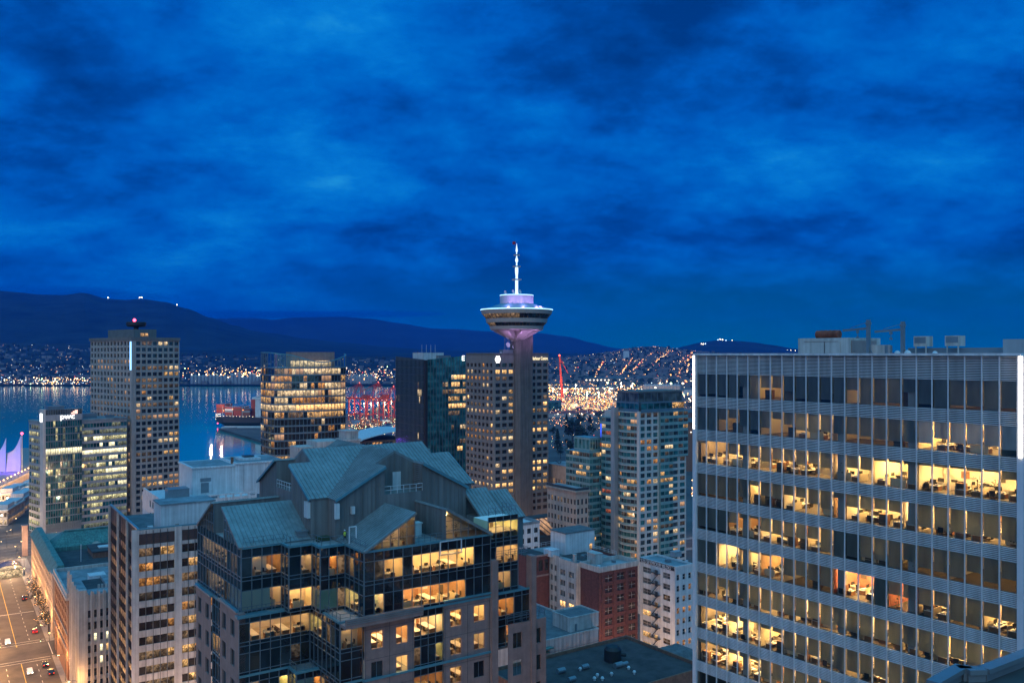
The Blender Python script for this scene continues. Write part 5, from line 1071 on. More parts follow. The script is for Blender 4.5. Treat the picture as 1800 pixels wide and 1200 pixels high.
roof_clutter(b, [('cooling_unit', 22.6, 24.2, 4.6, 5.8, ZT, ZT + 1.9, 'paint_white'), ('cooling_unit', 20.7, 21.5, 3.4, 4.4, ZT, ZT + 1.6, 'paint_white'), ('louvre_screen', 21.2, 22.6, 8.6, 8.9, ZT, ZT + 3.6, 'metal_dark'), ('machine', 8.2, 9.6, 12, 13, ZT, ZT + 1.2, 'metal_grey'), ('green_crate', 10.2, 12.0, 9.6, 10.4, ZT, ZT + .7, 'leaf_green')])
# window-washing frames hung on the fronts
def hoist(p0, p1, z0, z1, label):
    m = MB(); m.bar((*p0, z1), (*p1, z1), .14); m.bar((*p0, z0), (*p1, z0), .14); m.bar((*p0, z0), (*p0, z1), .14); m.bar((*p1, z0), (*p1, z1), .14)
    e_ = empty('window_cleaning_frame', b.w(*p0, z0), b.th, label=label, cat='rig'); m.v = [(x - p0[0], y - p0[1], z - z0) for x, y, z in m.v]; m.build('frame', 'metal_white', e_)
    m = MB(); m.box(0, p1[0] - p0[0], -.3, .3, .05, .12); m.build('platform', 'metal_grey', e_)
x_ = b.solve(774, 0, -.5); x2_ = b.solve(811, 0, -.5); hoist((x_, -.5), (x2_, -.5), b.zat(976, x_, -.5), b.zat(952, x_, -.5), 'pale window cleaning frame hung before the glazed gable of the stepped tower')
x_ = b.solve(614, 0, 5); x2_ = b.solve(626, 0, 5); hoist((x_, 5), (x2_, 5), b.zat(962, x_, 5), b.zat(926, x_, 5), 'pale davit frame on the terrace corner of the stepped tower')
b.finish('mullion_blue')
# a worker in a yellow vest at the terrace edge
def worker(loc, rz):
    me = bpy.data.meshes.new('person'); V = [(0, 0, .95), (0, 0, 1.15), (0, .02, 1.42), (0, .03, 1.53), (0, .05, 1.63), (0, .06, 1.74), (.2, .02, 1.42), (.27, .08, 1.14), (.18, .3, 1.02), (-.2, .02, 1.42), (-.27, .1, 1.15), (-.2, .32, 1.05), (.1, 0, .9), (.11, .02, .5), (.11, -.02, .08), (.11, .14, .04), (-.1, 0, .9), (-.11, .02, .5), (-.11, -.02, .08), (-.11, .14, .04)]
    E = [(0, 1), (1, 2), (2, 3), (3, 4), (4, 5), (2, 6), (6, 7), (7, 8), (2, 9), (9, 10), (10, 11), (0, 12), (12, 13), (13, 14), (14, 15), (0, 16), (16, 17), (17, 18), (18, 19)]
    RR = [.15, .15, .17, .06, .10, .09, .075, .055, .04, .075, .055, .04, .10, .075, .05, .045, .10, .075, .05, .045]
    me.from_pydata(V, E, []); o = bpy.data.objects.new('person', me); COL.objects.link(o); sk = o.modifiers.new('skin', 'SKIN'); o.modifiers.new('sub', 'SUBSURF').render_levels = 1
    for i, r in enumerate(RR): me.skin_vertices[0].data[i].radius = (r, r * .8)
    me.skin_vertices[0].data[0].use_root = True; me.materials.append(MATS['black'])
    o.location = loc; o.rotation_euler = (0, 0, rz); tag(o, 'worker in a yellow safety vest standing at the terrace rail', 'person')
    m = MB(); m.lathe([(.17, .98), (.2, 1.1), (.215, 1.3), (.19, 1.46), (.09, 1.52)], 10, (0, .01), cap=False); m.build('vest', 'foam_yellow', o)
    m = MB(); m.lathe([(.15, 1.72), (.125, 1.76), (.11, 1.83), (.05, 1.87), (.005, 1.88)], 10, (0, .06)); m.build('helmet', 'paint_white', o)
    m = MB(); m.blob((0, .075, 1.67), .088, 0, 6, 1.15); m.build('face', 'skin', o)
xw_ = b.solve(606, 0, 7.2); worker(b.w(xw_, 7.2, ZT + .0), b.th + rad(160))
# ---------------------------------------------------------------- lower buildings of the near streets
# dark office block with pale piers (left foreground)
b = Bld('office_block', 'dark brown office block with pale stone piers and spandrel bands', 243, 219, 33)
H = b.zat(932); Wd = b.solve(388); D = b.solve(194, d=(0, 1)); fh = 3.7; nr = 16; xp1, xp2 = b.solve(307), b.solve(319.5)
wall = MB(); top = H - 4.6
fD = rows_lit({0: .45, 1: .35, 2: .55, 3: .15, 4: .4, 5: .3, 6: .1, 7: .95}, .3, ['lit_amber', 'lit_warm', 'lit_amber'], 'lit_dim', 81)
for a0, a1, nb, sd in ((0.1, xp1, 5, 0), (xp2, Wd, 6, 1)):
    b.facade(wall, (a0, 0), (a1, 0), top - nr * fh, top, nb, nr, (.04, .04, .43, .01), .3, 'glass_brown', lambda i, j, sd=sd: ('lit_faint' if (i == 3 and R.random() < .5) else fD(i, j + sd * 5)))
    wall.face([(a0, 0, top), (a1, 0, top), (a1, 0, top + .9), (a0, 0, top + .9)]); wall.face([(a0, .05, top + .9), (a1, .05, top + .9), (a1, .05, top + 3.6), (a0, .05, top + 3.6)], 1); wall.face([(a0, 0, top + 3.6), (a1, 0, top + 3.6), (a1, 0, H), (a0, 0, H)])
    for k in range(1, nb): x = a0 + (a1 - a0) * k / nb; wall.box(x - .06, x + .06, -.12, .04, 4, H - .2, 2)
for k in range(3):
    y1, y0 = D - k * D / 3 - .4, D - (k + 1) * D / 3 + .4
    b.facade(wall, (0, y1), (0, y0), top - nr * fh, top, 5, nr, (.05, .05, .43, .01), .3, 'glass_brown', rows_lit({}, .10, ['lit_amber', 'lit_dim'], 'lit_dim', 83 + k), mi=1); wall.face([(0, y1, top), (0, y0, top), (0, y0, H), (0, y1, H)], 1)
    for q in range(1, 5): y = y1 + (y0 - y1) * q / 5; wall.box(-.1, .04, y - .05, y + .05, 4, H - .2, 2)
wall.prism([(.4, .4), (Wd, .4), (Wd, D), (.4, D)], 0, H - 3.4, 3)
b.part(wall, 'wall', ['stone_white', 'spandrel_brown', 'metal_dark', 'roof_gravel'])
mb = MB()
mb.box(-.5, .75 * 0 - .0, -.5, .12, 0, H + .2); mb.box(-1.6, .1, -.55, -.02, 0, H + .2); mb.box(xp1, xp2, -.35, .1, 0, H + .1)
for k in range(1, 4): y = D - k * D / 3 if k < 3 else 0; y = y if k < 3 else D; mb.box(-.5, .1, y - .35, y + .35, 0, H + .1)
b.part(mb, 'pier', 'stone_white')
mb = MB(); mb.box(-.2, Wd, 0, .4, H - .01, H + .35); mb.box(-.2, .4, .4, D, H - .01, H + .35); mb.box(.4, .6, .6, D, H - 3.4, H, 1); b.part(mb, 'coping', ['coping_blue', 'metal_dark'])
y_ = 7; xa, xb = b.solve(283, 0, y_), b.solve(377, 0, y_); mb = MB(); zt = b.zat(888, xa, y_); mb.box(xa, xb, y_, y_ + 9, H - 3.3, zt); mb.box(xa - .3, xb + .3, y_ - .3, y_ + 9.3, zt, zt + .3, 1)
for px in (311, 352): x = b.solve(px, 0, y_); mb.box(x - .5, x + .5, y_ - .06, y_ - .01, H - 3.3, H - .6, 2)
mb.box(1.2, xa - .2, 1.6, 8, H - 3.3, H - 1.0, 1); b.part(mb, 'penthouse', ['paint_white', 'roof_blue', 'stone_beige'])
roof_clutter(b, [('duct', 5.5, 6.1, 9, 16, H - 3.3, H - 2.6), ('vent_unit', 2, 3, 12, 13, H - 3.3, H - 2.2, 'metal_white'), ('vent_unit', 9, 10, b.solve(283, 0, 7) * 0 + 9.5, 10.6, b.zat(888, 14, 9) + .3, b.zat(888, 14, 9) + 1.0), ('plant_room', 8, 13, 17, 22, H - 3.3, H + .2, 'metal_dark'), ('vent_unit', 3, 4.2, 3.5, 4.6, H - 1, H + .1, 'paint_white'), ('vent_unit', 16, 17, 9, 10, b.zat(888, 14, 9) + .3, b.zat(888, 14, 9) + .8, 'metal_grey')])
b.finish()

# white windowless block on its podium
b = Bld('warehouse', 'white windowless block on a podium roof before the harbour', 338, 335, 33)
Wd = b.solve(500); Wm = b.solve(413); H = b.zat(824); H2 = b.zat(816, Wm); zp = b.zat(868)
wall = MB(); wall.box(0, Wm, 0, 22, zp - 2, H); wall.box(Wm, Wd, -.3, 22, zp - 2, H2)
for k in range(1, 6): x = Wm + (Wd - Wm) * k / 6; wall.box(x - .04, x + .04, -.34, -.29, zp, H2 - .4, 1)
b.part(wall, 'wall', ['paint_white', 'metal_grey'])
mb = MB(); mb.box(-.5, Wm, -.5, 22.5, H, H + .6); mb.box(Wm, Wd, -.8, 22.5, H2, H2 + .6); mb.box(.6, Wm - .6, .6, 21, H + .6, H + .62, 1); mb.box(Wm + 1, Wd, .6, 21, H2 + .6, H2 + .62, 1); b.part(mb, 'roof', ['paint_white', 'roof_blue'])
mb = MB(); x0, x1 = b.solve(352), b.solve(371); mb.box(x0, x1, -.08, -.01, H - 5.2, H - 3.8); b.part(mb, 'grille', 'metal_grey')
mb = MB(); x0, x1 = b.solve(353), b.solve(367); mb.box(x0, x1, -.08, -.01, zp + .1, zp + 4); b.part(mb, 'door', 'metal_grey')
roof_clutter(b, [('vent_unit', Wm + 4, Wm + 12, 6, 14, H2 + .62, H2 + 1.5, 'paint_white'), ('plant_room', Wm + 6, Wm + 10, 8, 12, H2 + 1.7, H2 + 2.2, 'metal_dark'), ('chimney', Wm - .6, Wm + .3, 3, 4, H + .6, H + 3, 'brick_brown')])
b.finish()
b = Bld('podium_building', 'low pale podium building with a white roof rail below the white block', 285, 312, 33)
Wd = b.solve(450); D = b.solve(262, d=(0, 1)); H = b.zat(879); wall = MB()
b.facade(wall, (0, 0), (Wd, 0), 0, H - 2.4, 16, 11, (.2, .2, .25, .2), .2, 'glass'); wall.face([(0, 0, H - 2.4), (Wd, 0, H - 2.4), (Wd, 0, H - 1.9), (0, 0, H - 1.9)]); b.facade(wall, (0, D), (0, 0), 0, H - 2, 5, 11, (.2, .2, .25, .2), .2, 'glass'); wall.box(.3, Wd, .3, D + 15, 0, H - 1.9); b.part(wall, 'wall', 'paint_white')
mb = MB()
for k in range(13): x = Wd * k / 12; mb.box(x - .25, x + .25, -.15, .25, H - 1.9, H)
mb.box(0, Wd, -.2, .3, H, H + .45); mb.box(-.2, .3, .3, D + 10, H - 1.9, H + .2); mb.box(0, Wd, .0, .1, H - 1.9, H - .9); b.part(mb, 'roof_rail', 'paint_white')
roof_clutter(b, [('plant_room', b.solve(297, 0, 9), b.solve(333, 0, 9), 9, 16, H - 1.9, H + 2.0, 'metal_grey'), ('vent_unit', 18, 21, 4, 6, H - 1.9, H - .7), ('vent_unit', 9, 10.5, 4, 5.5, H - 1.9, H - 1, 'paint_white')]); b.finish()

# old stone building with the green copper roof
b = Bld('old_building', 'old stone building with green copper hipped roof and arched dormers', 95, 326, 33.2)
Wd = 60; D = b.solve(55, d=(0, 1)); H = 21.5; wall = MB()
b.facade(wall, (0, D), (0, 7), 2, H - 1, max(6, int(D / 5)), 5, (.22, .22, .2, .2), .4, 'glass', rows_lit({4: .5}, .12, 'lit_warm', 'lit_dim', 91)); b.facade(wall, (1, 0), (Wd, 0), 2, H - 1, 14, 5, (.22, .22, .2, .2), .4, 'glass')
wall.box(.45, Wd, .45, D, 0, H - .4); wall.face([(0, D, H - 1), (0, 7, H - 1), (0, 7, H), (0, D, H)]); wall.face([(1, 0, H - 1), (Wd, 0, H - 1), (Wd, 0, H), (1, 0, H)]); b.part(wall, 'wall', 'stone_beige')
mb = MB()
for i in range(18): mb.box(-.5 - (.08 if i % 2 else 0), 1.6, -.5, 7.2, i * 1.25, i * 1.25 + 1.2)
mb.box(-.8, 1.9, -.8, 7.5, 22.5, 23.1); b.part(mb, 'corner_pavilion', 'stone_beige')
mb = MB(); mb.hexa([(-.7, 7.3, H), (4.2, 7.3, H), (4.2, D, H), (-.7, D, H)], [(2.0, 7.3, H + 3.0), (4.2, 7.3, H + 3.0), (4.2, D, H + 3), (2.0, D, H + 3)]); b.part(mb, 'mansard_roof', 'copper')
mb = MB(); y0, y1 = 52, 74; e = 19.5; r = 27.5; mb.hexa([(2, y0, e), (Wd, y0, e), (Wd, y1, e), (2, y1, e)], [(10, y0 + 10, r), (Wd, y0 + 10, r), (Wd, y1 - 10, r), (10, y1 - 10, r)])
Pq = [(2, y0, e + .05), (Wd, y0, e + .05), (Wd, y0 + 10, r + .05), (10, y0 + 10, r + .05)]; seams(mb, Pq, (0, -1, -.8), .9, .1, .12); mb.box(10, Wd, y0 + 9.4, y0 + 10.8, r - .1, r + .35); mb.box(2.5, Wd, y0 + .3, y1, 10, e - .05, 1); b.part(mb, 'copper_roof', ['copper', 'stone_beige'])
for k in range(3):
    x = 22 + k * 10.5; mb = MB(); pr = [(-2.6, 0), (2.6, 0)] + [(2.6 * cos(rad(t)), 3 + 2.4 * sin(rad(t))) for t in range(0, 181, 20)]
    f_ = [(x + a, y0 - 1.2, e - 2 + z) for a, z in pr]; g_ = [(x + a, y0 + 4, e - 2 + z) for a, z in pr]; mb.face(f_); mb.face(list(reversed(g_)))
    for i in range(len(f_)): j = (i + 1) % len(f_); mb.face([f_[i], g_[i], g_[j], f_[j]])
    mb.box(x - 1.6, x + 1.6, y0 - 1.26, y0 - 1.21, e - 1.4, e + 1.2, 1); b.part(mb, 'dormer', ['stone_beige', 'glass'])
mb = MB(); mb.box(4, Wd, 8, y0 - 2, H - .4, H - .1); mb.box(3.8, 4.2, 8, y0 - 2, H - .1, H + .7); mb.box(4, Wd, y0 - 2.5, y0 - 2, H - .1, H + 1.6, 1); b.part(mb, 'flat_roof', ['roof_dark', 'copper'])
mb = MB(); mb.box(17, 36, 28, 44, H - .1, H + 2.2); mb.box(16.6, 36.4, 27.6, 44.4, H + 2.2, H + 2.6, 1); mb.box(20, 26, 34, 38, H + 2.6, H + 3.0, 2); b.part(mb, 'penthouse', ['brick_brown', 'roof_dark', 'paint_white'])
mb = MB(); mb.tube([(12, 24, H), (12, 24, H + 7)], .12, 6); b.part(mb, 'flagpole', 'metal_white'); b.finish()

# brown brick block on the corner of the cross street
b = Bld('brick_building', 'brown brick block with pale parapet on the street corner', 119, 282, 33.2)
H = b.zat(1042); D = b.solve(96, d=(0, 1)); Wd = 40; wall = MB()
b.facade(wall, (0, D), (0, 0), 5, H - 2.2, 9, 7, (.22, .22, .2, .2), .35, 'glass', rows_lit({0: .6, 1: .4, 3: .6, 4: .6}, .2, 'lit_amber', 'lit_dim', 101)); b.facade(wall, (0, 0), (Wd, 0), 5, H - 2.2, 10, 7, (.22, .22, .2, .2), .35, 'glass'); wall.box(.4, Wd, .4, D, 0, H - 1.4); wall.box(0, Wd, 0, D, 0, 5)
b.part(wall, 'wall', 'brick_brown')
mb = MB(); mb.box(-.7, Wd, -.7, D + .5, H - 2.2, H - 1.3); mb.box(-.4, .3, -.4, D + .4, H - 1.3, H); mb.box(.3, Wd, -.4, .3, H - 1.3, H); mb.box(.3, Wd, D - .3, D + .4, H - 1.3, H); b.part(mb, 'parapet', 'stone_white')
mb = MB(); mb.box(.3, Wd, .3, D - .3, H - 1.4, H - 1.1); b.part(mb, 'roof', 'roof_blue')
for z in (9.5, 14.5): mb = MB(); mb.box(-.3, -.01, 0, D, z, z + .35); b.part(mb, 'string_course', 'stone_beige')
roof_clutter(b, [('plant_room', 8, 13, 12, 17, H - 1.1, H + 1.6, 'paint_white'), ('vent_unit', 15, 16.5, 10, 12, H - 1.1, H + .4, 'metal_grey')]); b.finish()

# white terracotta block with crenellated crown
b = Bld('old_building', 'white terracotta office block with ribbed piers and notched crown', 141, 262, 33.2)
H = b.zat(1047); D = b.solve(122, d=(0, 1)); Wd = b.solve(215); fh = 3.52; n = 9; wall = MB()
b.facade(wall, (1.6, 0), (Wd, 0), H - 5.5 - n * fh + 1.5, H - 4, max(6, int(Wd / 3.2)), n, (.22, .22, .16, .2), .35, 'glass', rows_lit({3: .6, 4: .3}, .1, ['lit_warm', 'lit_green_bright'], 'lit_dim', 111), (0, 1)); wall.face([(1.6, 0, H - 4), (Wd, 0, H - 4), (Wd, 0, H), (1.6, 0, H)])
wall.face([(0, D, 0), (0, 1.6, 0), (0, 1.6, H), (0, D, H)]); wall.box(.4, Wd, .4, D, 0, H - 1.4, 1)
for k in range(max(6, int(Wd / 3.2)) + 1):
    x = 1.6 + (Wd - 1.6) * k / max(6, int(Wd / 3.2)); wall.box(x - .45, x + .45, -.35, .05, 0, H + .9)
    for q in (-.3, .3): wall.box(x + q - .12, x + q + .12, -.5, -.352, 8, H + (1.3 if q < 0 else .7))
for k in range(6): y = D * k / 5; wall.box(-.5, .1, y - .5, y + .5, 0, H + (2.2 if k > 3 else 1.0)); wall.box(-.7, -.5, y - .2, y + .2, 6, H + 1.4)
wall.box(-.45, 1.7, -.45, 1.7, 0, H + 1.6); b.part(wall, 'wall', ['stone_white', 'roof_dark'])
mb = MB(); mb.box(.4, Wd, .4, 9, H - 1.4, H - .5); mb.box(9, Wd, 9, D, H - 1.4, H - .5); mb.box(.4, 3, 9, D, H - 1.4, H - .5); b.part(mb, 'roof', 'roof_blue')
for k in range(7): mb = MB(); mb.box(6 + k * 1.0, 6.6 + k * 1.0, 8.6, 9, H - .5, H + .7); b.part(mb, 'merlon', 'stone_white')
b.finish()

# white wall and glowing skylight right of the stepped tower
b = Bld('white_building', 'small white building with two columns of windows beside the stepped tower', 905, 330, 35)
Wd = b.solve(948); H = b.zat(922); wall = MB(); b.facade(wall, (-8, 0), (Wd, 0), H - 12 * 3.3 - 1.2, H - 1.2, 6, 11, (.24, .2, .2, .25), .25, 'glass', None, (1, 1)); wall.face([(-8, 0, H - 1.2), (Wd, 0, H - 1.2), (Wd, 0, H), (-8, 0, H)]); wall.box(-7.8, Wd, .3, 16, 0, H - .6); wall.box(Wd, Wd + .1, 0, 16, 0, H); b.part(wall, 'wall', 'paint_white')
mb = MB(); parapet(mb, [(-8, -.2), (Wd + .2, -.2), (Wd + .2, 16), (-8, 16)], H - .6, H + .4, .4); b.part(mb, 'parapet', 'roof_blue'); b.finish()
b = Bld('glass_hall', 'low hall with a sloping skylight glowing amber between dark ribs', 946, 352, 35)
x1 = b.solve(984, 0, 7); H = b.zat(913, 0, 7); z0 = b.zat(943, 0, -2); mb = MB(); q = [(-.5 + 3.6, -2, z0), (x1 + 1.0, -2, z0), (x1 - .5, 7, H), (-.5, 7, H)]; mb.face(q); mb.box(-1, x1 + 1.2, -2.1, 12, 0, z0 - .05, 1); mb.box(-1, x1, 7, 12, z0, H, 1); b.part(mb, 'skylight', ['lit_curtain', 'roof_dark'])
for k in range(7):
    t = k / 6; p = Vector(q[0]).lerp(Vector(q[1]), t); r = Vector(q[3]).lerp(Vector(q[2]), t); mb = MB(); mb.bar(p, r, .35, .4); b.part(mb, 'rib', 'metal_dark')
mb = MB(); mb.bar(q[0], q[1], .3, .4); mb.bar(q[3], q[2], .4, .4); mb.box(-1.2, x1 + 1, 7, 13, H - .05, H + .2); b.part(mb, 'roof_edge', 'roof_dark')

# brick and render block with a light well
b = Bld('brick_building', 'red brick block with cream rear walls and a roof light well', 1053, 268, 35)
H = b.zat(998); Wd = b.solve(1121); D = b.solve(1020, d=(0, 1)); fh = 3.35; n = int((H - 2) / fh); wall = MB()
fB = rows_lit({7: .3, 8: .5}, .02, ['lit_warm'], 'lit_dim', 121)
b.facade(wall, (1.5, 0), (Wd, 0), H - 2 - n * fh, H - 2, 3, n, (.2, .18, .2, .18), .3, 'glass_blinds', fB, (1, 1), .09); wall.face([(0, 0, 0), (1.5, 0, 0), (1.5, 0, H), (0, 0, H)]); wall.face([(1.5, 0, H - 2), (Wd, 0, H - 2), (Wd, 0, H), (1.5, 0, H)]); wall.face([(0, D, 0), (0, 0, 0), (0, 0, H), (0, D, H)]); wall.box(.3, Wd - .1, .3, D, 0, H - 1.4); wall.face([(Wd, 0, 0), (Wd, 30, 0), (Wd, 30, H), (Wd, 0, H)])
for k in range(3): x = 1.5 + (Wd - 1.5) * k / 3; wall.box(x - .5, x + .7, -.18, -.005, 0, H - 1.2)
b.part(wall, 'brick_wall', 'brick_red')
cw = MB(); D2 = b.solve(966, -.3, D, (0, 1)) + D; ya = D; ym = D + (D2 - D) * .5
b.facade(cw, (-.3, D2), (-.3, ym + 1.2), H - 2.4 - n * fh, H - 2.4, 3, n, (.2, .2, .2, .25), .25, 'glass_blinds', rows_lit({}, .02, 'lit_warm', 'lit_dim', 122), (1, 0), .1); b.facade(cw, (-1.8, ym + 1.2), (-1.8, ya), H - 2.4 - n * fh, H - 2.4, 2, n, (.2, .2, .2, .25), .25, 'glass_blinds', rows_lit({3: .7, 8: .9}, .02, 'lit_warm_bright', 'lit_dim', 123), (1, 0), .2)
b.facade(cw, (-1.8, ya - .1), (0, ya - .1), H - 2.4 - n * fh, H - 2.4, 1, n, (.3, .3, .25, .25), .2, 'glass', lambda i, j: 'lit_warm' if i == 1 else None)
for x_, y0_, y1_ in ((-.3, D2, ym + 1.2), (-1.8, ym + 1.2, ya)): cw.face([(x_, y0_, H - 2.4), (x_, y1_, H - 2.4), (x_, y1_, H), (x_, y0_, H)]); cw.face([(x_, y0_, 0), (x_, y1_, 0), (x_, y1_, H - 2.4 - n * fh), (x_, y0_, H - 2.4 - n * fh)])
cw.face([(-1.8, ya - .1, H - 2.4), (0, ya - .1, H - 2.4), (0, ya - .1, H), (-1.8, ya - .1, H)]); cw.box(-1.75, 0, ym + 1.1, ym + 1.2, 0, H); cw.box(.05, Wd - .2, D - .1, D2, 0, H - 1.2); cw.box(-1.5, .1, ya, ym + 1.0, 0, H - 1.2); b.part(cw, 'cream_wall', 'stone_white')
wl = MB(); x9 = b.solve(935, 0, D2); b.facade(wl, (x9, D2), (-.3, D2), H - 6, H - 1.2, 3, 1, (.14, .14, .15, .1), .2, 'glass_brown', None); wl.face([(x9, D2, 0), (-.3, D2, 0), (-.3, D2, H - 6), (x9, D2, H - 6)]); wl.face([(x9, D2, H - 1.2), (-.3, D2, H - 1.2), (-.3, D2, H), (x9, D2, H)]); wl.box(x9, -.3, D2 + .3, D2 + 14, 0, H - .8); wl.box(x9, -.4, D2 - .25, D2 - .01, H - 7, H - 6.5, 1); wl.box(x9 - .4, -.2, D2 - .4, D2, H - .5, H + .1, 1); b.part(wl, 'rear_wing', ['brick_red', 'stone_pink'])
mb = MB(); parapet(mb, [(-.2, -.25), (Wd + .2, -.25), (Wd + .2, D + .2), (-.2, D + .2)], H - 1.4, H + .25, .35); mb.box(0, Wd + .22, -.3, -.26, H - 1.3, H - .1); b.part(mb, 'parapet', 'stone_white')
mb = MB(); mb.box(.2, Wd, .2, D2 + 12, H - 1.3, H - .9); mb.box(x9 + .3, 0, D2 + .3, D2 + 12, H - .8, H - .5, 1); mb.box(3, Wd - 3, D + 4, D2 - 2, H - .9, H - .8, 1); b.part(mb, 'roof', ['roof_membrane', 'roof_dark'])
y8 = D2 - 2; mb = MB(); xa, xb = b.solve(994, 0, y8), b.solve(1045, 0, y8); mb.box(xa, xb, y8, y8 + 8, H - 1, b.zat(938, xa, y8)); mb.box(xa - .3, xb + .3, y8 - .3, y8 + 8.3, b.zat(938, xa, y8), b.zat(938, xa, y8) + .3, 1); mb.box(xb - 2.2, xb - 1.0, y8 - .05, y8 - .01, H - .2, H + 1.6, 2); b.part(mb, 'penthouse', ['paint_white', 'roof_gravel', 'lit_warm'])
roof_clutter(b, [('vent_unit', 2.5, 3.3, 3, 3.8, H - .9, H - .2, 'metal_white'), ('vent_unit', 10.5, 11.3, 5, 6.2, H - .9, H - .1), ('duct', 2, 2.5, 8, 16, H - .9, H - .4), ('vent_unit', 6, 7, D + 6, D + 7.2, H - .9, H + .1), ('vent_unit', 12, 13.5, D + 9, D + 10, H - .9, H + .3, 'metal_white'), ('duct', 8, 14, 18, 18.5, H - .9, H - .3), ('roof_cabin', 4.5, 7.5, 7, 11, H - .9, H + 2.2, 'stone_white'), ('vent_unit', 9, 10.4, 14, 15.5, H - .9, H + .2, 'metal_grey'), ('chimney', -.6, .2, D + 2, D + 3, H - 1, H + 2, 'stone_white'), ('water_tank', xa - 6, xa - 2.6, y8, y8 + 4, H - .8, H + 1.2, 'metal_white')])
rl_ = MB(); rail(rl_, [(x9 + 1, D2 + 10, H), (Wd, D2 + 10, H), (Wd, D + 1, H)], 1.2, 2, .08, 2); b.part(rl_, 'railing', 'metal_white'); b.finish('stone_white')

# low pale building and dark roof at the bottom
b = Bld('low_building', 'low pale building with a dark flat roof and a small roof cabin', 957, 232, 35)
H = b.zat(1128); Wd = b.solve(1052); wall = MB(); wall.box(-6, Wd, 0, 34, 0, H)
for k in range(3): wall.box(-6, Wd, -.03, -.002, H - 3.2 * (k + 1), H - 3.2 * (k + 1) + .06, 1)
for k in range(9): x = -6 + (Wd + 6) * k / 8; wall.box(x - .03, x + .03, -.03, -.002, 0, H, 1)
b.part(wall, 'wall', ['stone_white', 'metal_grey']); mb = MB(); parapet(mb, [(-6, -.1), (Wd + .1, -.1), (Wd + .1, 34), (-6, 34)], H, H + .5, .35); b.part(mb, 'parapet', 'stone_white')
mb = MB(); mb.box(-5.7, Wd - .3, .3, 33, H, H + .1); mb.box(-5.7, 3.2, 14, 14.4, H + .1, H + .6, 1); b.part(mb, 'roof', ['roof_gravel', 'paint_white'])
xa, xb = b.solve(999, 0, 3), b.solve(1049, 0, 3); mb = MB(); zt = b.zat(1086, xa, 3); mb.box(xa, xb, 2.2, 10, H + .1, zt); parapet(mb, [(xa - .1, 2.1), (xb + .1, 2.1), (xb + .1, 10.1), (xa - .1, 10.1)], zt, zt + .35, .3); mb.box(xa + .3, xb - .3, 2.5, 9.6, zt + .01, zt + .05, 1); mb.box(xa + 1.6, xa + 2.4, 2.12, 2.19, H + .2, H + 2.1, 2); b.part(mb, 'roof_cabin', ['stone_white', 'roof_gravel', 'metal_grey'])
mb = MB(); mb.box(-4, -2.4, -.4, .0, H - 5.6, H - 4.2, 0); b.part(mb, 'window', 'lit_warm'); mb = MB(); mb.box(-5.5, 2.0, -1.6, -.05, H - 1.6, H - 1.3); mb.box(-5.5, 1.0, -1.2, -.05, H - 2.6, H - 2.35); b.part(mb, 'canopy', 'copper'); roof_clutter(b, [('vent_unit', 1, 1.8, 6, 7, H + .1, H + .6, 'metal_white'), ('vent_unit', -3, -1.6, 9, 10.4, H + .1, H + .9), ('duct', -4, 2, 18, 18.5, H + .1, H + .5), ('vent_unit', 5, 5.7, 16, 16.7, H + .1, H + .7, 'metal_white')]); b.finish()
b = Bld('dark_roofed_building', 'low building whose dark roof carries round vents and skylights', 956, 205, 35)
H = b.zat(1180, 0, 12); Wd = b.solve(1142, 0, 6); wall = MB(); wall.box(-6, Wd, -14, 15, 0, H); b.part(wall, 'wall', 'brick_brown'); mb = MB(); parapet(mb, [(-6, -14), (Wd, -14), (Wd, 15), (-6, 15)], H, H + .9, .4); b.part(mb, 'parapet', 'brick_brown'); mb = MB(); mb.box(-5.6, Wd - .4, -13.6, 14.6, H, H + .1); b.part(mb, 'roof', 'roof_tar')
for k, (px, py, s) in enumerate(((986, 1182, 1.1), (1028, 1175, 1.0), (1087, 1172, 1.2), (1098, 1170, .9), (1105, 1176, .8), (1050, 1189, .6), (1045, 1195, .5), (1059, 1195, .5), (1075, 1187, .5), (1005, 1197, 1.0), (1115, 1184, .5), (1020, 1178, .5))):
    p = ground_at(px, py, H + .1); l = Vector((p.x - b.X, p.y - b.Y)); x = l.x * b.ux[0] + l.y * b.ux[1]; y = l.x * b.vx[0] + l.y * b.vx[1]
    if not (-5 < x < Wd - 1 and -13 < y < 14): continue
    mb = MB()
    if s > .8: mb.tube([(x - s, y, H + .7), (x + s, y, H + .7)], .6 * s, 10); mb.box(x - s * .9, x + s * .9, y - .3, y + .3, H + .1, H + .3); b.part(mb, 'roof_vent', 'metal_grey')
    else: mb.lathe([(.25, H + .1), (.25, H + .5), (.45, H + .6), (.3, H + .95), (.02, H + 1.05)], 10, (x, y)); b.part(mb, 'vent_cowl', 'paint_white')
p = ground_at(1077, 1160, H + .1); l = Vector((p.x - b.X, p.y - b.Y)); x = l.x * b.ux[0] + l.y * b.ux[1]; y = l.x * b.vx[0] + l.y * b.vx[1]; mb = MB(); mb.lathe([(2.2, H + .1), (2.2, H + 3.0), (1.6, H + 3.8), (.05, H + 4.2)], 16, (x, y)); mb.tube([(x + .5, y - 1.2, H + 2), (x + 2.6, y - 2.0, H + 1.6)], .5, 8); b.part(mb, 'tank', 'black'); b.finish()

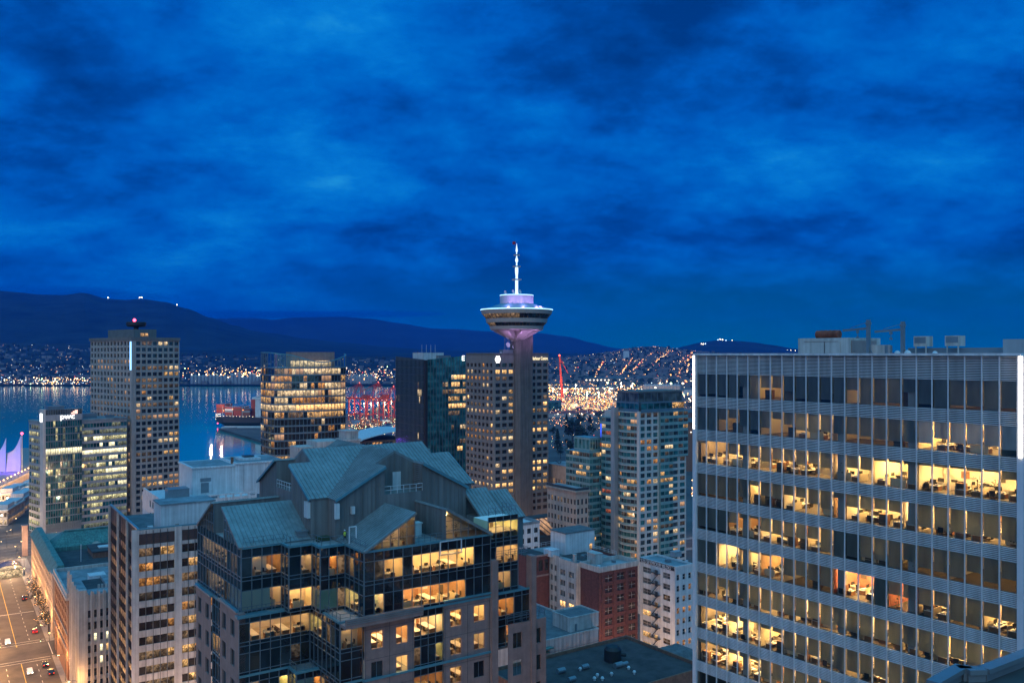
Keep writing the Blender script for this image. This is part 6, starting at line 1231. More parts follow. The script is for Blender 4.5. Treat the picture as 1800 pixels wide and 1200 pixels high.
# white block with the painted name and fire escape
b = Bld('old_building', 'white painted block with a black rooftop name band and iron fire escape', 1187, 265, 35)
H = b.zat(996); D = b.solve(1125, d=(0, 1)); Wd = b.solve(1218); fh = 3.35; n = int((H - 1.6) / fh); wall = MB(); fW = rows_lit({0: .2, 3: .5, 4: .3, 6: .7, 7: .3}, .06, ['lit_warm', 'lit_warm_bright'], 'lit_dim', 131); sub = D / 6
b.facade(wall, (0, D), (0, D * .64), H - 1.6 - n * fh, H - 1.6, 1, n, (.22, .12, .2, .28), .25, 'glass_blinds', fW, (1, 1), .09); b.facade(wall, (0, D * .64), (0, D * .40), H - 1.6 - n * fh, H - 1.6, 1, n, (.25, .35, .2, .28), .25, 'glass_blinds', lambda i, j: fW(i, 5)); b.facade(wall, (0, D * .40), (0, 0), H - 1.6 - n * fh, H - 1.6, 1, n, (.15, .35, .2, .28), .25, 'glass_blinds', lambda i, j: fW(i, 9), (1, 1), .09); b.facade(wall, (0, 0), (Wd, 0), H - 1.6 - n * fh, H - 1.6, 3, n, (.22, .3, .2, .28), .25, 'glass', rows_lit({3: .4, 6: .4}, .1, 'lit_amber', 'lit_dim', 133), (0, 1))
wall.face([(0, D, H - 1.6), (0, 0, H - 1.6), (0, 0, H), (0, D, H)]); wall.face([(0, 0, H - 1.6), (Wd, 0, H - 1.6), (Wd, 0, H), (0, 0, H)]); wall.box(.3, Wd, .3, D, 0, H - .6); b.part(wall, 'wall', 'paint_white')
mb = MB(); mb.box(-.1, -.01, .3, D, H - 1.35, H + .05); b.part(mb, 'name_band', 'black'); text('525 SEYMOUR BLDG', 1.55, 'paint_white', (-.14, D - .5, H - 1.25), (rad(90), 0, rad(-90)), b.e, sx=(D - 1) / 15.4)
mb = MB(); parapet(mb, [(-.1, -.1), (Wd, -.1), (Wd, D + .1), (-.1, D + .1)], H - .6, H + .12, .35); b.part(mb, 'parapet', 'paint_white'); mb = MB(); mb.box(.25, Wd, .25, D - .2, H - .6, H - .35); b.part(mb, 'roof', 'roof_blue'); roof_clutter(b, [('vent_unit', 3, 4.4, 6, 7.4, H - .35, H + .6), ('vent_unit', 8, 8.7, 3, 3.7, H - .35, H + .3, 'metal_white'), ('vent_unit', 10, 13, 10, 12, H - .35, H + 1.2, 'paint_grey')]); fe = MB()
for i in range(n):
    z = H - 3.4 - i * fh; y0, y1 = D * .40, D * .66; fe.box(-1.1, -.02, y0, y1, z - .05, z + .02); rail(fe, [(-1.05, y0, z), (-1.05, y1, z)], 1.0, .6, .05, 3); fe.bar((-.9, y0 + .3, z), (-.5, y1 - .3, z - fh), .3, .08)
b.part(fe, 'fire_escape', 'metal_dark'); b.finish('stone_white')
rl_ = MB()
b2 = Bld('low_building', 'low pale shed at the foot of the white painted block', 1190, 246, 35); H = b2.zat(1165); mb = MB(); mb.box(0, 9, 0, 9, 0, H); b2.part(mb, 'wall', 'stone_white'); mb = MB(); mb.hexa([(-.3, -.3, H), (9.3, -.3, H), (9.3, 9.3, H), (-.3, 9.3, H)], [(1, 2, H + 2), (8, 2, H + 2), (8, 8, H + 2), (1, 8, H + 2)]); b2.part(mb, 'roof', 'roof_gravel'); b2.facade(MB(), (.5, -.02), (8.5, -.02), H - 8, H - .5, 2, 2, (.1, .1, .2, .1), .02, 'glass', lambda i, j: 'lit_dim' if i else None); b2.finish()

# tan warehouse with a cluttered roof, and the old corner block before it
b = Bld('warehouse', 'long tan warehouse with dark rooftop clutter beyond the old corner block', 1062, 430, 35)
D = b.solve(958, d=(0, 1)); H = b.zat(831); wall = MB(); b.facade(wall, (0, D), (0, 0), H - 12, H - 4.5, 22, 1, (.2, .2, .2, .35), .3, 'glass', rows_lit({0: .35}, .3, ['lit_warm', 'lit_amber'], 'lit_dim', 141)); wall.face([(0, D, H - 4.5), (0, 0, H - 4.5), (0, 0, H), (0, D, H)]); wall.box(.3, 40, 0, D, 0, H - .1)
for k in range(5): wall.box(-.2, -.002, D * k / 5 - .15, D * k / 5 + .15, 0, H)
b.part(wall, 'wall', 'stone_beige'); mb = MB(); mb.box(-.2, 40, -.2, D, H - .09, H + .2); b.part(mb, 'roof', 'roof_membrane'); rr = random.Random(9)
for k in range(34):
    y = rr.uniform(2, D - 4); x = rr.uniform(1, 34); mb = MB(); mb.tube([(x + .4 * q, y + 1.3 * q, H + .3 + 1.0 * sin(q * .8 + k)) for q in range(5)], .28, 6); b.part(mb, 'duct', 'metal_dark')
b.finish()
b = Bld('old_building', 'old tan corner block with a dark cornice and tall sash windows', 1013, 345, 35)
D = b.solve(962, d=(0, 1)); H = b.zat(862); Wd = b.solve(1034); fh = 3.7; n = 9; wall = MB(); fO = rows_lit({0: .25}, .05, 'lit_warm', 'lit_dim', 151); b.facade(wall, (0, D), (0, 0), H - 2.6 - n * fh, H - 2.6, 9, n, (.25, .22, .15, .3), .3, 'glass', fO, (1, 0)); b.facade(wall, (0, 0), (Wd, 0), H - 2.6 - n * fh, H - 2.6, 3, n, (.25, .22, .15, .25), .3, 'glass', None); wall.box(.35, Wd, .35, D, 0, H - .3); wall.face([(0, D, H - 2.6), (0, 0, H - 2.6), (0, 0, H), (0, D, H)]); wall.face([(0, 0, H - 2.6), (Wd, 0, H - 2.6), (Wd, 0, H), (0, 0, H)]); b.part(wall, 'wall', 'stone_beige')
mb = MB(); mb.box(-.9, Wd + .6, -.9, D, H - .6, H); mb.box(-.6, Wd + .3, -.6, D, H - 1.1, H - .6); mb.box(-.45, .2, -.45, D, H, H + .9, 1); mb.box(.2, Wd, -.45, .2, H, H + .9, 1); b.part(mb, 'cornice', ['stone_beige', 'metal_dark']); mb = MB(); mb.box(.2, Wd, .2, D, H, H + .3); b.part(mb, 'roof', 'roof_membrane'); b.finish()

# ornate pale tower top and white vaulted hall behind the gable roofs
b = Bld('old_building', 'pale ornate setback tower rising behind the folded metal roofs', 606, 400, 35)
H = b.zat(764); W1 = b.solve(633); wall = MB(); D = 9
b.facade(wall, (0, 0), (W1, 0), H - 16, H - 3, 3, 3, (.3, .3, .2, .3), .3, 'glass'); b.facade(wall, (0, D), (0, 0), H - 16, H - 3, 3, 3, (.3, .3, .2, .3), .3, 'glass'); wall.box(.3, W1, .3, D, 0, H - 3); wall.box(-.5, W1 + .4, -.5, D, H - 3, H - 2.2); wall.box(.6, W1 - .6, .6, D - 1, H - 2.2, H + 1.2); wall.box(.2, W1 - .2, .2, D - .5, H + 1.2, H + 1.8)
for k in range(5): wall.box(W1 * .3 + k * W1 * .1, W1 * .3 + k * W1 * .1 + .35, .3, .58, H - 2.2, H + 1.2)
wall.box(-12, -.2, 3, 16, 0, H - 2.8); wall.box(-12.4, .2, 2.6, 16, H - 6.6, H - 6.0); wall.box(-20, -10, 6, 16, 0, H - 5)
for k in range(9): wall.box(-19.5 + k * 1.0, -19.1 + k * 1.0, 5.6, 6, H - 6, H - 5.2)
b.part(wall, 'wall', 'stone_white'); b.finish()
b = Bld('rail_hall', 'white hall with a long curved roof beside the container yard', 636, 640, 30)
Wd = b.solve(720); H = b.zat(757, 20); z1 = b.zat(774); mb = MB(); pr = [(-2, z1)] + [(Wd * k / 10, z1 + (H - z1) * sin(pi * (.06 + .5 * k / 10))) for k in range(11)]
for p, q in zip(pr, pr[1:]): slab(mb, [(p[0], -3, p[1]), (q[0], -3, q[1]), (q[0], 40, q[1]), (p[0], 40, p[1])], .5)
b.part(mb, 'curved_roof', 'paint_white'); mb = MB(); b.facade(mb, (0, 0), (Wd, 0), 0, z1 - .5, 14, 3, (.1, .1, .15, .1), .2, 'glass_brown', rows_lit({}, .4, ['lit_amber', 'lit_dim'], 'lit_dim', 161)); mb.box(.3, Wd, .3, 40, 0, z1 - .6); b.part(mb, 'wall', 'brick_brown'); b.finish()

# the parapet of the photographer's own building, bottom right
e = empty('building_rooftop', (0, 0, 0), 0, label='dark flat rooftop with angular metal coping in the near corner', cat='rooftop')
zc_ = CAMZ - 10.5; P5 = [ground_at(px, py, zc_) for px, py in ((1640, 1201), (1691, 1172), (1699, 1178), (1729, 1177), (1810, 1146), (1900, 1110))]
mb = MB()
for p, q in zip(P5, P5[1:]): mb.bar(p, q, .42, .16); mb.bar(p + Vector((0, -.02, -.3)), q + Vector((0, -.02, -.3)), .2, .5)
mb.build('coping', 'metal_grey', e); mb = MB(); mb.face([(p.x, p.y, zc_ - .35) for p in P5] + [(P5[-1].x, -12, zc_ - .35), (4, -12, zc_ - .35), (P5[0].x - 6, P5[0].y - 8, zc_ - .35)]); mb.build('roof', 'roof_dark', e)
mb = MB(); pp = [(p.x, p.y) for p in P5] + [(P5[-1].x, -12), (4, -12), (P5[0].x - 6, P5[0].y - 8)]
for (x0, y0), (x1, y1) in zip(pp, pp[1:] + pp[:1]): mb.face([(x0, y0, 0), (x1, y1, 0), (x1, y1, zc_ - .5), (x0, y0, zc_ - .5)])
mb.build('wall', 'concrete_dark', e)
# ---------------------------------------------------------------- trees, cars, lamps on the street
def tree(x, y, h, r, label, group, kind='round', z=0, lights=False, leaf='leaf_dark', seed=0):
    rr = random.Random(seed); e = empty({'round': 'broadleaf_tree', 'cone': 'conifer_tree', 'bare': 'street_tree'}[kind], (x, y, z), rr.uniform(0, 6), label=label, cat='tree', group=group)
    m = MB(); m.tube([(0, 0, 0), (.03 * h * .3, 0, h * .3), (0, .02 * h, h * .62)], [h * .03, h * .022, h * .008], 6); tips = []
    for k in range(9):
        a = rr.uniform(0, 6.28); z0 = h * rr.uniform(.25, .55); L_ = r * rr.uniform(.6, 1.0) if kind != 'cone' else r * .3; p = (cos(a) * L_, sin(a) * L_, z0 + h * rr.uniform(.15, .4)); m.tube([(0, 0, z0), (p[0] * .5, p[1] * .5, (z0 + p[2]) / 2 + .1 * h), p], [h * .012, h * .008, h * .003], 4); tips.append(p)
    m.build('trunk', 'bark', e); m = MB(); n = {'round': 420, 'cone': 420, 'bare': 170}[kind]
    cl = [(rr.gauss(0, r * .5), rr.gauss(0, r * .5), h * rr.uniform(.38, .9), r * rr.uniform(.25, .5)) for _ in range(14)]
    for _ in range(n):
        if kind == 'cone':
            t = rr.random() ** .8; rad_ = r * (1 - t) * (.55 + .5 * ((t * 9) % 1)) * rr.uniform(.5, 1.05); a = rr.uniform(0, 6.28); c = Vector((cos(a) * rad_, sin(a) * rad_, h * (.1 + .9 * t)))
        else:
            q = rr.choice(cl); d = Vector((rr.gauss(0, 1), rr.gauss(0, 1), rr.gauss(0, .8))).normalized() * q[3] * rr.uniform(.5, 1.1); c = Vector(q[:3]) + d
        s = h * .045 * rr.uniform(.6, 1.4); u = Vector((rr.gauss(0, 1), rr.gauss(0, 1), rr.gauss(0, 1))).normalized(); v = u.orthogonal().normalized(); m.face([c - u * s, c - v * s * .7, c + u * s, c + v * s * .7])
    m.build('crown', leaf, e)
    if lights:
        m = MB()
        for _ in range(26): q = rr.choice(cl); m.octa((q[0] + rr.gauss(0, r * .3), q[1] + rr.gauss(0, r * .3), q[2] + rr.gauss(0, .5)), .075, 0)
        m.build('fairy_lights', 'spark_warm', e)
    return e
for k in range(7):
    p = st(8 + k * 10.5, 11.3); tree(p.x, p.y, R.uniform(6.5, 8.5), 2.8, 'bare street tree strung with small white lights along the pavement', 'lit street trees', 'bare', .13, True, 'leaf_brown', k)
for k in range(3): p = st(6 + k * 6, 13.6); tree(p.x, p.y, 5.5, 1.4, 'small dark green conifer against the old stone building', 'small conifers on the pavement', 'cone', .13, False, 'leaf_green', 40 + k)
for k, (px, py, h, r, kd) in enumerate(((980, 792, 19, 6, 'cone'), (1006, 775, 20, 10, 'round'), (1018, 790, 22, 11, 'round'), (1012, 760, 16, 8, 'round'), (1027, 786, 16, 8, 'round'), (1000, 800, 13, 7, 'round'), (972, 768, 11, 5, 'round'), (1052, 742, 14, 6, 'round'), (1037, 748, 13, 6, 'cone'), (996, 748, 14, 6, 'cone'), (1067, 735, 14, 8, 'round'), (1020, 748, 15, 8, 'round'), (985, 806, 9, 5, 'round'), (1212, 760, 12, 7, 'round'), (1216, 722, 14, 8, 'round'))):
    p = ground_at(px, py); lab = ('dark pointed conifer', 'dark broad tree')[kd == 'round'] + ' in the railway cutting beyond the tan warehouse'
    tree(p.x, p.y, h * 1.25, r, lab, 'trees in the railway cutting, ' + kd, kd, 0, False, 'leaf_dark', 60 + k)

def car_proto(paint):
    e = empty('parked_car', (0, 0, 0)); m = MB(); pr = [(-2.2, .35), (2.2, .35), (2.25, .75), (1.3, .9), (.75, 1.42), (-1.1, 1.45), (-1.85, .98), (-2.25, .9)]
    lo = [(x, -.88, z) for x, z in pr]; hi = [(x, .88, z) for x, z in pr]; lo = [(x, y * (.86 if z > 1.2 else 1), z) for x, y, z in lo]; hi = [(x, y * (.86 if z > 1.2 else 1), z) for x, y, z in hi]
    m.face(lo); m.face(list(reversed(hi)))
    for i in range(len(lo)): j = (i + 1) % len(lo); m.face([lo[i], hi[i], hi[j], lo[j]])
    m.build('body', paint, e); m = MB(); m.face([(1.22, -.72, .94), (1.22, .72, .94), (.8, .66, 1.37), (.8, -.66, 1.37)]); m.face([(-1.82, -.7, 1.02), (-1.14, -.66, 1.4), (-1.14, .66, 1.4), (-1.82, .7, 1.02)])
    for s in (-1, 1): m.face([(.6, s * .83, 1.36), (1.05, s * .89, .98), (-1.6, s * .89, .98), (-1.05, s * .83, 1.38)])
    m.build('glazing', 'glass_black', e)
    for x in (-1.35, 1.35):
        for s in (-1, 1):
            m = MB(); m.tube([(x, s * .70, .33), (x, s * .92, .33)], .33, 12); w = m.build('wheel', 'black', e); m = MB(); m.tube([(x, s * .921, .33), (x, s * .93, .33)], .19, 8); m.build('rim', 'metal_white', w)
    for s in (-1, 1):
        m = MB(); m.box(2.2, 2.27, s * .6 - .16, s * .6 + .16, .6, .76); m.build('headlight', 'head_white', e); m = MB(); m.box(-2.29, -2.22, s * .62 - .15, s * .62 + .15, .72, .88); m.build('tail_light', 'tail_red', e)
    return e
pm('car_white', (.7, .7, .7), .25, .03, .3); pm('car_red', (.35, .02, .02), .25, .05, .3); pm('car_black', (.02, .022, .028), .2, .1, .3); pm('car_silver', (.4, .42, .45), .25, .05, .3)
sang = math.atan2(STD[1], STD[0])
for paint, a, bb, rev, lab in (('car_white', 2, -2.6, True, 'white car with bright headlights nearing the crossing'), ('car_red', 11, 6.8, False, 'dark red car parked by the lit street trees'), ('car_black', -31, 6.6, False, 'black car in the kerb lane before the crossing'), ('car_black', -40.5, 7.4, False, 'black car second from the crossing in the kerb lane'), ('car_white', -36, 1.6, True, 'white car with glaring headlights in the middle lane'), ('car_silver', -27, 16, False, 'silver car on the cross street side by the brick corner'), ('car_black', 64, 7.2, False, 'dark car parked far up the street'), ('car_silver', 75, -7, True, 'silver car parked far up the street on the far kerb')):
    p = st(a, bb); e = car_proto(paint); e.location = (p.x, p.y, .01 if abs(bb) < 9.5 else .14); e.rotation_euler = (0, 0, sang + (pi if rev else 0)); tag(e, lab, 'car')
def street_lamp(x, y, h, ang, label, group, w=260, col=(1, .47, .14)):
    e = empty('street_lamp', (x, y, .13), ang, label=label, cat='street lamp', group=group); m = MB(); m.tube([(0, 0, 0), (0, 0, h), (.5, 0, h + .3), (2.0, 0, h + .35)], [.11, .07, .06, .05], 6); m.build('pole', 'metal_dark', e)
    m = MB(); m.box(1.7, 2.5, -.16, .16, h + .28, h + .42); m.build('lamp_head', 'metal_dark', e); m = MB(); m.box(1.8, 2.4, -.12, .12, h + .22, h + .275); m.build('bulb', 'street_bulb', e); point(e, (2.1, 0, h), col, w, .25)
g_ = 'street lamps along the left street'
for k in range(9):
    for s in (-1, 1):
        p = st(-88 + k * 27 + (10 if s > 0 else 0), s * 10.6); street_lamp(p.x, p.y, 8.5, sang - s * pi / 2 + pi, 'slim street lamp giving orange light along the street of cars', g_, 17000 if s < 0 else 5500)
for k in range(10):
    p = Vector((CR0[0] + CRD[0] * (40 + k * 34), CR0[1] + CRD[1] * (40 + k * 34))); street_lamp(p.x, p.y, 8.5, sang, 'street lamp on the cross street hidden between the towers', 'street lamps on the cross street', 4200)
for px, Y in ((100, 470), (215, 470), (330, 470), (560, 420), (650, 430), (760, 395), (840, 400), (960, 400), (930, 330), (1000, 330), (1230, 330), (1125, 300), (1110, 245), (880, 310), (350, 250), (250, 190), (440, 300), (700, 330), (330, 200), (640, 92), (760, 98), (520, 90), (900, 105)):
    x = (px - CX) / F * Y; street_lamp(x, Y, 9, sang, 'unseen street lamp added to warm the tower fronts', 'unseen street lamps added for light on the towers', 9000 if Y > 260 else (20000 if Y < 150 else 30000), (1, .58, .36))  # unseen lamps, added to throw warm light on the building fronts

for a, bb, lab in ((-3.6, 10.4, 'tall traffic light pole on the near kerb before the old stone building'), (-21.5, 10.2, 'tall traffic light pole by the brown brick corner'), (-21, -10.4, 'traffic light pole across the street from the brown brick corner')):
    p = st(a, bb); e = empty('traffic_light', (p.x, p.y, .13), sang, label=lab, cat='traffic light'); m = MB(); m.tube([(0, 0, 0), (0, 0, 7.5)], [.12, .08], 6); m.bar((0, 0, 6), (0, (4.5 if bb > 0 else -4.5), 6.4), .1); m.build('pole', 'metal_dark', e)
    m = MB(); y_ = 4.2 if bb > 0 else -4.2; m.box(-.18, .18, y_ - .18, y_ + .18, 5.4, 6.5); m.build('signal_head', 'black', e); m = MB(); m.octa((-.2, y_, 5.65), .13); m.build('lamp', 'spark_green', e)
for k, (a, bb) in enumerate(((-1.0, 12.2), (3, 12.8), (15, 12.0), (22, 12.6), (34, 12.1), (-24, 12.4))):
    p = st(a, bb); o = bpy.data.objects.get('person'); me = o.data; q = bpy.data.objects.new('person', me); COL.objects.link(q); q.modifiers.new('skin', 'SKIN'); q.location = (p.x, p.y, .15); q.rotation_euler = (0, 0, k * 1.3); tag(q, 'person in dark clothes walking on the pavement under the lit street trees', 'person', 'people on the pavement')
# ---------------------------------------------------------------- harbour: ship, cranes, boxes
CC = ['box_red', 'box_brown', 'box_white', 'box_grey', 'box_blue']
for n_, c_ in zip(CC, ((.33, .05, .035), (.20, .065, .04), (.6, .6, .6), (.22, .24, .26), (.04, .12, .25))): pm(n_, c_, .6, .2, .3)
CP = {}
def container(x, y, z, rz, c, where):
    if c not in CP:
        m = MB(); m.box(-6, 6, -1.2, 1.2, 0, 2.55)
        for k in range(24): xx = -5.8 + k * .505; m.box(xx, xx + .2, -1.24, -1.201, .1, 2.45); m.box(xx, xx + .2, 1.201, 1.24, .1, 2.45)
        for sx in (-1, 1):
            for sy in (-1, 1): m.box(sx * 6.03 - .08, sx * 6.03 + .08, sy * 1.2 - .1, sy * 1.2 + .1, 0, 2.58)
        o = m.build('shipping_container', c); CP[c] = o
    else: o = CP[c].copy(); COL.objects.link(o)
    o.location = (x, y, z); o.rotation_euler = (0, 0, rz)
    nm = {'box_red': 'red', 'box_brown': 'brown', 'box_white': 'white', 'box_grey': 'grey', 'box_blue': 'blue'}[c]
    tag(o, '%s shipping container stacked %s' % (nm, where), 'container', '%s containers %s' % (nm, where))
def ship():
    p = ground_at(385, 748, WZ); th = rad(-6); e = empty('container_ship', (p.x, p.y, WZ), th, label='black hulled container ship with floodlit stern and stacked boxes', cat='ship')
    L_, Bm = 190, 30; m = MB(); st_ = [(0, .55, 9), (5, .8, 2), (14, 1, -1), (60, 1, -1), (140, 1, -1), (175, .6, -1), (190, .08, 0)]; rings = []
    for x, w, k in st_: rings.append([(x + (6 if k > 1 else 0), -Bm / 2 * w * .7, max(k, -1)), (x, -Bm / 2 * w, 6), (x - 1.5, -Bm / 2 * w, 14), (x - 1.5, Bm / 2 * w, 14), (x, Bm / 2 * w, 6), (x + (6 if k > 1 else 0), Bm / 2 * w * .7, max(k, -1))])
    for A_, B_ in zip(rings, rings[1:]):
        for i in range(6): m.face([A_[i], A_[(i + 1) % 6], B_[(i + 1) % 6], B_[i]])
    m.face(rings[0]); m.face(list(reversed(rings[-1]))); m.build('hull', 'hull', e)
    m = MB(); m.box(62, 74, -13, 13, 14, 44); m.box(58, 76, -15, 15, 41, 44); m.box(64, 70, -4, 4, 44, 49); m.box(66, 67, -.5, .5, 49, 57)
    for q in range(7): m.box(61.9, 61.98, -12, 12, 17 + q * 3.4, 18 + q * 3.4, 1)
    m.build('superstructure', ['paint_white', 'glass_black'], e); m = MB(); m.box(52, 60, -5, 5, 14, 40); m.build('funnel', 'box_red', e)
    m = MB()
    for x in (1, 12, 27, 42):
        for yy in (-14.4, -7, 0, 7): m.box(x, x + .5, yy, yy + .5, 14, 20 if x < 10 else 30)
        m.box(x, x + .5, -14.6, 14.6, 19.6, 20.1)
    m.build('deck_frames', 'paint_white', e); m = MB(); rr = random.Random(4)
    for lv in range(3):
        for q in range(12): m.octa((-1.4 + rr.uniform(-.1, .1), -8 + q * 1.45, 10.8 + lv * 3.2), .38)
    for x in range(4, 60, 5): m.octa((x, -15.1, 15 + rr.uniform(0, 1)), .42)
    for x, z in ((0, 23), (14, 24), (28, 26), (44, 25)): m.octa((x, -15, z), .7, 1)
    m.octa((2, -9, 4.5), 1.0, 2); m.build('deck_lights', ['spark_white', 'spark_orange', 'beacon_red'], e)
    for bay, (x, h) in enumerate(((8.5, 5), (21.5, 5), (35, 5), (48, 4), (84, 6), (97, 6), (110, 6))):
        for lv in range(h if bay else 5):
            for row in range(-5, 6, 1 if bay < 3 else 2):
                if lv < h - 2 and abs(row) < 5 and row > -5: continue
                q = Vector((x, row * 2.6)); w_ = (p.x + cos(th) * q.x - sin(th) * q.y, p.y + sin(th) * q.x + cos(th) * q.y); container(w_[0], w_[1], WZ + 20.2 + lv * 2.6 - (4 if bay else 0), th, R.choices(CC, (5, 4, 1.2, 2, .4))[0], 'on the deck of the ship')
    for k in range(4): l = point(e, (3 + k * 16, -34, 36), (1, .66, .5), 13000, 1) if k < 2 else None
ship()
mb = MB(); P0 = ground_at(398, 752, WZ); mb.box(P0.x, P0.x + 150, P0.y - 22, P0.y - 6, WZ - 1, .4); mb.box(P0.x + 26, P0.x + 150, P0.y - 34, P0.y - 24, WZ - 1, 1.2); tag(mb.build('pier', 'concrete_pale'), 'long pale jetty lying beside the container ship', 'pier')

def gantry(px, py, s, rz, label):
    p = ground_at(px, py); e = empty('gantry_crane', (p.x, p.y, 0), rz, label=label, cat='crane'); m = MB(); B = lambda a, c, w: m.bar([q * s for q in a], [q * s for q in c], w * s, w * s)
    for x in (-9, 9):
        for y in (-13, 13): B((x, y, 0), (x * .9, y, 40), 1.7)
        B((x, -13, 12), (x, 13, 12), 1.2); B((x, -13, 12), (x * .9, 13, 40), .7)
    for y in (-13, 13): B((-9, y, 10), (9, y, 10), 1.4); B((-8, y, 39), (8, y, 39), 1.4)
    m.build('legs', 'steel_red', e); m = MB()
    for x in (-3.5, 3.5): B((x, -34, 40), (x, 62, 40), 1.5)
    for k in range(13): B((-3.5, -34 + k * 8, 40), (3.5, -34 + k * 8, 40), .6)
    m.build('boom', 'steel_red', e); m = MB()
    for x in (-4, 4): B((x, -13, 40), (x * .4, -6, 68), 1.0); B((x, 13, 40), (x * .4, -4, 68), 1.0); B((x * .4, -5, 68), (x, 56, 41), .45); B((x * .4, -5, 68), (x, 30, 41), .4); B((x * .4, -5, 68), (x, -33, 41), .5)
    m.build('apex_frame', 'steel_red', e); m = MB(); m.box(-4 * s, 4 * s, -26 * s, -14 * s, 41 * s, 47 * s); m.build('machinery_house', 'box_red', e); m = MB(); m.box(-2 * s, 2 * s, 18 * s, 22 * s, 34 * s, 38 * s); m.build('operator_cab', 'paint_white', e)
    m = MB(); m.octa((0, -5 * s, 69 * s), .9, 1)
    for k in range(9): m.octa((3.7 * s, (-30 + k * 11) * s, 41.5 * s), .55, 0)
    for k in range(4): m.octa((R.uniform(-9, 9) * s, R.choice((-13, 13)) * s, R.uniform(8, 38) * s), .6, 0)
    m.build('work_lights', ['spark_orange', 'spark_red'], e); point(e, (0, 0, 30 * s), (1, .5, .3), 16000, 3)
gantry(628, 738, .86, rad(62), 'red container gantry crane with raised frame beside the curved glass tower'); gantry(661, 739, .88, rad(62), 'red container gantry crane nearer the two-tone glass tower'); gantry(688, 741, .8, rad(62), 'red container gantry crane half hidden by the two-tone glass tower')
rr = random.Random(3)
for k in range(26):                                                   # container stacks in the yard
    p = ground_at(rr.uniform(615, 692), rr.uniform(742, 768)); c = rr.choices(CC, (4, 4, 1.5, 3, 2))[0]
    for lv in range(rr.choice((1, 2, 2, 3))): container(p.x, p.y, lv * 2.56, rad(rr.choice((0, 0, 62))), c if rr.random() < .6 else rr.choice(CC), 'in the yard under the red cranes')
for k in range(30):
    p = ground_at(rr.uniform(966, 1078), rr.uniform(708, 724)); c = rr.choices(CC, (4, 4, 1.5, 3, 2))[0]
    for lv in range(rr.choice((1, 2, 3))): container(p.x, p.y, lv * 2.56, rad(rr.choice((10, 10, 80))), c if rr.random() < .6 else rr.choice(CC), 'in the far yard beyond the observation tower')
e = empty('gantry_crane', ground_at(988, 706), .3, label='tall thin red crane standing alone in the far lit port', cat='crane'); m = MB(); m.bar((0, 0, 0), (-6, 0, 100), 3); m.bar((4, 0, 0), (-6, 0, 100), 1.6); m.build('mast', 'steel_red', e); m = MB(); m.octa((-6, 0, 102), 2.2); m.build('beacon', 'spark_red', e)
m = MB(); m.bar((-6, 0, 98), (14, 0, 62), 1.2); m.build('jib', 'steel_red', e)
# sheds, silos and mills of the port
def shed(px, py, w, d, h, mat, label, rz=0, roof='far_roof', name='port_shed', lights=0):
    p = ground_at(px, py); e = empty(name, (p.x, p.y, 0), rz, label=label, cat='shed'); m = MB(); m.box(-w / 2, w / 2, 0, d, 0, h); m.build('wall', mat, e); m = MB(); m.hexa([(-w / 2 - 1, -1, h), (w / 2 + 1, -1, h), (w / 2 + 1, d + 1, h), (-w / 2 - 1, d + 1, h)], [(-w / 2 - 1, d / 2 - .5, h + 3), (w / 2 + 1, d / 2 - .5, h + 3), (w / 2 + 1, d / 2 + .5, h + 3), (-w / 2 - 1, d / 2 + .5, h + 3)]); m.build('roof', roof, e)
    if lights:
        m = MB()
        for k in range(lights): m.octa((-w / 2 + w * (k + .5) / lights, -1.5, h * .8), max(.5, p.y * .0007))
        m.build('wall_lights', 'spark_white', e)
shed(1012, 733, 120, 30, 7, 'paint_grey', 'long low shed with a lamp row beyond the observation tower', rad(4), 'box_red', 'port_shed', 6)
shed(970, 726, 34, 24, 20, 'glass_teal', 'dark green port building at the foot of the observation tower', rad(4))
shed(1060, 679, 120, 60, 26, 'far_wall', 'grey mill building with lit top floor in the far port', 0, 'far_roof', 'port_shed', 10); shed(1120, 676, 190, 50, 24, 'paint_grey', 'long silver grain store in the far port under lamps', 0, 'far_roof', 'port_shed', 12); shed(1105, 664, 46, 30, 44, 'paint_grey', 'square grain tower rising over the far port', 0)
shed(1195, 678, 180, 60, 20, 'paint_grey', 'wide grey shed at the far right of the port', 0, 'far_roof', 'port_shed', 5); shed(1208, 694, 60, 40, 14, 'paint_white', 'small pale shed by the light strip of the louvred block', 0); shed(1030, 690, 160, 60, 14, 'far_wall', 'dark flat shed before the far lit yard', 0, 'far_roof', 'port_shed', 8)
shed(1212, 775, 60, 40, 16, 'paint_white', 'pale flat store between the apartment tower and louvred block', 0); shed(1216, 742, 90, 40, 15, 'brick_brown', 'brown store between the apartment tower and louvred block', 0); shed(1214, 828, 26, 20, 44, 'brick_brown', 'tall brown brick store with warm lamps on its side', 0, 'far_roof', 'port_shed', 3)
p = at(1101, 617, 4300); e = empty('tower_block', (p.x, p.y, 0), 0, label='lone pale tower block on the lit hillside', cat='tower block'); m = MB(); m.box(-14, 14, 0, 20, 40, 120); m.build('wall', 'paint_white', e)
for k in range(12):
    p = ground_at(1135 + k * 5.2, 700); e = empty('grain_silo', (p.x, p.y, 0), 0, label='tall pale round silo in the row before the lit port', cat='silo', group='silos of the far port'); m = MB(); m.lathe([(6.5, 0), (6.5, 30), (1, 34)], 12); m.build('silo_body', 'paint_grey', e)
rr = random.Random(14)
for k in range(20):
    px = 338 + k * 6.4; Y = 3010; x = (px - CX) / F * Y; e = empty('grain_silo', (x, Y, 0), 0, label='pale lamp-lit silo across the harbour on the far shore', cat='silo', group='silos on the far shore'); m = MB(); h = 30 if k < 10 else rr.uniform(18, 42); m.lathe([(6.3, 0), (6.3, h), (1, h + 4)], 10); m.build('silo_body', 'paint_grey', e)
    if k % 2 == 0: m = MB(); m.octa((0, -6, h + 5), 2.2); m.build('lamp', 'spark_white', e)
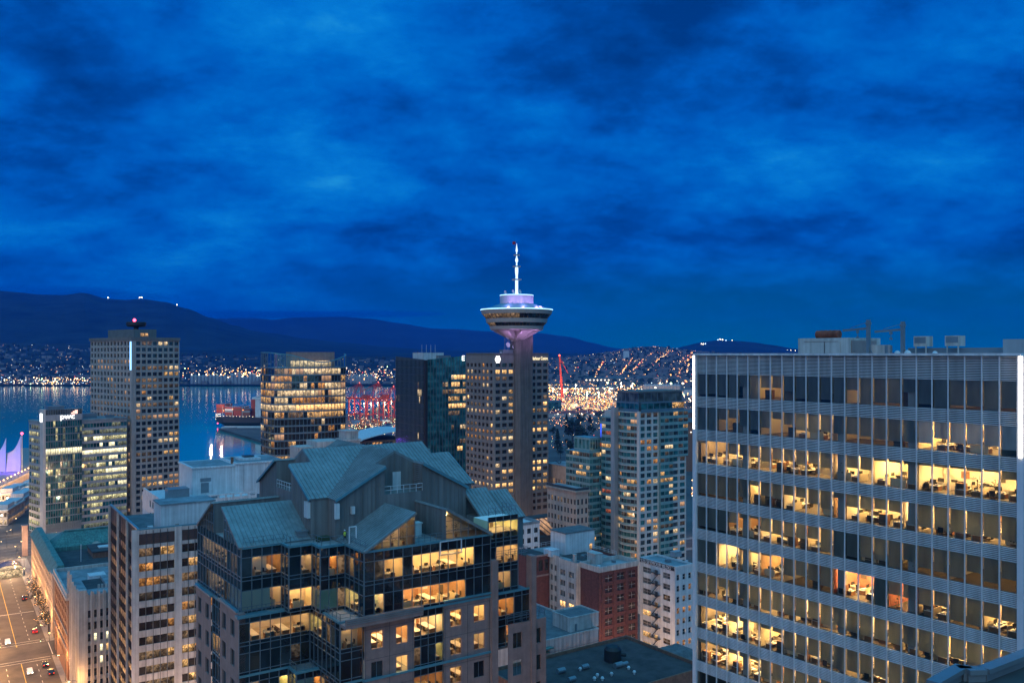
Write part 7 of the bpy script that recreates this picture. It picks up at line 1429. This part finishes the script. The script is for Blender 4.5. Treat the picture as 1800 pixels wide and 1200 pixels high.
for k in range(9):
    px = 618 + k * 5; Y = 3030; x = (px - CX) / F * Y; e = empty('grain_silo', (x, Y, 0), 0, label='pale lamp-lit silo across the harbour behind the red cranes', cat='silo', group='silos behind the cranes'); m = MB(); m.lathe([(6, 0), (6, rr.uniform(22, 34)), (1, 36)], 10); m.build('silo_body', 'paint_grey', e)
for k in range(5):
    p = ground_at(640 + k * 12, 752 - k); e = empty('floodlight_mast', (p.x, p.y, 0), 0, label='tall floodlight mast with white lamps in the crane yard', cat='floodlight', group='floodlight masts in the yard'); m = MB(); m.tube([(0, 0, 0), (0, 0, 34)], .5, 5); m.build('pole', 'metal_grey', e); m = MB(); m.octa((0, 0, 35), 1.0); m.build('lamp', 'spark_white', e); point(e, (0, 0, 33), (1, .8, .5), 42000, 2)
for k in range(10):
    p = ground_at(972 + k * 20, R.uniform(690, 718)); e = empty('floodlight_mast', (p.x, p.y, 0), 0, label='tall floodlight mast in the far port beyond the observation tower', cat='floodlight', group='floodlight masts in the far port'); m = MB(); m.tube([(0, 0, 0), (0, 0, 30)], .6, 5); m.build('pole', 'metal_white', e); m = MB(); m.octa((0, 0, 31), 2.0); m.build('lamp', 'spark_white', e); point(e, (0, 0, 29), (1, .58, .26), 330000, 2)

# ---------------------------------------------------------------- white sails, pier promenade and halls at the left edge
Y0 = 720; e = empty('fabric_roof', (at(14, 840, Y0).x, Y0, 0), rad(15), label='row of white fabric sails lit violet beside the harbour', cat='roof')
mm = MB(); w_ = 11.0
for k in range(5):                                                    # each sail: two saddle sheets rising to a mast
    x0 = 9 - k * w_; zb = 1.0; top = 36 + (2 if k == 0 else 0); A_ = Vector((x0, 0, zb + 3)); Bp = Vector((x0 - w_, 0, zb + 3)); T = Vector((x0 - .4, 4, top)); n = 10
    for s in range(n):
        for q in range(n):
            def S_p(u, v): p_ = A_.lerp(Bp, u).lerp(T.lerp(Vector((x0 - w_ + .3, 6, 23)), u), v); return p_ + Vector((0, 3.5 * sin(pi * u) * (1 - v * .4), -3.5 * sin(pi * u) * v))
            mm.face([S_p(s / n, q / n), S_p((s + 1) / n, q / n), S_p((s + 1) / n, (q + 1) / n), S_p(s / n, (q + 1) / n)])
mm.build('sail', 'sail', e, smooth=True); m = MB(); m.tube([(9.3, 4, 0), (9.3, 4, 38)], .35, 8); m.build('mast', 'paint_white', e); m = MB(); m.octa((9.3, 4, 39.2), 1.3); m.build('beacon', 'beacon_red', e)
for k in range(5): point(e, (6 - k * w_, -9, 13), (.22, .08, 1), 6500, .8)
PD, PR = (-.27, .963), (.963, .27); PA = ground_at(25, 845, 8); pa = lambda a, b_, z=0: Vector((PA.x + PD[0] * a + PR[0] * b_, PA.y + PD[1] * a + PR[1] * b_, z))
mb = MB(); strip(mb, (PA.x, PA.y), PD, -240, 260, -60, 0, 8, 0, 0); strip(mb, (PA.x, PA.y), PD, -240, 260, -.6, 0, 9.0, 1, 8.0); strip(mb, (PA.x, PA.y), PD, -240, 260, 0, 13, 3.0, 2, 0); tag(mb.build('pier_promenade', ['sidewalk', 'concrete', 'asphalt']), kind='structure')
for k in range(26):
    p = pa(-120 + k * 10, -2); e = empty('promenade_lamp', (p.x, p.y, 8), 0, label='warm globe lamp in the row along the pier promenade', cat='lamp', group='lamps along the pier'); m = MB(); m.tube([(0, 0, 0), (0, 0, 3.2)], .12, 5); m.build('pole', 'metal_dark', e); m = MB(); m.blob((0, 0, 3.6), .5, 0, 5); m.build('globe', 'spark_warm', e)
    if k % 3 == 0: point(e, (0, 0, 4.5), (1, .55, .3), 5000, .5)
for k in range(12):
    p = pa(-120 + k * 18, 11.5); e = empty('wall_lamp', (p.x, p.y, 9), 0, label='amber lamp lighting the lane between promenade and white halls', cat='lamp', group='lamps of the pier lane'); m = MB(); m.tube([(0, 0, -6), (0, 0, 0)], .1, 5); m.build('pole', 'metal_dark', e); m = MB(); m.blob((0, 0, .3), .45, 0, 5); m.build('globe', 'spark_warm', e); point(e, (-3, 0, 1), (1, .5, .2), 9000, .6)
for k, (px, Y, lab) in enumerate(((-16, 535, 'white pier hall with lit arches nearest the rail yard'), (14, 578, 'white pier hall with lit arches between two others'), (36, 632, 'white pier hall with lit arches touching the green glass office'), (-4, 600, 'white pier hall with lit arches beside the amber lane'))):
    b = Bld('pier_hall', lab, px, Y, 15.6); w = MB(); b.facade(w, (0, 0), (9, 0), 0, 9, 4, 2, (.2, .2, .15, .25), .3, 'glass', lambda i, j: 'lit_pale' if i else 'lit_dim'); b.facade(w, (9, 0), (9, 40), 0, 9, 12, 2, (.2, .2, .15, .25), .3, 'glass', lambda i, j: 'lit_warm' if i else None); w.box(0, 8.6, .4, 40, 0, 9); w.box(9 - .4, 9, .0, .4, 9, 11); b.part(w, 'wall', 'stone_white')
    m = MB(); m.box(-.5, 9.5, -.5, 40, 9, 9.6); m.box(.6, 8.4, 3, 18, 9.6, 12.2); m.box(.6, 8.4, 22, 38, 9.6, 11.2); b.part(m, 'roof', 'paint_white'); b.finish(); point(b.e, (4, -7, 5), (1, .7, .45), 3500, .5)
for px, py in ((12, 962), (30, 985), (-5, 985), (22, 940)):
    p = ground_at(px, py); street_lamp(p.x, p.y, 9, 1, 'lamp post over the gravel lot by the stone gate pillar', 'lamps over the gravel lot', 7000, (1, .62, .33))
ua = Vector((.669, .743, 0)); mb = MB()
for k in range(9): a = ground_at(-20, 945 + k * 5.5); strip(mb, (a.x, a.y), (ua.x, ua.y), 0, 110, -.9, .9, .012)
tag(mb.build('railway_tracks', 'roof_gravel'), kind='structure')
b = Bld('column', 'tall stone gate pillar beside the green copper roof', 39, 455, 33); H = b.zat(925); Wd = b.solve(49); m = MB(); m.box(0, Wd, 0, 3, 0, H); m.box(-.3, Wd + .3, -.3, 3.3, H, H + .5); b.part(m, 'shaft', 'stone_pink')
c = ground_at(18, 1012); e = empty('station_canopy', (c.x, c.y, 0), rad(33), label='small glass canopy lit from below at the head of the street', cat='canopy'); m = MB()
for k in range(8): a0, a1 = pi * k / 8, pi * (k + 1) / 8; m.face([(-5 * cos(a0), -4, 4 + 2 * sin(a0)), (-5 * cos(a1), -4, 4 + 2 * sin(a1)), (-5 * cos(a1), 6, 4 + 2 * sin(a1)), (-5 * cos(a0), 6, 4 + 2 * sin(a0))])
m.build('vault', 'glass_blinds', e); m = MB(); m.box(-5, 5, -4, 6, 0, 3.6); m.build('lit_kiosk', 'lit_pale', e); point(e, (0, -7, 5), (1, .6, .3), 9000, .5)
# ---------------------------------------------------------------- air between here and the mountains
def haze_box():
    m, N, L = newmat('haze'); o = N('ShaderNodeOutputMaterial'); v = N('ShaderNodeVolumePrincipled')
    v.inputs['Color'].default_value = (.0, .22, 1.0, 1); v.inputs['Density'].default_value = HAZE; v.inputs['Anisotropy'].default_value = 0.1; L(v.outputs[0], o.inputs['Volume'])
    mb = MB(); mb.box(-15500, 15500, -2500, 15500, WZ - 8, 820); tag(mb.build('haze', 'haze'), kind='stuff')
HAZE = 5e-5
haze_box()
